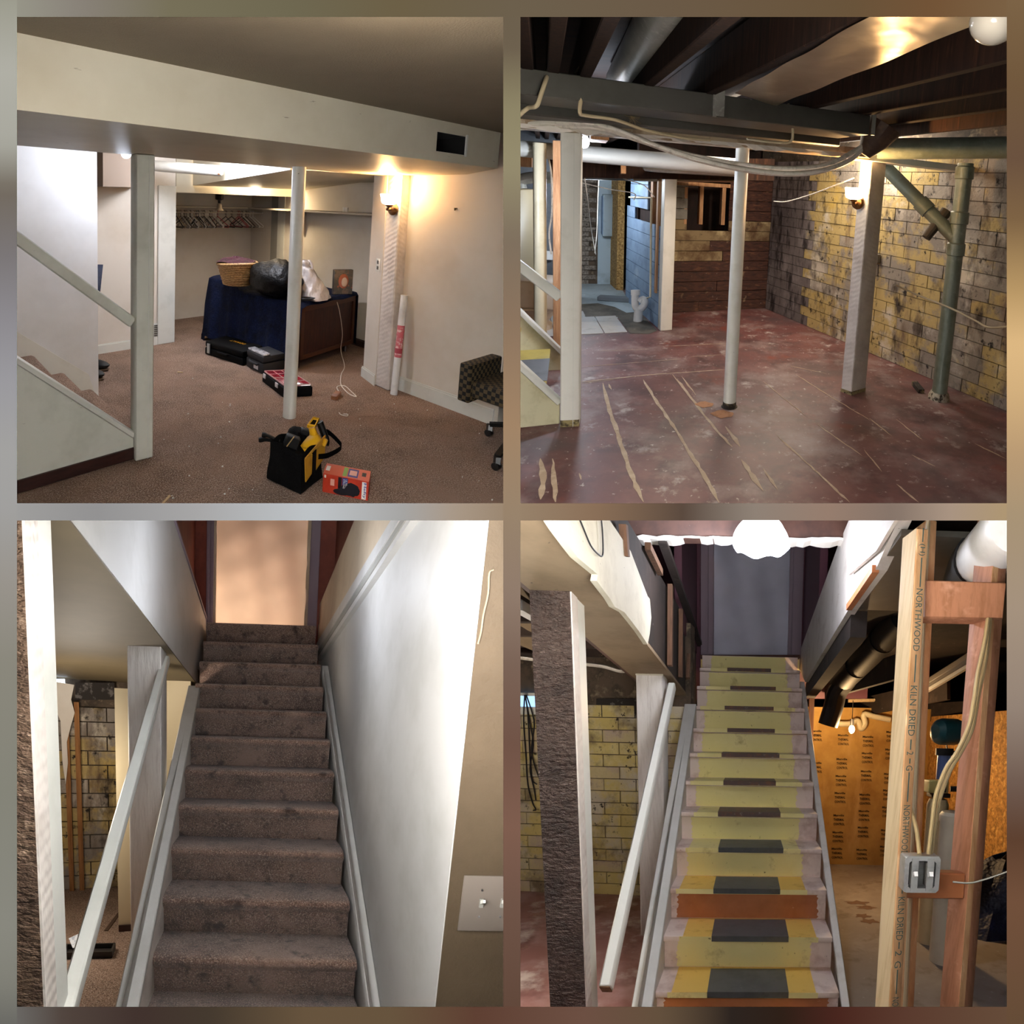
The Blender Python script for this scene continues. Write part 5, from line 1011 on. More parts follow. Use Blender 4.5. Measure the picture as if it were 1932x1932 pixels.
# stairs seen from the side
v2 = -u2; z0_ = fl(1056, 800)
t = thing('staircase', 'yellow and grey painted stairs behind the white square post over the red floor', 'staircase', z0_)
M('stair_yellow', 'c8b45c', [('b09a48', 5, .5, .75)], rough=.6); M('stair_grey', '6c7078', [('565a62', 6, .45, .7)], rough=.6); M('stringer_cream', 'cfc8a8', [('b4ac88', 6, .5, .75), ('6a6450', 40, .70, .73)], rough=.6)
sl2 = .8
cz0 = TR.wall(1057, 760, z0_, z0_ + u2).z; p982 = TR.wall(982, 692, z0_, z0_ + u2); slp2 = (p982.z - cz0) / (z0_ - p982).dot(u2)
for k in range(7):
    s_ = .12 + k * .215; zk = .19 * (k + 1); a = z0_ + v2 * s_ + w2 * .03
    b = MB(); b.prism([a + UP * (zk - .03) - v2 * .03, a + v2 * .22 + UP * (zk - .03), a + v2 * .22 + w2 * .95 + UP * (zk - .03), a - v2 * .03 + w2 * .95 + UP * (zk - .03)], UP * .03); tr_ = obj('tread', b, MATS['stair_yellow'], parent=t, bevel=.003)
    b = MB(); b.prism([a + w2 * .25 + UP * (zk + .001) - v2 * .034, a + v2 * .2 + w2 * .25 + UP * (zk + .001), a + v2 * .2 + w2 * .7 + UP * (zk + .001), a - v2 * .034 + w2 * .7 + UP * (zk + .001)], UP * .004); obj('mat', b, MATS['stair_grey'], parent=tr_) if tr_ else None
    b = MB(); b.prism([a + UP * (zk - .19), a + v2 * .02 + UP * (zk - .19), a + v2 * .02 + w2 * .95 + UP * (zk - .19), a + w2 * .95 + UP * (zk - .19)], UP * .16); obj('riser', b, MATS['stair_grey'], parent=t)
for o_ in (0, .98):
    b = MB(); q_ = z0_ + w2 * o_; b.prism([q_ + UP * .001, q_ + v2 * .35 + UP * .001, q_ + v2 * 2 + UP * (cz0 + 2 * slp2 - .5), q_ + v2 * 2 + UP * (cz0 + 2 * slp2), q_ + UP * cz0], w2 * .03); obj('stringer', b, MATS['stringer_cream'], parent=t, bevel=.003)
    b = MB(); b.beam(q_ + w2 * .015 + UP * cz0, q_ + w2 * .015 + v2 * 2 + UP * (cz0 + 2 * slp2), .06, .035); obj('stringer_cap', b, MATS['gloss_white'], parent=t, bevel=.004)
h0 = TR.wall(1057, 561, z0_, z0_ + u2); h1 = TR.wall(982, 503, z0_, z0_ + u2); b = MB(); b.beam(h0, h1 + (h1 - h0) * .8, .04, .06); obj('handrail', b, MATS['gloss_white'], bevel=.006, label='white sloping handrail ending at the white square post above the red floor', cat='handrail')
# utility corner glimpsed past the stairs
bw0, bw1 = TR.at(930, 600, 7.2), TR.at(1060, 600, 7.0); bw0.z = bw1.z = 0; b = MB(); b.prism([bw0, bw1, bw1 + w2 * .1, bw0 + w2 * .1], UP * 2.2); struct('wall_utility', b, MATS['blue_wall'])
M('furnace_tan', 'a89878', rough=.5); M('orange', 'd8643a', rough=.5); M('sink_beige', 'c8b49c', [('a8927a', 6, .5, .75)], rough=.5); M('panel_yellow', 'c8bc7a', rough=.6)
p = TR.at(984, 480, 6.2); p.z = 0; t = thing('furnace', 'tan metal furnace at the far edge with an orange sticker', 'furnace', p)
b = MB(); b.box(p + UP * .7, (.22, .5, 1.4)); obj('cabinet', b, MATS['furnace_tan'], parent=t, bevel=.01); b = MB(); b.box(V((p.x - .0, p.y - .26, 0)) + UP * TR.at(984, 440, 6.0).z, (.12, .01, .05)); obj('sticker', b, MATS['orange'], parent=t)
b = MB(); b.tube(arc([p + UP * 1.4, p + UP * 1.5, p + UP * 1.55 + V((.2, 0, 0)), p + UP * 1.55 + V((.6, 0, 0))], 4), .07, 14); obj('flue', b, MATS['galv'], parent=t)
p = fl(1000, 625); t = thing('utility_sink', 'beige pedestal laundry sink beyond the yellow stairs', 'sink', p); dS = (p - TR.o).dot(TR.fwd); cz_ = TR.over(p, 578); tz = TR.over(p, 527)
b = MB(); b.prism([p + V((-.25, -.1, cz_)), p + V((.32, -.1, cz_)), p + V((.36, .3, cz_)), p + V((-.25, .3, cz_))], UP * (tz - cz_)); obj('tub', b, MATS['sink_beige'], parent=t, bevel=.02, seg=2)
b = MB(); b.lathe(p + V((.02, .08, 0)), UP, [(.16, 0), (.16, .06), (.10, .12), (.10, cz_ - .2), (.26, cz_)], 20); obj('pedestal', b, MATS['sink_beige'], parent=t)
p = TR.at(1004, 506, 7.0); obj('notice_board', MB().box(p, (.14, .03, .26)), MATS['panel_yellow'], label='small pale yellow panel on the blue-grey utility wall', cat='panel')
p = TR.at(1037, 482, 6.9); t = thing('outlet', 'white outlet box on the blue-grey wall seen past the raw stud', 'outlet', p); b = MB(); b.box(p, (.09, .05, .12)); obj('cover_plate', b, MATS['tube_white'], parent=t, bevel=.004)
p = TR.at(996, 305, 5.6); obj('cardboard_box', MB().box(p, (.16, .16, .12)), MATS['raw_wood'], bevel=.003, label='small cardboard box on the ledge high above the stairs', cat='box')
cable('cable', [(1033, 290, 5.0), (1040, 330, 5.0), (1041, 400, 5.0), (1036, 440, 5.0), (1040, 480, 5.0)], .009, 'cable_white', 'white cable hanging between the cream pole and the raw stud')
a_, c_ = TR.at(1176, 303, 5.1), TR.at(1176, 328, 5.1); b = MB(); b.beam(a_ - UP * .02, c_, .05, .04, w2); obj('wood_block', b, MATS['raw_wood'], label='short upright wood block on the brown header beam under the white drain pipe', cat='block')
p = fl(1190, 219, zd - .005); rnd = random.Random(5); b = MB()
for k in range(12): v_ = V((rnd.uniform(-1, 1), rnd.uniform(-1, 1), rnd.uniform(-1.0, .3))) * .05; b.tube(arc([p, p + v_ * .6 + V((.01, 0, -.01)), p + v_], 3), .0014, 4)
M('straw', '8a7858', rough=.9); obj('straw_tuft', b, MATS['straw'], label='dry straw-like tuft clinging under the long rectangular duct', cat='debris', kind='stuff')
# ================================================================ ROOM 3: looking up the carpeted stairs
BL = Room('carpet_stairs', 490.75, 1440.75, 490.75, 1540, 9.5, 1.7, 1.33)
use(BL); fl = BL.z
M('stair_carpet', '8a6c5c', [('664c40', 5, .46, .64), ('bca290', 150, .52, .64, (1, 1, 1), 2), ('46332a', 135, .54, .66, (1, 1, 1), 2), ('9c8070', 2.2, .52, .7), ('463229', 9, .56, .68)], rough=.95, spec=.1, sheen=.3, bump=(.9, 190, (1, 1, 1), 'n', .008))
M('stair_white', 'c8c6c2', [('b8b6b0', 3, .45, .75)], rough=.55, bump=(.05, 60))
M('tan_stucco', '574835', [('4b3d2b', 3, .4, .7)], rough=.75, bump=(.5, 45, (1, 1, 1), 'n', .008))
M('soffit_olive', '6a5c42', [('5c5038', 2, .4, .7)], rough=.6)
M('red_wall', '8a4634', [('6e3226', 3, .4, .7), ('7a3c30', 12, .55, .75)], rough=.7)
M('jamb_mauve', '8c7c88', rough=.6)
M('ledge_beige', 'c8b69c', [('b8a48a', 4, .45, .75)], rough=.6)
M('brown_stucco', '5e4a3a', [('8a7460', 26, .56, .66, (1, 1, 3)), ('3e2e24', 8, .45, .7)], rough=.6, bump=(1.0, 30, (1, 1, 2.4), 'n', .02))
M('stud_brown', '9a6a3c', [('74481f', 5, .42, .68, (9, 9, .7))], rough=.8)
def translucent(nm, col, e=.6):
    if nm in MATS: return MATS[nm]
    m = bpy.data.materials.new(nm); m.use_nodes = True; nt = m.node_tree; N = nt.nodes; L = nt.links; N.remove(N['Principled BSDF'])
    d = N.new('ShaderNodeBsdfDiffuse'); t = N.new('ShaderNodeBsdfTranslucent'); g = N.new('ShaderNodeBsdfGlossy'); g.inputs['Roughness'].default_value = .25
    mx = N.new('ShaderNodeMixShader'); mx.inputs[0].default_value = e; m2 = N.new('ShaderNodeMixShader'); m2.inputs[0].default_value = .05
    at = N.new('ShaderNodeAttribute'); at.attribute_name = 'rc'; ns = N.new('ShaderNodeTexNoise'); ns.inputs['Scale'].default_value = 3; L.new(at.outputs['Vector'], ns.inputs['Vector'])
    mc = N.new('ShaderNodeMix'); mc.data_type = 'RGBA'; mc.inputs[6].default_value = lin(col); mc.inputs[7].default_value = [c * .6 for c in lin(col)[:3]] + [1]; L.new(ns.outputs['Fac'], mc.inputs[0])
    L.new(mc.outputs[2], d.inputs[0]); L.new(mc.outputs[2], t.inputs[0]); L.new(d.outputs[0], mx.inputs[1]); L.new(t.outputs[0], mx.inputs[2]); L.new(mx.outputs[0], m2.inputs[1]); L.new(g.outputs[0], m2.inputs[2])
    L.new(m2.outputs[0], N['Material Output'].inputs[0]); MATS[nm] = m; return m
translucent('plastic_sheet', 'ecdccc')
W_ = .95
S0, S11 = BL.at(277, 1870, 950 * W_ / 392), BL.at(395, 1185, 950 * W_ / 196)
stp = (S11 - S0) / 11; run = V((stp.x, stp.y, 0)); rise = stp.z; rd3 = run.normalized(); RUN3 = run.length
acr = BL.at(669, 1870, 950 * W_ / 392) - S0; acr.z = 0; ax3 = V((rd3.y, -rd3.x, 0)); WD = acr.dot(ax3)
zf = S0.z - rise
rows = [[V((-6 + 11 * i / 40, .4 + 9 * j / 40, zf)) for i in range(41)] for j in range(41)]
struct('floor', MB().grid(rows), MATS['carpet'], label='brown carpet floor glimpsed beside the stairs')
t3 = thing('staircase', 'brown carpeted staircase climbing to the warm lit doorway', 'staircase', S0)
for k in range(-1, 12):
    base = S0 + stp * k; z = base.z; nose = base - run
    if k == 11: nose = base - run
    n_ = 0.03
    prof = [(RUN3 + .02, z), (.05, z), (.0, z - .006), (-n_ * .8, z - .016), (-n_, z - .035), (-n_ * .7, z - .055), (-.004, z - .07), (.004, z - rise - .005), (RUN3 + .02, z - rise - .005)]
    poly = [V((nose.x, nose.y, 0)) + rd3 * a + UP * b_ for a, b_ in prof]
    if k == 11: poly = [V((nose.x, nose.y, 0)) + rd3 * a + UP * b_ for a, b_ in [(1.2, z), (.0, z), (-.01, z - .02), (.0, z - rise - .005), (1.2, z - rise - .005)]]
    obj('carpeted_step', MB().prism(poly, ax3 * WD), MATS['stair_carpet'], parent=t3, smooth=50, bevel=.004)
nz = S0 - run + UP * 0
# left stringer
def sl3(k, o_, up_): return S0 + stp * k + ax3 * o_ + UP * up_
b = MB(); a_, c_ = BL.at(241, 1900, 1.98), BL.at(367, 1297, 3.75); b.beam(a_ + (a_ - c_) * .3, c_, .09, .035); obj('stringer_cap', b, MATS['stair_white'], parent=t3, bevel=.005)
b = MB(); e0_ = a_ + (a_ - c_) * .3 + ax3 * .02; e1_ = c_ + ax3 * .02; b.prism([e0_, e1_, e1_ - UP * .35, e0_ - UP * .35], ax3 * .02); obj('stringer_board', b, MATS['stucco_white'], parent=t3)
b = MB(); e0_ = a_ + (a_ - c_) * .3 - ax3 * .02; e1_ = c_ - ax3 * .02; b.prism([e0_, e1_, V((e1_.x, e1_.y, zf)), V((e0_.x, e0_.y, zf))], ax3 * .02); obj('stringer_panel', b, MATS['stair_white'], parent=t3)
# right wall, trim boards, ledge and the reddish wall above
PR = S0 + ax3 * (WD + .075); PR.z = 0
rw = lambda x, y, o_=0: BL.wall(x, y, PR - ax3 * o_, PR - ax3 * o_ + rd3)
eb, et = rw(819, 1906), rw(921, 975); fb = rw(605, 1240)
b = MB(); lower = [rw(640, 1906), eb, et, rw(778, 975), rw(604, 1243)]
lower[0] = V((eb.x, eb.y, zf - .3)); 
q0_ = PR + rd3 * 5.2
pl_ = [V((eb.x, eb.y, zf)), eb, et, rw(778, 975), rw(600, 1248), V((q0_.x, q0_.y, rw(600, 1248).z)), V((q0_.x, q0_.y, zf))]
b.prism(pl_, ax3 * .1); struct('wall_stair_right', b, MATS['stair_white'], smooth=None, label='white wall along the right of the carpeted stairs')
b = MB(); a_, c_ = rw(612, 1262, .03), rw(704, 1906, .03); b.beam(a_, c_ + (c_ - a_) * .1, .055, .06); obj('trim_stringer', b, MATS['stair_white'], bevel=.004, kind='structure')
b = MB(); a_, c_ = rw(612, 1262, .05), rw(704, 1906, .05); dv = UP * -.4; b.add([a_, c_, c_ + dv, a_ + dv], [(0, 1, 2, 3)]); struct('trim_stringer_side', b, MATS['stair_white'])
def band(nm, p, q, r, s, o_, mat, t_=.03): b = MB(); b.prism([rw(*p, o_), rw(*q, o_), rw(*r, o_), rw(*s, o_)], ax3 * t_); return struct(nm, b, MATS[mat], smooth=None)
band('trim_moulding', (600, 1247), (779, 975), (741, 975), (597, 1214), .03, 'stair_white')
band('trim_moulding', (599, 1238), (768, 975), (760, 975), (599, 1230), .036, 'strip_grey', .01)
band('trim_moulding', (598, 1229), (757, 975), (749, 975), (598, 1221), .036, 'stair_white', .01)
band('trim_ledge', (597, 1214), (741, 975), (708, 975), (595, 1190), .015, 'ledge_beige')
band('trim_ledge', (595, 1190), (708, 975), (671, 975), (594, 1163), .010, 'ledge_beige')
up = lambda x, y: BL.wall(x, y, PR + ax3 * .1, PR + ax3 * .1 + rd3)
b = MB(); u0, u1_ = rw(640, 1100, -.1), rw(600, 1100, -.1); b.prism([PR + ax3 * .11 + rd3 * .8 + UP * 1.2, PR + ax3 * .11 + rd3 * 5 + UP * 1.2, PR + ax3 * .11 + rd3 * 5 + UP * 4.4, PR + ax3 * .11 + rd3 * .8 + UP * 4.4], ax3 * .08); struct('wall_red', b, MATS['red_wall'])
# tan wall with the switch plate
b = MB(); o_ = V((eb.x, eb.y, 0)); o2 = V((et.x, et.y, 0)); ek = (et - eb) * .2; b.prism([eb - ek - rd3 * .004 + ax3 * .003, eb - ek + ax3 * 1.2 - rd3 * .004, et + ek + ax3 * 1.2 - rd3 * .004, et + ek - rd3 * .004 + ax3 * .003], rd3 * .08); struct('wall_tan', b, MATS['tan_stucco'], smooth=None, label='tan stucco wall with the light switches')
tn = ax3.cross(et - eb).normalized(); tn = tn if tn.dot(rd3) > 0 else -tn
tw = lambda x, y, o_=0: BL.pl(x, y, eb - rd3 * .004 - tn * o_, tn)
c0, c1, c2 = tw(875, 1651, .004), tw(862, 1755, .004), tw(1005, 1757, .004)
t = thing('light_switch', 'white double light switch plate on the tan wall beside the carpeted stairs', 'light switch', tw(930, 1705))
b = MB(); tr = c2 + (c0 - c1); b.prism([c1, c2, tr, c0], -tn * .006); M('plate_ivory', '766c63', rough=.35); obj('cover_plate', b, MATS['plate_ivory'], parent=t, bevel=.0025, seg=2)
for x in (908, 948):
    p = tw(x, 1704, .012); b = MB(); b.box(p, (.010, .006, .026), (ax3, tn, UP)); obj('switch_slot', b, MATS['strip_grey'], parent=t)
    b = MB(); b.beam(p - rd3 * .0 + UP * .002, p - rd3 * .018 + UP * .011, .008, .01); obj('toggle', b, MATS['gloss_white'], parent=t, bevel=.001)
    for dy in (-24, 26): b = MB(); q = tw(x + (2 if dy < 0 else -4), 1704 + dy, .011); b.sph(q, (.0035, .002, .0035), 8, 4, (ax3, rd3, UP)); obj('screw', b, MATS['metal'], parent=t)
b = MB(); b.tube(arc([tw(x, y, .003) for x, y in ((931, 1075), (923, 1082), (921, 1120), (912, 1160), (908, 1190), (902, 1215))], 4), .0022, 5); M('crack', '94866e', rough=.8); obj('wall_crack', b, MATS['crack'], label='pale raised crack running down the tan wall', cat='crack')
# doorway at the top
LD = S11 + rd3 * .10
dz = S11.z
def dw(x, y): return BL.pl(x, y, LD, rd3)
wl, wr = dw(405, 1100), dw(578, 1100)
b = MB(); rows = [[dw(403 + 178 * i / 24, 1190 - 240 * j / 24) + rd3 * (.05 + .012 * math.sin(i * .7 + j * .15) + .01 * math.sin(j * .9 - i * .3)) for i in range(25)] for j in range(25)]
t = struct('door_1', MB().grid(rows), MATS['plastic_sheet'], label='doorway hung with a warm translucent plastic sheet', smooth=70)
for nm, x0, x1, mat, o_ in (('trim_door', 388, 394, 'jamb_mauve', 0), ('trim_door', 394, 401, 'jamb_mauve', .015), ('trim_door', 400, 406, 'ledge_beige', .04), ('trim_door', 574, 580, 'ledge_beige', .04), ('trim_door', 580, 597, 'jamb_mauve', .0)):
    b = MB(); p, q = dw(x0, 1186), dw(x1, 1186); p.z = q.z = dz - .02; b.prism([p + rd3 * o_, q + rd3 * o_, q + rd3 * (o_ + .06), p + rd3 * (o_ + .06)], UP * 2.1); struct(nm, b, MATS[mat], bevel=.004)
b = MB(); p, q = dw(300, 1186), dw(390, 1186); p.z = q.z = dz - .5; b.prism([p + rd3 * .03, q + rd3 * .03, q + rd3 * .1, p + rd3 * .1], UP * 3.2); struct('wall_landing', b, MATS['red_wall'])
b = MB(); p, q = dw(596, 1186), dw(690, 1186); p.z = q.z = dz - .5; b.prism([p + rd3 * .03, q + rd3 * .03, q + rd3 * .1, p + rd3 * .1], UP * 3.2); struct('wall_landing', b, MATS['red_wall'])
lamp(dw(500, 1080) + rd3 * .75, 26, 'ffe2c4', .15, name='landing_light')
b = MB(); p = dw(380, 1186) - rd3 * .3; p.z = dz + 2.3; b.prism([p - ax3 * 1, p + ax3 * 2.2, p + ax3 * 2.2 - rd3 * 3, p - ax3 * 1 - rd3 * 3], UP * .05); struct('ceiling_stairwell', b, MATS['white_wall'])
b = MB(); p = dw(300, 1186) + rd3 * 1.5; p.z = dz - .2; b.prism([p - ax3 * 1, p + ax3 * 3, p + ax3 * 3 + UP * 3, p - ax3 * 1 + UP * 3], rd3 * .05); struct('wall_hall', b, MATS['white_wall'])
# bulkhead on the left, soffit under it
PLf = S0 - ax3 * .04; PLf.z = 0
lw = lambda x, y, o_=0: BL.wall(x, y, PLf + ax3 * o_, PLf + ax3 * o_ + rd3)
b = MB(); pts = [lw(128, 972), lw(373, 1291), lw(384, 1250), lw(393, 1178), lw(327, 972)]
b.prism(pts, -ax3 * .10); struct('wall_bulkhead', b, MATS['stair_white'], smooth=None, label='white bulkhead wall above the left of the stairs')
b = MB(); p, q = lw(328, 975, .004), lw(393, 1178, .004); b.beam(p, q, .012, .02); struct('trim_ledge', b, MATS['jamb_mauve'])
b = MB(); zr0 = lw(393, 1178).z - .05; b.prism([PLf - ax3 * .11 + rd3 * .8 + UP * zr0, PLf - ax3 * .11 + rd3 * 5 + UP * zr0, PLf - ax3 * .11 + rd3 * 5 + UP * 4.4, PLf - ax3 * .11 + rd3 * .8 + UP * 4.4], -ax3 * .05); struct('wall_red', b, MATS['red_wall'])
s0_, s1_ = lw(128, 972), lw(373, 1291); s1b = s1_ + (s1_ - s0_) * .0
zso = s0_.z
dz_ = UP * .006; s0_, s1_ = s0_ - dz_, s1_ - dz_; b = MB(); b.prism([s0_ - (s1_ - s0_) * .4 - ax3 * .002, s1_ - ax3 * .002, s1_ - ax3 * 3.0, s0_ - (s1_ - s0_) * .4 - ax3 * 3.0], UP * .005); struct('trim_soffit', b, MATS['soffit_olive'], smooth=None)
b = MB(); b.prism([s1_ + UP * .03, s1_ + rd3 * 2.6 + UP * .03, s1_ + rd3 * 2.6 - ax3 * 4 + UP * .03, s1_ - ax3 * 4 + UP * .03], UP * .1); struct('ceiling_side', b, MATS['soffit_olive'])
# posts and handrail
pd2 = 3.05
a_ = BL.at(246, 1700, pd2); c_ = BL.at(305, 1700, pd2); a_.z = c_.z = zf; fr_ = (c_ - a_); nb = V((-fr_.y, fr_.x, 0)); zt = BL.over(a_, 1212)
b = MB(); b.prism([a_, c_, c_ + nb * .95, a_ + nb * .95], UP * (max(zt, BL.over(c_, 1216)) - zf + .03)); M('post_grain', 'd8d4d0', [('c4beba', 9, .5, .7, (5, 5, .5))], rough=.55, bump=(.5, 26, (3, 3, .4), 'n', .006)); struct('trim_post', b, MATS['post_grain'], bevel=.005, label='white rough post standing against the stair stringer under the soffit')
d1 = 1.2; c_ = BL.at(81, 1880, d1); c_.z = zf; e_ = BL.at(133, 1880, d1 * 1.0); 
b = MB(); L1 = c_ - ax3 * .16; Bk = c_ + rd3 * .15
b.m = 0; b.prism([L1, c_ - ax3 * .0, c_ + rd3 * .01, L1 + rd3 * .01], UP * 2.2)
pst = struct('trim_post', b, MATS['brown_stucco'], smooth=None, label='near square post with a brown rough face and white side')
b = MB(); b.prism([c_ + rd3 * .005 - ax3 * .15, c_ + ax3 * .006 + rd3 * .001, c_ + ax3 * .006 + rd3 * .065, c_ - ax3 * .15 + rd3 * .065], UP * 2.2); obj('rough_side', b, MATS['stucco_white'], parent=pst, label='white combed plaster strip')
b = MB(); b.prism([c_ - ax3 * .15 + rd3 * .066, c_ + ax3 * .001 + rd3 * .066, c_ + ax3 * .001 + rd3 * .15, c_ - ax3 * .15 + rd3 * .15], UP * 2.2); obj('smooth_side', b, MATS['gloss_white'], parent=pst, label='smooth white side')
h0, h1 = BL.at(128, 1900, 1.36), BL.at(313, 1244, 2.98)
b = MB(); b.beam(h0 + (h0 - h1) * .03, h1, .046, .05); t = obj('handrail', b, MATS['gloss_white'], bevel=.006, label='white painted handrail sloping past the near square post of the carpeted stairs', cat='handrail')
# far corner left of the stairs: yellow block wall, studs, window, wall end
yw0, yw1 = fl(60, 1682, zf), fl(262, 1671, zf); yd = (yw1 - yw0).normalized(); yn = V((-yd.y, yd.x, 0)); YL = (yw1 - yw0).length
b = MB(); b.prism([yw0 - yd * .8 + yn * .02, yw1 + yd * .3 + yn * .02, yw1 + yd * .3 + yn * .2, yw0 - yd * .8 + yn * .2], UP * 2.3)
yw = struct('wall_block', b, MATS['mortar'], label='yellow block wall seen between post and handrail')
yb = lambda x, y, o_=0: BL.wall(x, y, yw0 - yn * o_, yw1 - yn * o_)
BHb, BLb = .118, .31; ztop = yb(180, 1318).z - zf
for r_ in range(int(ztop / BHb)):
    s = -.3 - (r_ % 2) * BLb / 2
    while s < YL + .1:
        d_ = random.uniform(-.004, .004); q = [yw0 + yd * (s + .005) + yn * d_, yw0 + yd * (s + BLb - .005) + yn * d_, yw0 + yd * (s + BLb - .005) + yn * .03, yw0 + yd * (s + .005) + yn * .03]
        b = MB(); b.prism([p + UP * (r_ * BHb + .004) for p in q], UP * (BHb - .009)); obj('block', b, MATS['mould_yellow' if (r_ * 7 + int(s * 10)) % 5 else 'mould_grey'], parent=yw, smooth=None); s += BLb
for x in (131, 150):
    p0, p1 = yb(x, 1676, .05), yb(x + 9, 1676, .05); p0.z = p1.z = zf; b = MB(); b.prism([p0, p1, p1 + yn * .045, p0 + yn * .045], UP * (yb(140, 1325).z - zf)); obj('wall_stud', b, MATS['stud_brown'], label=('brown bare stud on the yellow block wall, nearer the near post' if x == 131 else 'brown bare stud on the yellow block wall, nearer the wall end'), cat='stud', group='studs on the yellow wall')
b = MB(); zz = [(140, 1292), (134, 1320), (141, 1345), (133, 1372), (126, 1400), (128, 1440), (124, 1480), (118, 1440), (114, 1360), (98, 1322), (98, 1285)]; b.prism([yb(x, y, .07) for x, y in zz], yn * .02); obj('drywall_remnant', b, MATS['white_wall'], label='ragged torn drywall strip hanging beside the two studs', cat='drywall', smooth=None)
M('daylight', 'ffffff', emit=('dcecff', 1.6)); p = [yb(98, 1302, .03), yb(124, 1302, .03), yb(122, 1281, .03), yb(98, 1281, .03)]
b = MB(); b.prism(p, yn * .01); t = struct('window_1', b, MATS['daylight'], smooth=None, label='small bright basement window'); b = MB(); b.prism([yb(96, 1325, .06), yb(128, 1325, .06), yb(128, 1302, .06), yb(96, 1302, .06)], yn * .03); obj('window_sill', b, MATS['gloss_white'], parent=t)
b = MB(); b.prism([yb(142, 1320, .02), yb(216, 1320, .02), yb(216, 1288, .02), yb(142, 1288, .02)], yn * .03); M('sill_black', '2a2420', [('6a6460', 10, .58, .66)], rough=.9); obj('sill_plate', b, MATS['sill_black'], parent=yw, label='blackened sill above the blocks')
b = MB(); p0, p1 = fl(224, 1757, zf), fl(252, 1755, zf); pe = p1 - p0; pq = V((-pe.y, pe.x, 0)); b.prism([p0, p1, p1 + pq * .9, p0 + pq * .9], UP * (BL.over(p0, 1298) - zf)); M('cream_wall', 'd8c8a4', rough=.7); we_ = struct('wall_end', b, MATS['cream_wall'], label='cream wall end with a dark base block')
b = MB(); n_ = pq.normalized() * .012; b.prism([p0 - n_, p1 - n_, p1, p0], UP * .045); obj('base_block', b, MATS['dark_base'], parent=we_)
q0_, q1_ = fl(330, 1700, zf), fl(420, 1690, zf); b = MB(); x0 = BL.at(255, 1700, 4.3); x1 = BL.at(357, 1700, 4.3); x0.z = x1.z = zf; b.prism([x0, x1, x1 + rd3 * .05, x0 + rd3 * .05], UP * 1.9); struct('wall_cream', b, MATS['cream_wall'])
p = fl(168, 1800, zf); M('tray_dark', '241e1a', rough=.6); t = thing('tray', 'small dark tray on the carpet beside the handrail with a pale grid sheet', 'tray', p); e1 = V((.98, .12, 0)); e2 = V((-.12, .98, 0))
b = MB(); b.box(p + UP * .006, (.30, .13, .012), (e1, e2, UP)); 
for sx_, sy_, w_, d_ in ((0, -.06, .30, .012), (0, .06, .30, .012), (-.145, 0, .012, .13), (.145, 0, .012, .13)): b.box(p + e1 * sx_ + e2 * sy_ + UP * .022, (w_, d_, .04), (e1, e2, UP))
obj('tray_body', b, MATS['tray_dark'], parent=t)
b = MB(); b.beam(p - e1 * .12 + e2 * .05 + UP * .05, p - e1 * .02 + e2 * .09 + UP * .085, .09, .004, (0, -.5, 1)); M('grid_sheet', 'd0d4dc', [('a0a8b8', 60, .5, .6)], rough=.7); obj('grid_sheet', b, MATS['grid_sheet'], parent=t)
M('seam_dark', '4a3424', rough=.95); b = MB(); b.beam(fl(200, 1757, zf) + UP * .003, fl(229, 1718, zf) + UP * .003, .025, .006); obj('carpet_seam', b, MATS['seam_dark'], kind='structure')
b = MB(); b.sph(BL.at(301, 1528, pd2 - .005), (.006, .004, .01), 8, 6); M('knot', '241810', rough=.8); obj('nail', b, MATS['knot'], label='dark nail on the rough post above the stringer', cat='nail')
# light at the foot of the stairs, above the picture, and an added fill lamp in the side room
lamp(sl3(1.0, .5, 1.62), 7, 'e8f0ff', .08, name='stair_lamp_light')
lamp(yw0 + yd * .2 - yn * 1.1 + UP * 1.0, 17, 'fff2e0', .15, name='side_room_fill')
# ================================================================ ROOM 4: looking up the stripped yellow stairs
BR = Room('yellow_stairs', 1440.75, 1440.75, 1440.75, 1540, 9.0, 1.15, 1.456)
use(BR); fl = BR.z; zf = 0.0
M('step_yellow', 'ded294', [('e4d89e', 3, .5, .7), ('b0a068', 6, .58, .72, (1, 1, 1), 8), ('6a5c34', 30, .68, .74)], rough=.55)
M('step_gold', 'e2bc62', [('b88a30', 8, .55, .75), ('6a5428', 34, .69, .74)], rough=.55)
M('step_pink', 'dccac2', [('b89c94', 6, .5, .7), ('5a4a40', 40, .69, .74)], rough=.6)
M('step_orange', 'b8744a', [('a0603a', 3, .45, .7), ('caa084', 18, .66, .74)], rough=.6)
M('mat_grey', '4e5052', [('3c3e40', 8, .45, .7), ('8a8682', 40, .69, .74)], rough=.5)
M('mat_worn', '5a4a46', [('74503e', 14, .5, .65), ('8a847e', 24, .62, .72)], rough=.6)
M('skirt_white', 'd4cec8', [('b8aea6', 7, .5, .75), ('8a7a70', 30, .68, .74)], rough=.6)
M('plaster_cream', 'c4beaa', [('aea692', 5, .48, .75), ('4a4034', 34, .70, .74)], rough=.7, bump=(.2, 40))
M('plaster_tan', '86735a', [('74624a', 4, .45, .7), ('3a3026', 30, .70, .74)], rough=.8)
M('dark_wood', '2c211c', [('18110e', 5, .4, .7), ('463830', 9, .6, .75, (1, 1, .4)), ('8a8480', 30, .71, .75)], rough=.9)
M('lath', '6a4c38', [('4a3426', 7, .45, .7, (6, 6, .5))], rough=.85)
M('header_brown', '5a3c32', [('3e2822', 5, .42, .68), ('8a7a70', 26, .69, .74)], rough=.7)
M('purple_dark', '5a3440', rough=.7)
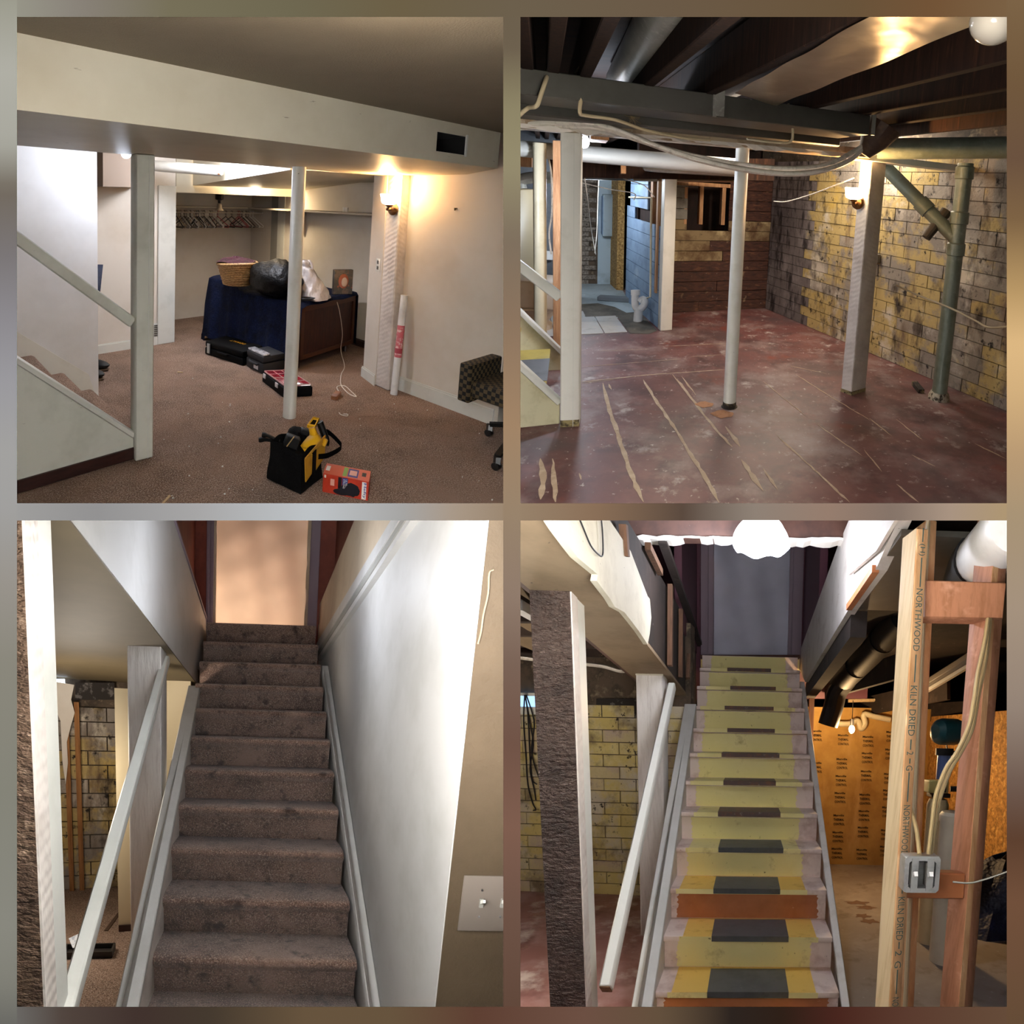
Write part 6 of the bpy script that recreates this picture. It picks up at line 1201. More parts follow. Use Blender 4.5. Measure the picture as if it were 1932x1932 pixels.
M('stud_fresh', 'c89c70', [('ac7c50', 4, .42, .66, (9, 9, .6)), ('e0bc94', 7, .58, .75, (7, 7, .6))], rough=.7)
M('stud_pale', 'd8c098', [('c0a478', 5, .45, .7, (9, 9, .6))], rough=.7)
M('stud_pink', 'b07858', [('94603f', 5, .42, .66, (9, 9, .6)), ('c89478', 9, .6, .75)], rough=.75)
M('stamp_ink', '3c5450', rough=.8); M('black_metal', '17171a', [('26262a', 8, .5, .75)], rough=.6, metal=.1)
M('concrete', '8a8078', [('9c938a', 2.5, .45, .68), ('6e6258', 3.5, .55, .7), ('b0a8a0', 26, .66, .74)], rough=.8)
M('kraft', 'c29a56', [('a47a3e', 2.2, .45, .68), ('cca468', 5, .56, .74, (1, 1, .3))], rough=.5, bump=(.4, 5, (1, 1, .6), 'n', .03))
M('print_black', '2a1c10', rough=.8)
M('purple_plastic', '5a5a72', rough=.35)
translucent('plastic_dim', 'dadaec', .15)
W_ = .95
S0, S10 = BR.at(1247, 1824, 950 * W_ / 322), BR.at(1325, 1267, 950 * W_ / 180)
stp = (S10 - S0) / 10; run = V((stp.x, stp.y, 0)); rise = stp.z; rd4 = run.normalized(); RN = run.length
ax4 = V((rd4.y, -rd4.x, 0)); acr = BR.at(1569, 1824, 950 * W_ / 322) - S0; WD = acr.dot(ax4)
base_z = S0.z - rise
zf = base_z
rows = [[V((-7 + 8.2 * i / 40, .4 + 9 * j / 40, zf)) for i in range(41)] for j in range(41)]
rows = [[V((p.x, p.y, zf)) for p in r] for r in rows]
struct('floor', MB().grid([[V((-7 + (7 + .35) * i / 30, .4 + 10 * j / 30, zf)) for i in range(31)] for j in range(31)]), M('red_floor_pale', '8e625c', [('a88480', 2.4, .45, .65, (1, 1, 1), 8), ('6e4642', 3.1, .52, .68), ('c8b8b0', 3.0, .54, .68, (1, 1, 1), 10), ('b49c7c', 1.6, .58, .70, (1, 1, 1), 8)], rough=.6), label='worn red painted floor left of the yellow stairs')
struct('floor_slab', MB().grid([[V((.35 + 6 * i / 30, .4 + 10 * j / 30, zf)) for i in range(31)] for j in range(31)]), MATS['concrete'], label='grey concrete floor beyond the bare studs')
t4 = thing('staircase', 'yellow painted wooden stairs with grey step mats, stripped of carpet', 'staircase', S0)
TH = .032
for k in range(-1, 12):
    R_ = S0 + stp * k; nose = R_ - run; P = lambda a, s_, z_: V((nose.x, nose.y, 0)) + rd4 * a + ax4 * s_ + UP * (R_.z + z_)
    if k < 11:
        e = -.028
        def slab(nm, s0, s1, a0, a1, z0, z1, mat, par, lab=None, bev=.0):
            b = MB(); b.hexa([P(a0, s0, z0), P(a0, s1, z0), P(a1, s1, z0), P(a1, s0, z0)], [P(a0, s0, z1), P(a0, s1, z1), P(a1, s1, z1), P(a1, s0, z1)]); return obj(nm, b, MATS[mat], parent=par, label=lab, bevel=bev, seg=2)
        td = slab('tread', 0, WD, e, RN + .02, -TH, 0, 'step_pink', t4, None, .006)
        if not td: continue
        ye = (.10 + .03 * math.sin(k * 2.1), WD - .12 + .03 * math.sin(k * 1.7))
        ym = 'step_gold' if k <= 2 else 'step_yellow'
        slab('painted_band', ye[0], ye[1], e - .001, RN, .0003, .0016, ym, td, 'yellow band'); slab('painted_band', ye[0] - .02, ye[1] + .01, e - .0016, e, -TH + .002, 0, 'step_yellow', td)
        m0 = .28 + .02 * math.sin(k * 3); m1 = WD - .26 + .02 * math.sin(k * 2.3)
        slab('step_mat', m0, m1, e - .007, RN - .03 if k < 4 else RN * .8, .0018, .0065, 'mat_grey' if k < 4 else 'mat_worn', td, 'grey step mat' if k < 4 else 'worn step mat'); slab('mat_lip', m0, m1, e - .008, e - .0018, -TH * .8, .006, 'mat_grey' if k < 4 else 'mat_worn', td)
    rz0, rz1 = -rise, -TH - .002
    orange = k in (0, 2)
    b = MB(); b.hexa([P(0, 0, rz0), P(0, WD, rz0), P(.02, WD, rz0), P(.02, 0, rz0)], [P(0, 0, rz1), P(0, WD, rz1), P(.02, WD, rz1), P(.02, 0, rz1)]); rs = obj('riser', b, MATS['step_pink'], parent=t4, smooth=None)
    if rs:
        y0, y1 = (.06, WD - .05) if orange else (.09, WD - .12); rows = []
        n = 14
        L_ = [P(-.0015, y0 + random.uniform(-.008, .008), rz0 + .004 + (rz1 - rz0 - .008) * i / n) for i in range(n + 1)]; R2 = [P(-.0015, y1 + random.uniform(-.008, .008), rz0 + .004 + (rz1 - rz0 - .008) * i / n) for i in range(n + 1)]
        obj('painted_face', MB().grid([L_, R2]), MATS['step_orange' if orange else 'step_yellow'], parent=rs, smooth=None, label='bare orange face' if orange else 'yellow painted face')
# skirt boards and stringers
def cap_(nm, p, q, w, h, mat, side, **k):
    b = MB(); b.beam(p, q, w, h); o_ = obj(nm, b, MATS[mat], parent=t4, bevel=.004, **k)
    b = MB(); off = ax4 * side * (w / 2 - .012); b.prism([p + off, q + off, q + off - UP * .32, p + off - UP * .32], ax4 * .012 * side); obj('skirt_board', b, MATS['skirt_white'], parent=t4)
pA, pB = BR.at(1212, 1900, 2.45), BR.at(1303, 1331, 4.3); cap_('stringer_cap', pA + (pA - pB) * .2, pB, .10, .035, 'stair_white', 1)
b = MB(); e0_, e1_ = pA + (pA - pB) * .2 - ax4 * .02, pB - ax4 * .02; b.prism([e0_, e1_, V((e1_.x, e1_.y, zf)), V((e0_.x, e0_.y, zf))], ax4 * .02); obj('stringer_panel', b, MATS['stair_white'], parent=t4)
pC, pD = BR.at(1594, 1900, 2.64), BR.at(1513, 1290, 4.85); cap_('stringer_cap', pC + (pC - pD) * .2, pD, .045, .05, 'skirt_white', -1)
b = MB(); e0_, e1_ = pC + (pC - pD) * .2 + ax4 * .01, pD + ax4 * .01; b.prism([e0_, e1_, e1_ - UP * .3, e0_ - UP * .3], ax4 * .012); obj('skirt_board', b, MATS['dark_wood'], parent=t4)
# top of the stairs: threshold, dim doorway, purple walls
TOP = S10 + UP * rise + rd4 * (-RN + .02); zt_ = BR.pl(1415, 1240, S10 + rd4 * .02, rd4).z
dd4 = S10 + rd4 * .12
dw = lambda x, y, o_=0: BR.pl(x, y, dd4 - rd4 * o_, rd4)
b = MB(); p, q = dw(1322, 1244), dw(1508, 1244); b.prism([p - rd4 * .1, q - rd4 * .1, q + rd4 * .1, p + rd4 * .1], UP * .03); struct('trim_threshold', b, MATS['header_brown'], bevel=.006)
b = MB(); p, q = dw(1322, 1268), dw(1508, 1268); z1 = dw(1400, 1241).z; b.prism([p - rd4 * .0, q - rd4 * .0, q + rd4 * .05, p + rd4 * .05], UP * (z1 - p.z)); struct('trim_top_riser', b, MATS['step_yellow'])
rows = [[dw(1340 + 158 * i / 24, 1243 - 230 * j / 24, -.08) + rd4 * (.012 * math.sin(i * .7 + j * .15) + .01 * math.sin(j * .9 - i * .3)) for i in range(25)] for j in range(25)]
struct('door_1', MB().grid(rows), MATS['plastic_dim'], smooth=70, label='dim doorway hung with bluish plastic at the top of the yellow stairs')
for x0, x1, o_ in ((1322, 1336, 0), (1334, 1346, .03), (1486, 1493, .03), (1493, 1511, 0)):
    b = MB(); p, q = dw(x0, 1243, -o_), dw(x1, 1243, -o_); b.prism([p, q, q + rd4 * .06, p + rd4 * .06], UP * 2.3); struct('trim_door', b, MATS['jamb_mauve'], bevel=.004)
b = MB(); p, q = dw(1230, 1243, -.06), dw(1326, 1243, -.06); b.prism([p - UP * .4, q - UP * .4, q + rd4 * .06 - UP * .4, p + rd4 * .06 - UP * .4], UP * 3.2); struct('wall_landing', b, MATS['purple_dark'])
b = MB(); p, q = dw(1508, 1243, -.06), dw(1640, 1243, -.06); b.prism([p - UP * .4, q - UP * .4, q + rd4 * .06 - UP * .4, p + rd4 * .06 - UP * .4], UP * 3.2); struct('wall_landing', b, MATS['purple_dark'])
pl4 = S0 - ax4 * .05; pl4.z = 0; pr4 = S0 + ax4 * (WD + .04); pr4.z = 0
lw = lambda x, y, o_=0: BR.wall(x, y, pl4 + ax4 * o_, pl4 + ax4 * o_ + rd4)
rw = lambda x, y, o_=0: BR.wall(x, y, pr4 - ax4 * o_, pr4 - ax4 * o_ + rd4)
for nm, pt, sg in (('wall_purple', pl4, -1), ('wall_purple', pr4, 1)):
    b = MB(); a_ = pt + ax4 * sg * .02 + rd4 * 1.55 + UP * 2.28; b.prism([a_, a_ + rd4 * 2.2, a_ + rd4 * 2.2 + UP * 2.2, a_ + UP * 2.2], ax4 * sg * .06); struct(nm, b, MATS['purple_dark'])
# left: plaster bulkhead ending ragged, bare framing behind it
edge = [(1146, 975), (1190, 1040), (1222, 1125), (1226, 1130), (1229, 1165), (1226, 1195), (1222, 1216)]
low = [(1217, 1208), (1205, 1190), (1190, 1170), (1178, 1155), (1160, 1145), (1150, 1128), (1140, 1115), (1126, 1096), (1128, 1084), (1090, 1052), (1072, 1028), (1052, 1000), (1036, 975)]
M('plaster_edge', 'ece8e0', rough=.9)
b = MB(); b.prism([lw(x, y, .0) for x, y in edge + low], -ax4 * .022); bulk = struct('wall_bulkhead', b, MATS['plaster_cream'], smooth=None, label='ragged cream plaster bulkhead left of the yellow stairs')
b = MB(); b.prism([lw(1040, 975, -.03), lw(1228, 1218, -.03), lw(1312, 1332, -.03), lw(1335, 1240, -.03), lw(1322, 1215, -.03), lw(1180, 975, -.03)], -ax4 * .06); framing = struct('wall_framing', b, MATS['dark_wood'], smooth=None, label='dark bare framing of the stair bulkhead')
for x0, y0, x1, y1 in ((1265, 1104, 1264, 1256), (1285, 1150, 1284, 1278), (1302, 1185, 1298, 1280), (1222, 1030, 1246, 1080), (1176, 990, 1180, 1050)):
    b = MB(); b.beam(lw(x0, y0, .0), lw(x1, y1, .0), .045 if x0 == 1265 else .035, .03, ax4); obj('lath', b, MATS['lath'], parent=framing)
b = MB(); b.beam(lw(1250, 1020, .01), lw(1330, 1243, .01), .03, .05, ax4); obj('ragged_edge', b, MATS['dark_wood'], parent=framing)
# underside of the bulkhead
u0, u1_, = lw(1040, 975), lw(1310, 1330)
un = [(1126, 1098), (1180, 1157), (1226, 1205), (1250, 1246), (1200, 1252), (1160, 1210), (1128, 1180), (1120, 1130)]
zun = lw(1180, 1160).z
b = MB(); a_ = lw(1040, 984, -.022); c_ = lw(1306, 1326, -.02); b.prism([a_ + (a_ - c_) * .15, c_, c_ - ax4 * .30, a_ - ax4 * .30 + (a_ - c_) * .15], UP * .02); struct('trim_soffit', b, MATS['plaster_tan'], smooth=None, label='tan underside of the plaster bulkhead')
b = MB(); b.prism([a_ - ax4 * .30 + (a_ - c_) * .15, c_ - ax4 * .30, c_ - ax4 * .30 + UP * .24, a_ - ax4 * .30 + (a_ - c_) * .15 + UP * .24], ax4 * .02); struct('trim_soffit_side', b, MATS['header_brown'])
# posts
c_ = BR.at(1101, 1800, 2.1); c_.z = zf; l_ = BR.at(1037, 1800, 2.1); zt = BR.over(c_, 1046)
wd = (BR.at(1101, 1800, 2.1) - BR.at(1060, 1800, 2.1)).length * 1.0
pxv = ax4
b = MB(); b.prism([c_ - ax4 * .148, c_, c_ + rd4 * .012, c_ - ax4 * .148 + rd4 * .012], UP * (zt - zf)); M('brown_stucco_dark', '4a3a32', [('6e5e54', 30, .58, .68, (1, 1, 3)), ('2e221c', 8, .45, .7)], rough=.4, bump=(1.0, 34, (1, 1, 2.2), 'n', .025))
pst = struct('trim_post', b, MATS['brown_stucco_dark'], smooth=None, label='near post with a dark brown rough plaster face beside the yellow stairs')
b = MB(); b.prism([c_ - ax4 * .149 - rd4 * .001, c_ + ax4 * .001 - rd4 * .001, c_ + ax4 * .001 + rd4 * .002, c_ - ax4 * .149 + rd4 * .002], UP * .075); b.v = [p + UP * (BR.over(c_, 1082) - zf) for p in b.v]; M('tan_band', '8a745c', [('5e4c3c', 30, .5, .65)], rough=.8, bump=(.8, 40)); obj('light_band', b, MATS['tan_band'], parent=pst)
b = MB(); b.prism([c_ + rd4 * .005 - ax4 * .14, c_ + ax4 * .005 + rd4 * .004, c_ + ax4 * .005 + rd4 * .07, c_ + rd4 * .07 - ax4 * .14], UP * (zt - zf)); obj('rough_side', b, MATS['stucco_white'], parent=pst, label='white combed side')
b = MB(); b.prism([c_ + rd4 * .071 - ax4 * .14, c_ + ax4 * .001 + rd4 * .071, c_ + ax4 * .001 + rd4 * .165, c_ + rd4 * .165 - ax4 * .14], UP * (zt - zf)); obj('smooth_side', b, MATS['gloss_white'], parent=pst, label='smooth white side')
pd2 = 3.55; a_ = BR.at(1204, 1500, pd2); c2 = BR.at(1253, 1500, pd2); a_.z = c2.z = zf; fr_ = c2 - a_; zt2 = BR.over(a_, 1248)
b = MB(); b.prism([a_, c2, c2 + rd4 * .2, a_ + rd4 * .2], UP * (zt2 - zf + .02)); struct('trim_post', b, MATS['post_grain'], bevel=.005, label='white grainy post behind the white handrail of the yellow stairs')
b = MB(); b.prism([a_ - rd4 * .002 - ax4 * .002, c2 - rd4 * .002 + ax4 * .002, c2 + rd4 * .2 + ax4 * .002, a_ + rd4 * .2 - ax4 * .002], UP * .10); b.v = [p + UP * (zt2 - zf - .09) for p in b.v]; struct('trim_post_top', b, MATS['plaster_cream'])
h0, h1 = BR.at(1143, 1866, 2.12), BR.at(1268, 1294, 3.5)
b = MB(); b.beam(h0, h1, .05, .062); t = obj('handrail', b, MATS['gloss_white'], bevel=.007, label='white handrail with a brown sawn end beside the yellow stairs', cat='handrail')
b = MB(); hd_ = (h1 - h0).normalized(); b.beam(h0 - hd_ * .003, h0 + hd_ * .002, .042, .054); M('end_grain', '7a5636', [('5a3c22', 20, .5, .65)], rough=.8); obj('sawn_end', b, MATS['end_grain'], parent=t)
# left: yellow block wall, window, cords, boarded ceiling
yw0, yw1 = fl(985, 1682, zf), fl(1210, 1690, zf); yd = (yw1 - yw0).normalized(); yn = V((-yd.y, yd.x, 0)); YL = (yw1 - yw0).length
yb = lambda x, y, o_=0: BR.wall(x, y, yw0 - yn * o_, yw1 - yn * o_)
b = MB(); b.prism([yw0 - yd * .6 + yn * .02, yw1 + yd * .46 + yn * .02, yw1 + yd * .46 + yn * .2, yw0 - yd * .6 + yn * .2], UP * 2.4); yw = struct('wall_block', b, MATS['mortar'], label='yellow block wall with a high window')
M('block_yellow', 'ccb874', [('d4c692', 5, .5, .7), ('c8bea8', 1.8, .47, .58, (1, 1, 1), 8), ('7a6a50', 3.2, .52, .68, (1, 1, 1), 10), ('2a2018', 16, .59, .66, (1, 1, 1), 8)], rough=.85, bump=(.4, 40, (1, 1, 1), 'n', .008))
M('block_pale', 'c8b88c', [('b8a498', 4, .48, .66), ('8a7a60', 8, .60, .70), ('3a2e22', 24, .65, .71, (1, 1, 1), 8)], rough=.85, bump=(.4, 40, (1, 1, 1), 'n', .008))
BHb, BLb = .107, .29; ztp = yb(1000, 1345).z - zf
for r_ in range(int(ztp / BHb) + 1):
    s = -.5 - (r_ % 2) * BLb / 2; c = 0
    while s < YL + .42 - BLb * .5:
        d_ = random.uniform(-.004, .004); q = [yw0 + yd * (s + .004) + yn * d_, yw0 + yd * (s + BLb - .004) + yn * d_, yw0 + yd * (s + BLb - .004) + yn * .03, yw0 + yd * (s + .004) + yn * .03]; c += 1
        b = MB(); b.prism([p + UP * (r_ * BHb + .003) for p in q], UP * (BHb - .007)); obj('block', b, MATS['block_yellow' if random.random() < .85 else 'block_pale'], parent=yw, smooth=None); s += BLb
b = MB(); b.prism([yb(975, 1334, .01), yb(1046, 1335, .01), yb(1046, 1311, .01), yb(975, 1310, .01)], yn * .01); M('sky_pane', '9ac4f4', emit=('9cc8ff', .75)); t = struct('window_2', b, MATS['sky_pane'], smooth=None, label='high basement window with blue daylight')
for p, q in (((975, 1310), (1046, 1311)), ((975, 1336), (1046, 1337)), ((1026, 1310), (1026, 1336)), ((1045, 1310), (1045, 1337))): b = MB(); b.beam(yb(*p, .03), yb(*q, .03), .03, .025, yn if p[0] == q[0] else UP); obj('window_frame', b, MATS['gloss_white'], parent=t)
b = MB(); b.prism([yb(975, 1347, .06), yb(1046, 1349, .06), yb(1046, 1336, .06), yb(975, 1335, .06)], yn * .05); obj('window_sill', b, MATS['gloss_white'], parent=t)
M('cord_black', '16161a', rough=.6)
for i, pts in enumerate(([(990, 1311), (988, 1360), (992, 1420), (996, 1480), (1005, 1515), (1011, 1527), (1006, 1529)], [(991, 1311), (999, 1360), (1006, 1405), (1000, 1450), (1008, 1490), (1011, 1510)], [(993, 1311), (1004, 1345), (1008, 1370), (1003, 1420), (1018, 1470), (1037, 1515), (1033, 1528)], [(991, 1312), (996, 1350), (1000, 1430), (1004, 1470), (1013, 1480)])):
    obj('cord', MB().tube(arc([yb(x, y, .08 + .02 * i) for x, y in pts], 5), .006, 5), MATS['cord_black'], label=['longest outer', 'short kinked', 'longest inner', 'shortest straight'][i] + ' black cord dangling from the high window', cat='cord', smooth=60)
b = MB(); b.prism([yb(1125, 1352, .0), yb(1222, 1356, .0), yb(1222, 1318, .0), yb(1125, 1318, .0)], yn * .02); obj('sill_plate', b, MATS['sill_black'], parent=yw)
ceilz = 2.07
M('ceiling_board', '3a2c24', [('241a15', 4, .42, .68, (1, 8, 1)), ('54443a', 10, .6, .75)], rough=.9)
ca_, cb_ = pl4 - ax4 * .10, pr4 + ax4 * .10
cl0 = struct('ceiling', MB().quad(ca_ - rd4 * 1.6 + UP * 2.32, ca_ + rd4 * 8 + UP * 2.32, ca_ + rd4 * 8 - ax4 * 6 + UP * 2.32, ca_ - rd4 * 1.6 - ax4 * 6 + UP * 2.32), MATS['dark_wood'], label='dark underside of the floor above, left of the stairs')
struct('ceiling', MB().quad(cb_ - rd4 * 1.9 + UP * 2.32, cb_ + rd4 * 8 + UP * 2.32, cb_ + rd4 * 8 + ax4 * 6 + UP * 2.32, cb_ - rd4 * 1.9 + ax4 * 6 + UP * 2.32), MATS['dark_wood'])
struct('ceiling_stairwell', MB().quad(ca_ - rd4 * .4 + UP * 3.9, ca_ + rd4 * 5 + UP * 3.9, cb_ + rd4 * 5 + UP * 3.9, cb_ - rd4 * .4 + UP * 3.9), MATS['purple_dark'])
struct('wall_header', MB().quad(ca_ - rd4 * .05 + UP * 2.62, cb_ - rd4 * .05 + UP * 2.62, cb_ - rd4 * .05 + UP * 3.9, ca_ - rd4 * .05 + UP * 3.9), MATS['dark_wood'])
for j in range(9):
    y0_ = 3.0 + j * .42; b = MB(); b.box((-3.1, y0_, 2.17), (4.2, .05, .2)); obj('joist', b, MATS['ceiling_board'], parent=cl0)
b = MB(); b.beam(BR.at(975, 1142, 2.6), BR.at(1040, 1180, 3.0), .06, .05); b.tube([BR.at(960, 1128, 2.6), BR.at(1060, 1188, 3.1)], .028, 12); obj('drain_pipe', b, MATS['tube_white'], label='white pipe slanting behind the dark brown post', cat='pipe')
b = MB(); b.prism([BR.at(975, 1060, 2.5), BR.at(1060, 1110, 2.5), BR.at(1060, 1250, 3.6), BR.at(975, 1215, 3.6)], UP * .02); struct('ceiling_patch', b, MATS['plaster_tan'], smooth=None)
b = MB(); b.beam(BR.at(990, 1005, 2.3), BR.at(1026, 1055, 2.5), .05, .12); obj('wood_block', b, MATS['raw_wood'], label='orange wood block against the beam above the dark brown post', cat='block')
obj('cable', MB().tube(arc([BR.at(x, y, d) for x, y, d in ((960, 1238, 4), (1040, 1248, 4), (1130, 1256, 4.1), (1170, 1266, 4.1), (1190, 1262, 4.1), (1205, 1250, 4.0))], 5), .016, 7), MATS['cable_white'], label='thick pale cable strung behind the posts of the yellow stairs', cat='cable', smooth=60)
obj('cable', MB().tube(arc([BR.at(x, y, d) for x, y, d in ((1128, 1205, 3.4), (1150, 1220, 3.6), (1180, 1240, 3.9), (1200, 1252, 4.0))], 5), .03, 8), MATS['cable_white'], label='pale wrapped conduit under the plaster bulkhead', cat='cable', smooth=60)
rnd = random.Random(4); b = MB(); o_ = BR.at(1150, 1220, 3.3)
for k in range(14): v_ = V((rnd.uniform(-1, 1), rnd.uniform(-1, 1), rnd.uniform(-1.6, .8))) * .06; b.tube(arc([o_, o_ + v_ * .6 + V((.02, 0, .02)), o_ + v_], 3), .0016, 4)
M('straw', '8a7858', rough=.9); obj('straw_tuft', b, MATS['straw'], label='dry straw-like tuft hanging under the plaster bulkhead', cat='debris', kind='stuff')
obj('wire', MB().tube(arc([lw(x, y, .012) for x, y in ((1092, 975), (1102, 1000), (1115, 1030), (1128, 1045), (1137, 1047), (1137, 1010), (1134, 975))], 5), .0028, 5), MATS['cord_black'], label='thin dark wire loop hanging on the cream plaster bulkhead', cat='wire', smooth=60)
# top: header joist with ragged plaster edge, glowing lamp
hd0, hd1 = BR.at(1160, 1000, 2.9), BR.at(1700, 1006, 2.9)
b = MB(); b.beam(hd0 + UP * .03, hd1 + UP * .03, .08, .17); header = struct('trim_header', b, MATS['header_brown'], label='brown header joist across the top of the stair opening')
b = MB(); rnd = random.Random(9); pts_t, pts_b = [], []
for i in range(41):
    f = i / 40; p = hd0 + (hd1 - hd0) * (.03 + .97 * f) - rd4 * .05; top_ = -.045 + rnd.uniform(-.006, .006); bt = -.064 + rnd.uniform(-.008, .008) + (.006 if .18 < f < .5 else 0); pts_t.append(p + UP * top_); pts_b.append(p + UP * bt)
b.grid([pts_t, pts_b]); b.grid([[p + rd4 * .09 for p in pts_b], pts_b]); obj('plaster_remnant', b, MATS['plaster_edge'], parent=header, smooth=None)
b = MB(); b.box(BR.at(1616, 1004, 2.84), (.05, .02, .04), (ax4, rd4, UP)); obj('bracket', b, MATS['black_metal'], parent=header)
lc = BR.at(1437, 1002, 2.55); t = thing('ceiling_lamp', 'blazing white scalloped glass ceiling lamp above the yellow stairs', 'lamp', lc)
M('lamp_glow', 'ffffff', emit=('f2f4ff', 5)); rows = []
for k in range(11):
    f = k / 10; row = []
    for j in range(37):
        a = 2 * math.pi * j / 36; sc = 1 + .07 * f * f * math.sin(a * 6); r_ = (.045 + .095 * math.sin(min(f, .8) * 1.9)) * sc; row.append(lc + UP * (.085 - .165 * f + .012 * f * math.sin(a * 6)) + V((math.cos(a), math.sin(a), 0)) * r_)
    rows.append(row)
rows.append([lc - UP * .085 + (p - lc) * .05 - UP * .0 for p in rows[-1]])
obj('glass_shade', MB().grid(rows), MATS['lamp_glow'], parent=t, smooth=70); b = MB(); b.cyl(lc + UP * .08, lc + UP * .2, .05, 18); obj('lamp_holder', b, MATS['gloss_white'], parent=t)
lamp(lc - UP * .17, 16, 'eef2ff', .08, t)
# right: sloping white fascia of the stair opening, boards and dark joists
b = MB(); b.prism([rw(1697, 975), rw(1652, 1075), rw(1604, 1145), rw(1560, 1218), rw(1519, 1287), rw(1508, 1262), rw(1508, 1232), rw(1580, 1032), rw(1604, 975)], ax4 * .05); struct('wall_fascia', b, MATS['skirt_white'], smooth=None, label='pale sloping fascia right of the stair opening')
b = MB(); b.prism([rw(1606, 1085, .01), rw(1618, 1035, .01), rw(1700, 975, .01), rw(1660, 1040, .01)], ax4 * -.015); struct('trim_fascia_panel', b, MATS['skirt_white'], smooth=None)
b = MB(); b.beam(rw(1602, 1146, .0), rw(1652, 1073, .0), .03, .03, ax4); struct('trim_bare_edge', b, MATS['step_orange'])
q = [rw(1604, 1150, -.02), rw(1700, 1010, -.02)]; b = MB(); b.prism([q[0], q[1], q[1] + ax4 * .42, q[0] + ax4 * .42], UP * .02); struct('ceiling_panel', b, MATS['galv_dark'], smooth=None)
b = MB(); p_, q_ = rw(1520, 1290, -.03), rw(1606, 1152, -.03); b.prism([p_, q_, q_ + ax4 * .09, p_ + ax4 * .09], -UP * .14); struct('trim_dark_joist', b, MATS['dark_wood'])
b = MB(); p_ = BR.at(1528, 1292, 4.9); q_ = BR.at(1536, 1480, 4.9); q_.z = zf; p2_ = V((p_.x, p_.y, zf)); b.prism([p2_, p2_ + ax4 * .05, p2_ + ax4 * .05 + rd4 * .05, p2_ + rd4 * .05], UP * (p_.z - zf)); obj('wood_stud', b, MATS['stud_pink'], label='thin wood stud just right of the yellow stairs by the printed insulation', cat='stud')
for i, (a0, a1) in enumerate((((1560, 1300, 5.2), (1720, 1250, 4.0)), ((1600, 1340, 6.0), (1790, 1300, 4.8)), ((1640, 1350, 6.4), (1850, 1340, 5.2)))):
    b = MB(); b.beam(BR.at(*a0), BR.at(*a1), .05, .2); obj('joist', b, MATS['dark_wood'], parent=cl0)
# black flue with its elbow, fluorescent fixture, big white pipe
t = thing('flue_pipe', 'black metal flue pipe slanting down to an elbow beside the stairs', 'pipe', BR.at(1575, 1360, 4.8))
b = MB(); pts = [BR.at(1705, 1165, 3.6), BR.at(1640, 1235, 4.15), BR.at(1585, 1290, 4.7)]; b.tube(pts, .105, 20); obj('straight', b, MATS['black_metal'], parent=t)
b = MB(); b.tube(arc([BR.at(1600, 1280, 4.6), BR.at(1580, 1305, 4.7), BR.at(1572, 1335, 4.75), BR.at(1562, 1368, 4.8)], 3), .095, 14); obj('elbow', b, MATS['black_metal'], parent=t, smooth=20)
for f in (.3, .7): b = MB(); p = pts[0] + (pts[2] - pts[0]) * f; d_ = (pts[2] - pts[0]).normalized(); b.tube([p - d_ * .02, p + d_ * .02], .110, 20); obj('joint_ring', b, MATS['black_metal'], parent=t)
t = thing('fluorescent_fixture', 'unlit fluorescent strip fixture slanting between the bare studs', 'lamp', BR.at(1800, 1258, 4.2))
b = MB(); a_, c_ = BR.at(1748, 1294, 4.6), BR.at(1842, 1236, 3.9); b.beam(a_, c_, .13, .05); M('fixture_white', '9a948c', rough=.5); obj('housing', b, MATS['fixture_white'], parent=t, bevel=.006)
b = MB(); b.beam(a_ - UP * .05 + (c_ - a_) * .03, c_ - UP * .05 - (c_ - a_) * .03, .03, .03); obj('tube', b, MATS['tube_white'], parent=t)
t = thing('vent_pipe', 'big white pipe with a black collar above the wood header block', 'pipe', BR.at(1840, 1080, 1.75))
b = MB(); a_, c_ = BR.at(1852, 1055, 1.85), BR.at(1930, 978, 1.45); b.tube([a_, c_], [.095, .095], 24); obj('pipe', b, MATS['tube_white'], parent=t)
b = MB(); b.tube([a_ + (a_ - c_).normalized() * .22 - UP * .03, a_ + (a_ - c_).normalized() * .08 - UP * .01, a_ + (c_ - a_).normalized() * .015], [.09, .104, .104], 24); obj('collar', b, MATS['black_metal'], parent=t)
# bare studs with the stamped lettering
sn_ = V((0, 0, 1))
def stud_thing(label, xa, ya, xb, yb_, d, wpx, dep, mats, name='wood_stud'):
    top, bot = BR.at(xa, ya, d), BR.at(xb, yb_, d)
    return top, bot
ds = 1.55
zb_, zt_ = zf, 2.32
f0 = BR.at(1678, 1890, ds); f0t = BR.at(1731, 985, ds * 1.0); fx0 = V((f0.x, f0.y, zf)); dirz = (f0t - f0) / (f0t.z - f0.z)
botp = f0 + dirz * (zf - f0.z); topp = f0 + dirz * (2.1 - f0.z)
nl_ = (ax4 * .80 + rd4 * .6).normalized(); nr_ = (ax4 * .72 - rd4 * .69).normalized()
eR = (ax4 * .98 + rd4 * .19).normalized(); eL = V((-eR.y, eR.x, 0))
eL = eL if eL.dot(rd4) > 0 else -eL
wR, wL = .040, .089
b = MB(); b.hexa([botp, botp + eR * wR, botp + eR * wR + eL * wL, botp + eL * wL], [topp, topp + eR * wR, topp + eR * wR + eL * wL, topp + eL * wL])
stud = obj('wood_stud', b, MATS['stud_fresh'], bevel=.003, label='front bare stud stamped with kiln-dried lettering by the switch box', cat='stud')
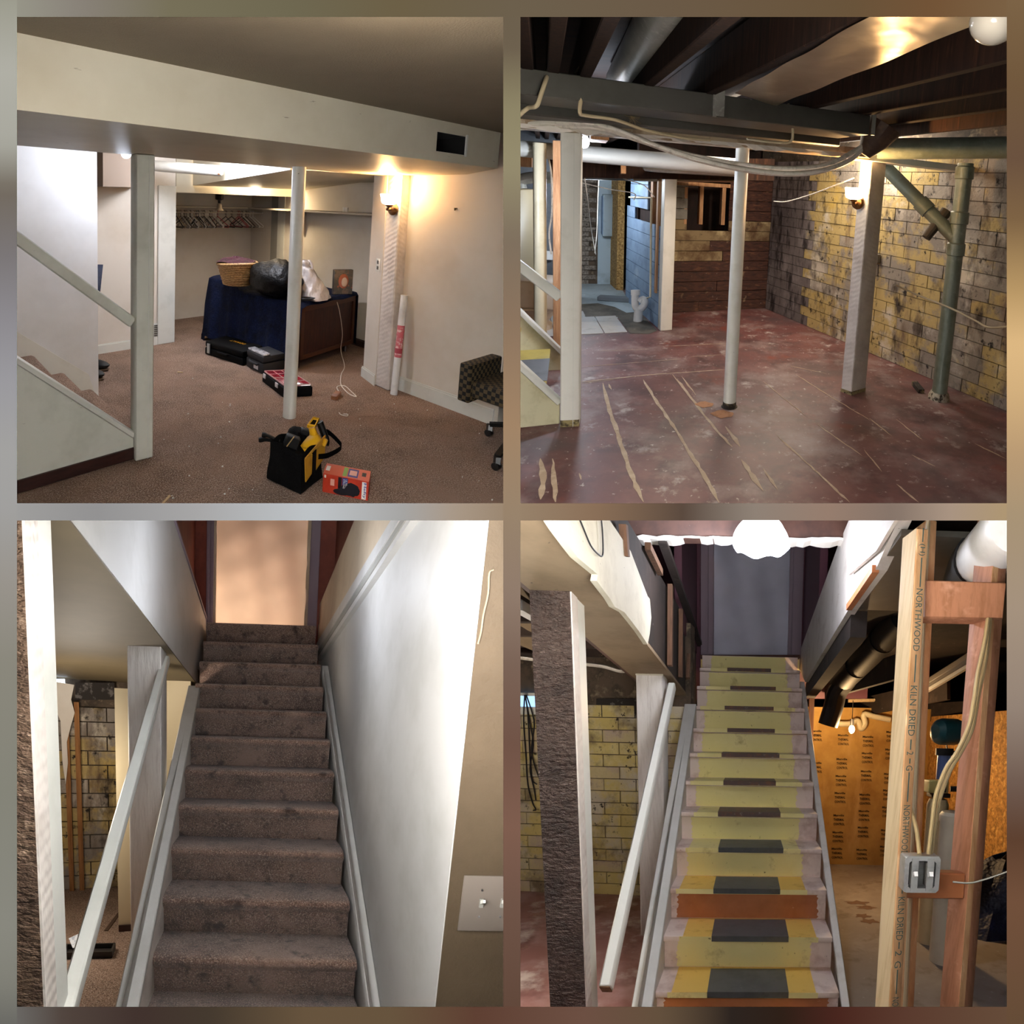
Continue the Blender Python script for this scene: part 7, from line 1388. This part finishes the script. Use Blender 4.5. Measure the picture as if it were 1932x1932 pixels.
b = MB(); o_ = -eR * .0015; b.add([botp + o_, topp + o_, topp + o_ + eL * wL, botp + o_ + eL * wL], [(0, 1, 2, 3)]); obj('pale_face', b, MATS['stud_pale'], parent=stud, smooth=None)
fr_n = (V((eR.y, -eR.x, 0))); fr_n = fr_n if fr_n.dot(rd4) < 0 else -fr_n
updir = dirz.normalized()
zpt = lambda y: next((topp + (botp - topp) * k / 400 for k in range(401) if (lambda q: 1540 - 950 * (q.dot(BR.up) / q.dot(BR.fwd)))(topp + (botp - topp) * k / 400 - BR.o) >= y), botp)
def stamp(txt, y0, y1):
    a_, c_ = zpt(y0), zpt(y1); L_ = (a_ - c_).length
    obj('stamp_lettering', MB().text(txt, a_ + eR * (wR * .22) + fr_n * .002, -updir, eR, .022, L_, .0), MATS['stamp_ink'], parent=stud, smooth=None)
for txt, y0, y1 in (('(H)', 1025, 1045), ('NORTHWOOD', 1110, 1225), ('KILN DRIED', 1292, 1388), ('2', 1415, 1424), ('G', 1443, 1452), ('NORTHWOOD', 1516, 1612), ('KILN DRIED', 1690, 1772), ('2', 1793, 1801), ('G', 1812, 1826), ('NORTHWOOD', 1880, 1960)): stamp(txt, y0, y1)
for y0, y1 in ((985, 1020), (1050, 1105), (1232, 1285), (1393, 1412), (1428, 1440), (1456, 1512), (1618, 1685), (1775, 1790), (1828, 1875)):
    a_, c_ = zpt(y0), zpt(y1); b = MB(); o_ = fr_n * .002; m_ = eR * wR * .46; b.add([a_ + m_ + o_, a_ + m_ + eR * .004 + o_, c_ + m_ + eR * .004 + o_, c_ + m_ + o_], [(0, 1, 2, 3)]); obj('stamp_line', b, MATS['stamp_ink'], parent=stud, smooth=None)
q0_ = BR.at(1705, 1890, 1.72); q1_ = BR.at(1748, 985, 1.72); dz2 = (q1_ - q0_) / (q1_.z - q0_.z); b_ = q0_ + dz2 * (zf - q0_.z); t_ = q0_ + dz2 * (2.2 - q0_.z)
b = MB(); b.hexa([b_, b_ + eR * .04, b_ + eR * .04 + eL * .09, b_ + eL * .09], [t_, t_ + eR * .04, t_ + eR * .04 + eL * .09, t_ + eL * .09]); obj('wood_stud', b, MATS['stud_fresh'], bevel=.003, label='second bare stud right behind the stamped stud', cat='stud')
b = MB(); b.tube([b_ - eL * .02 - eR * .005, t_ - eL * .02 - eR * .005], .008, 8); obj('conduit', b, MATS['cable_tan'], label='thin grey cable running down between the two paired studs', cat='cable')
r0_ = BR.at(1818, 1890, 1.62); r1_ = BR.at(1874, 1165, 1.62); dz3 = (r1_ - r0_) / (r1_.z - r0_.z); b_ = r0_ + dz3 * (zf - r0_.z); t_ = r0_ + dz3 * (2.2 - r0_.z)
b = MB(); e2 = (ax4 * .95 + rd4 * .3).normalized(); e3 = V((-e2.y, e2.x, 0)); b.hexa([b_ - e2 * .018, b_ + e2 * .04, b_ + e2 * .04 + e3 * .09, b_ - e2 * .018 + e3 * .09], [t_ - e2 * .018, t_ + e2 * .04, t_ + e2 * .04 + e3 * .09, t_ - e2 * .018 + e3 * .09]); far_s = obj('wood_stud', b, MATS['stud_pink'], bevel=.003, label='bare reddish stud across from the stamped stud, under the header block', cat='stud')
b = MB(); b.hexa([b_ - e2 * .0185 - e3 * .001, b_ + e2 * .004 - e3 * .001, b_ + e2 * .004 + e3 * .0, b_ - e2 * .0185 + e3 * .0], [t_ - e2 * .0185 - e3 * .001, t_ + e2 * .004 - e3 * .001, t_ + e2 * .004, t_ - e2 * .0185]); obj('pale_edge', b, MATS['stud_fresh'], parent=far_s)
hb = [BR.at(1745, 1165, 1.6), BR.at(1893, 1168, 1.6), BR.at(1900, 1099, 1.6), BR.at(1747, 1094, 1.6)]; b = MB(); b.prism(hb, rd4 * .085); obj('header_block', b, MATS['stud_pink'], bevel=.004, label='short reddish wood block nailed between the bare studs at the top', cat='block')
mb_ = [BR.at(1700, 1695, 1.62), BR.at(1819, 1697, 1.62), BR.at(1823, 1649, 1.62), BR.at(1704, 1645, 1.62)]; b = MB(); b.prism(mb_, rd4 * .05); obj('wood_block', b, MATS['step_orange'], bevel=.004, label='orange-brown wood block behind the metal switch box', cat='block')
# metal switch box with two switches
bc = BR.at(1738, 1649, 1.5); bx, by, bz = ax4, rd4, UP
t = thing('switch_box', 'open metal electrical box with two bare switches on the stamped stud', 'electrical box', bc)
b = MB(); w_, h_ = .100, .105
for sx_, sz_, w2_, h2_ in ((-w_ / 2, 0, .006, h_), (w_ / 2, 0, .006, h_), (0, h_ / 2, w_, .006), (0, -h_ / 2, w_, .006)): b.box(bc + bx * sx_ + UP * sz_ + by * .02, (w2_, .05, h2_), (bx, by, UP))
b.box(bc + by * .045, (w_, .004, h_), (bx, by, UP)); M('steel_light', 'b4b4b2', [('8e8e8c', 20, .5, .7)], rough=.35, metal=.35); obj('housing', b, MATS['steel_light'], parent=t, bevel=.002)
b = MB()
o8 = [(-.42, -.5), (.42, -.5), (.5, -.42), (.5, .42), (.42, .5), (-.42, .5), (-.5, .42), (-.5, -.42)]
outer = [bc + bx * a * w_ * 1.06 + UP * c * h_ * 1.06 - by * .008 for a, c in o8]; inner = [bc + bx * a * w_ * .8 + UP * c * h_ * .8 - by * .008 for a, c in o8]; ring(b, outer, inner, by * .006); obj('plaster_ring', b, MATS['steel_light'], parent=t)
for sx_ in (-.023, .023):
    sw = MB(); sw.box(bc + bx * sx_ + by * .004, (.024, .02, .07), (bx, by, UP)); s_ = obj('switch', sw, MATS['slot'], parent=t, bevel=.002)
    sw = MB(); sw.box(bc + bx * sx_ - by * .010, (.020, .003, .098), (bx, by, UP)); obj('yoke', sw, MATS['steel_light'], parent=s_)
    sw = MB(); sw.beam(bc + bx * sx_ - by * .010, bc + bx * sx_ - by * .022 + UP * .006, .011, .014); obj('toggle', sw, MATS['tube_white'], parent=s_)
M('cable_yellow', 'b09a70', rough=.6)
for i, (pts, lab) in enumerate((([(1735, 1612, 1.5), (1728, 1560, 1.55), (1716, 1520, 1.6), (1712, 1480, 1.65)], 'tan cable rising from the switch box toward the paired studs'), ([(1752, 1612, 1.5), (1758, 1560, 1.5), (1766, 1500, 1.5), (1785, 1450, 1.5), (1805, 1420, 1.5), (1828, 1370, 1.5), (1838, 1320, 1.5), (1845, 1270, 1.52), (1858, 1210, 1.55), (1864, 1168, 1.58)], 'long tan cable arching from the switch box up to the header block'), ([(1756, 1612, 1.52), (1764, 1560, 1.52), (1772, 1510, 1.52), (1792, 1455, 1.52), (1812, 1420, 1.52), (1834, 1375, 1.52), (1846, 1310, 1.54), (1860, 1240, 1.57), (1868, 1168, 1.6)], 'second tan cable arching beside the first up to the header block'))):
    obj('cable', MB().tube(arc([BR.at(x, y, d) for x, y, d in pts], 5), .007, 7), MATS['cable_yellow'], label=lab, cat='cable', smooth=60)
obj('wire', MB().tube(arc([BR.at(x, y, 1.48) for x, y in ((1798, 1664), (1830, 1666), (1862, 1658), (1905, 1643))], 4), .003, 5), MATS['strip_grey'], label='thin grey wire poking out past the reddish stud', cat='wire', smooth=60)
# utility end: printed insulation, chipboard, bulb, tanks
iw0, iw1 = fl(1540, 1630, zf), fl(1745, 1634, zf); idr = (iw1 - iw0).normalized(); inn = V((-idr.y, idr.x, 0)); IL = (iw1 - iw0).length
ib = lambda x, y, o_=0: BR.wall(x, y, iw0 - inn * o_, iw1 - inn * o_)
b = MB(); b.prism([iw0 - idr * .4, iw1 + idr * .1, iw1 + idr * .1 + inn * .1, iw0 - idr * .4 + inn * .1], UP * (ib(1600, 1335).z - zf)); ins = struct('wall_insulation', b, MATS['kraft'], label='golden kraft-faced insulation wall printed all over with the maker\'s words')
hgt = lambda y0, y1: abs(ib(1600, y0).z - ib(1600, y1).z)
cols = [[(1585, 1388 + 0)], ]
def ins_print(x, y):
    o_ = ib(x - 10, y + 5, .004)
    for k, (w_, tx) in enumerate(((20, 'Manville'), (20, 'THERMAL'), (21, 'CONTROL'))):
        p = ib(x - 10, y - 8 + k * 8.4 + 3, .004); obj('printed_words', MB().text(tx, p, idr, UP, hgt(0, 7 if k else 6), (ib(x + w_ / 2, y).xy - ib(x - w_ / 2, y).xy).length, .028), MATS['print_black'], parent=ins, smooth=None)
for x, ys in ((1540, (1386, 1446)), (1585, (1394, 1439, 1471, 1503, 1545, 1577, 1608)), (1632, (1397, 1428, 1462, 1506, 1537, 1568, 1610)), (1676, (1388, 1421, 1467, 1498, 1530, 1573, 1604))):
    for y in ys: ins_print(x - (y - 1500) * .055 * (1 if x > 1560 else 0), y)
oc0 = ib(1742, 1560); oc0.z = zf; oc1 = fl(1850, 1700, zf); od = (oc1 - oc0).normalized(); on_ = V((-od.y, od.x, 0)); on_ = on_ if on_.x > 0 else -on_
b = MB(); b.prism([oc0, oc1 + od * .5, oc1 + od * .5 + on_ * .05, oc0 + on_ * .05], UP * (BR.over(oc0, 1352) - zf)); M('osb_warm', 'b08040', [('86602c', 30, .45, .6, (1, 1, 1), 2), ('d0a45c', 24, .55, .68, (1, 1, 1), 2)], rough=.75); struct('wall_chipboard', b, MATS['osb_warm'])
p = BR.at(1607, 1376, 5.0); t = thing('hanging_bulb', 'small glowing warm bulb in front of the printed insulation', 'lamp', p); b = MB(); b.sph(p, (.03, .03, .04), 14, 10); obj('bulb', b, MATS['bulb_warm'], parent=t)
b = MB(); b.cyl(p + UP * .035, p + UP * .1, .02, 10); b.tube([p + UP * .1, p + UP * .28], .004, 5); obj('socket', b, MATS['black_metal'], parent=t)
lamp(p - UP * .07 - rd4 * .05, 26, 'ffd094', .05, t)
pb = lambda x, y, d=5.6: BR.at(x, y, d)
obj('trap_pipe', MB().tube(arc([pb(1560, 1364), pb(1600, 1366), pb(1618, 1360), pb(1624, 1375), pb(1632, 1366), pb(1630, 1348), pb(1650, 1352), pb(1680, 1358)], 5), .032, 10), MATS['cream'], label='cream drain pipe with a trap bend above the printed insulation', cat='pipe', smooth=60)
obj('conduit', MB().tube([pb(1600, 1322), pb(1690, 1320)], .02, 8), MATS['stud_pale'], label='pale straight pipe high above the printed insulation', cat='pipe')
t = thing('expansion_tank', 'teal metal pressure tank mounted sideways on the chipboard wall', 'tank', BR.at(1785, 1385, 3.7)); M('teal', '2c5c66', rough=.4); cen = BR.at(1786, 1381, 3.7)
b = MB(); b.lathe(cen - ax4 * .10 - rd4 * .1, (ax4 * .8 + rd4 * .3), [(.05, -.03), (.085, .0), (.095, .03), (.095, .15), (.085, .18), (.05, .2)], 24); obj('tank', b, MATS['teal'], parent=t); b = MB(); b.lathe(cen - ax4 * .04 - rd4 * .12, -rd4 * 1 + ax4 * .15, [(.078, -.1), (.078, .0), (.06, .02)], 24); obj('end_cap', b, MATS['black_metal'], parent=t)
obj('wire', MB().tube(arc([BR.at(x, y, 3.65) for x, y in ((1786, 1400), (1788, 1415), (1800, 1418), (1815, 1408), (1822, 1380), (1830, 1355))], 5), .006, 5), MATS['cord_black'], label='black wire looping under the teal tank', cat='wire', smooth=60)
dS = 3.6
p = BR.at(1763, 1600, dS); pf_ = V((p.x, p.y, zf)); t = thing('water_softener', 'tall cream water softener tank with a control head by the chipboard wall', 'water softener', pf_)
M('tank_cream', 'c8b48c', [('b09c74', 4, .5, .75)], rough=.45); r_ = .075; zt1 = BR.over(pf_, 1505)
b = MB(); b.lathe(pf_, UP, [(r_, 0), (r_, zt1 - zf - .05), (r_ * .8, zt1 - zf - .01), (r_ * .4, zt1 - zf)], 22); obj('tank', b, MATS['tank_cream'], parent=t)
b = MB(); b.box(V((pf_.x, pf_.y, zt1 + .02)), (.13, .12, .03)); obj('neck', b, MATS['black_metal'], parent=t, bevel=.004)
b = MB(); b.box(V((pf_.x - .03, pf_.y - .02, BR.over(pf_, 1483))), (.14, .12, .085), (ax4, rd4, UP)); obj('control_head', b, MATS['panel_yellow'], parent=t, bevel=.006); b = MB(); b.box(V((pf_.x - .0, pf_.y - .085, BR.over(pf_, 1483))), (.04, .008, .07)); obj('display', b, MATS['black_metal'], parent=t)
b = MB(); q_ = V((pf_.x + .02, pf_.y, BR.over(pf_, 1470))); b.cyl(q_, V((q_.x, q_.y, BR.over(pf_, 1425))), .045, 16); M('filter_blue', '5a6c9c', rough=.3); obj('filter_bowl', b, MATS['filter_blue'], parent=t); b = MB(); b.cyl(V((q_.x, q_.y, BR.over(pf_, 1425))), V((q_.x, q_.y, BR.over(pf_, 1412))), .06, 16); obj('filter_cap', b, MATS['black_metal'], parent=t)
b = MB(); b.tube([V((pf_.x + .08, pf_.y, BR.over(pf_, 1488))), V((pf_.x + .32, pf_.y - .05, BR.over(pf_, 1486)))], .02, 10); b.tube([V((pf_.x + .3, pf_.y - .05, BR.over(pf_, 1430))), V((pf_.x + .3, pf_.y - .05, BR.over(pf_, 1490)))], .022, 10); obj('valve_pipe', b, MATS['black_metal'], parent=t)
p = BR.at(1796, 1640, 3.3); pf_ = V((p.x, p.y, zf)); zt1 = BR.over(pf_, 1532); r_ = .098; t = thing('brine_tank', 'squat off-white brine tank in front of the cream softener', 'tank', pf_)
M('tank_white', 'd2c8b4', [('bcb09a', 4, .5, .75)], rough=.5); b = MB(); b.lathe(pf_, UP, [(r_ * 1.05, 0), (r_ * 1.0, zt1 - zf - .06)], 26); obj('body', b, MATS['tank_white'], parent=t); b = MB(); b.lathe(pf_ + UP * (zt1 - zf - .06), UP, [(r_ * 1.06, 0), (r_ * 1.06, .04), (r_ * .9, .06)], 26); obj('lid', b, MATS['tank_white'], parent=t)
M('tarp_navy', '10142c', [('1c2244', 6, .5, .75)], rough=.6, bump=(.9, 7, (1, 1, 1), 'n', .05)); tp = fl(1838, 1745, zf); b = MB()
rows = []
for i in range(25):
    a = 2 * math.pi * i / 24; row = []
    for k in range(13):
        f = k / 12; r_ = .58 * (1 - f) ** .6 * (1 + .09 * math.sin(a * 5 + k * .5) + .05 * math.sin(a * 11)); row.append(tp + V((math.cos(a) * r_ * 1.05 + .28, math.sin(a) * r_ * .8 + .1, .58 * f + .02 * math.sin(a * 7 + k))))
    rows.append(row)
obj('tarp_heap', b.grid(rows), MATS['tarp_navy'], label='heap under a crumpled navy tarp behind the bare studs', cat='tarp', smooth=60)
p0, p1 = fl(1752, 1725, zf), fl(1782, 1752, zf); b = MB(); b.beam(p0 + UP * .03, p1 + UP * .03, .09, .055); obj('plank_end', b, MATS['stud_brown'], bevel=.004, label='short plank lying on the concrete by the navy heap', cat='plank')
b = MB(); b.beam(p0 + UP * .061, p1 + UP * .061, .088, .006); 
p = fl(1800, 1742, zf); t = thing('paint_can', 'small blue can on the concrete beside the short plank', 'can', p); b = MB(); b.lathe(p, UP, [(.055, 0), (.055, .11)], 20); M('can_blue', '1c2c6c', [('8a9ac4', 20, .66, .72)], rough=.4); obj('can', b, MATS['can_blue'], parent=t); b = MB(); b.lathe(p + UP * .11, UP, [(.057, 0), (.057, .012), (.045, .014)], 20); obj('lid', b, MATS['metal'], parent=t)
M('rust_stain', '6e5442', [('5c4434', 12, .5, .7)], rough=.9)
for i, (x, y, l_) in enumerate(((1618, 1703, .22), (1634, 1712, .16), (1628, 1728, .12), (1640, 1738, .14))): 
    p = fl(x, y, zf + .0015); obj('floor_stain', MB().add([p + V((math.cos(a * .52) * l_ * .5, math.sin(a * .52) * .05, 0)) * (1 + .35 * math.sin(a * 2.7 + i)) for a in range(12)], [tuple(range(12))]), MATS['rust_stain'], kind='structure', smooth=None)
b = MB(); a_ = BR.at(1275, 1345, 5.0); p0 = V((a_.x, a_.y, zf)); b.prism([p0, p0 + ax4 * .1, p0 + ax4 * .1 + rd4 * .05, p0 + rd4 * .05], UP * (a_.z - zf)); obj('wood_stud', b, MATS['raw_wood'], label='orange lit stud glimpsed between the white post and the stringer of the yellow stairs', cat='stud')
lamp(yw0 + yd * .8 - yn * 1.6 + UP * 1.05, 88, 'fff0dc', .15, name='side_room_fill')  # added fill lamp brightening the side room, no fixture built
lamp(BR.at(1800, 1060, 1.25) + UP * .0 - ax4 * .25, 4, 'fff0dc', .1, name='near_light')
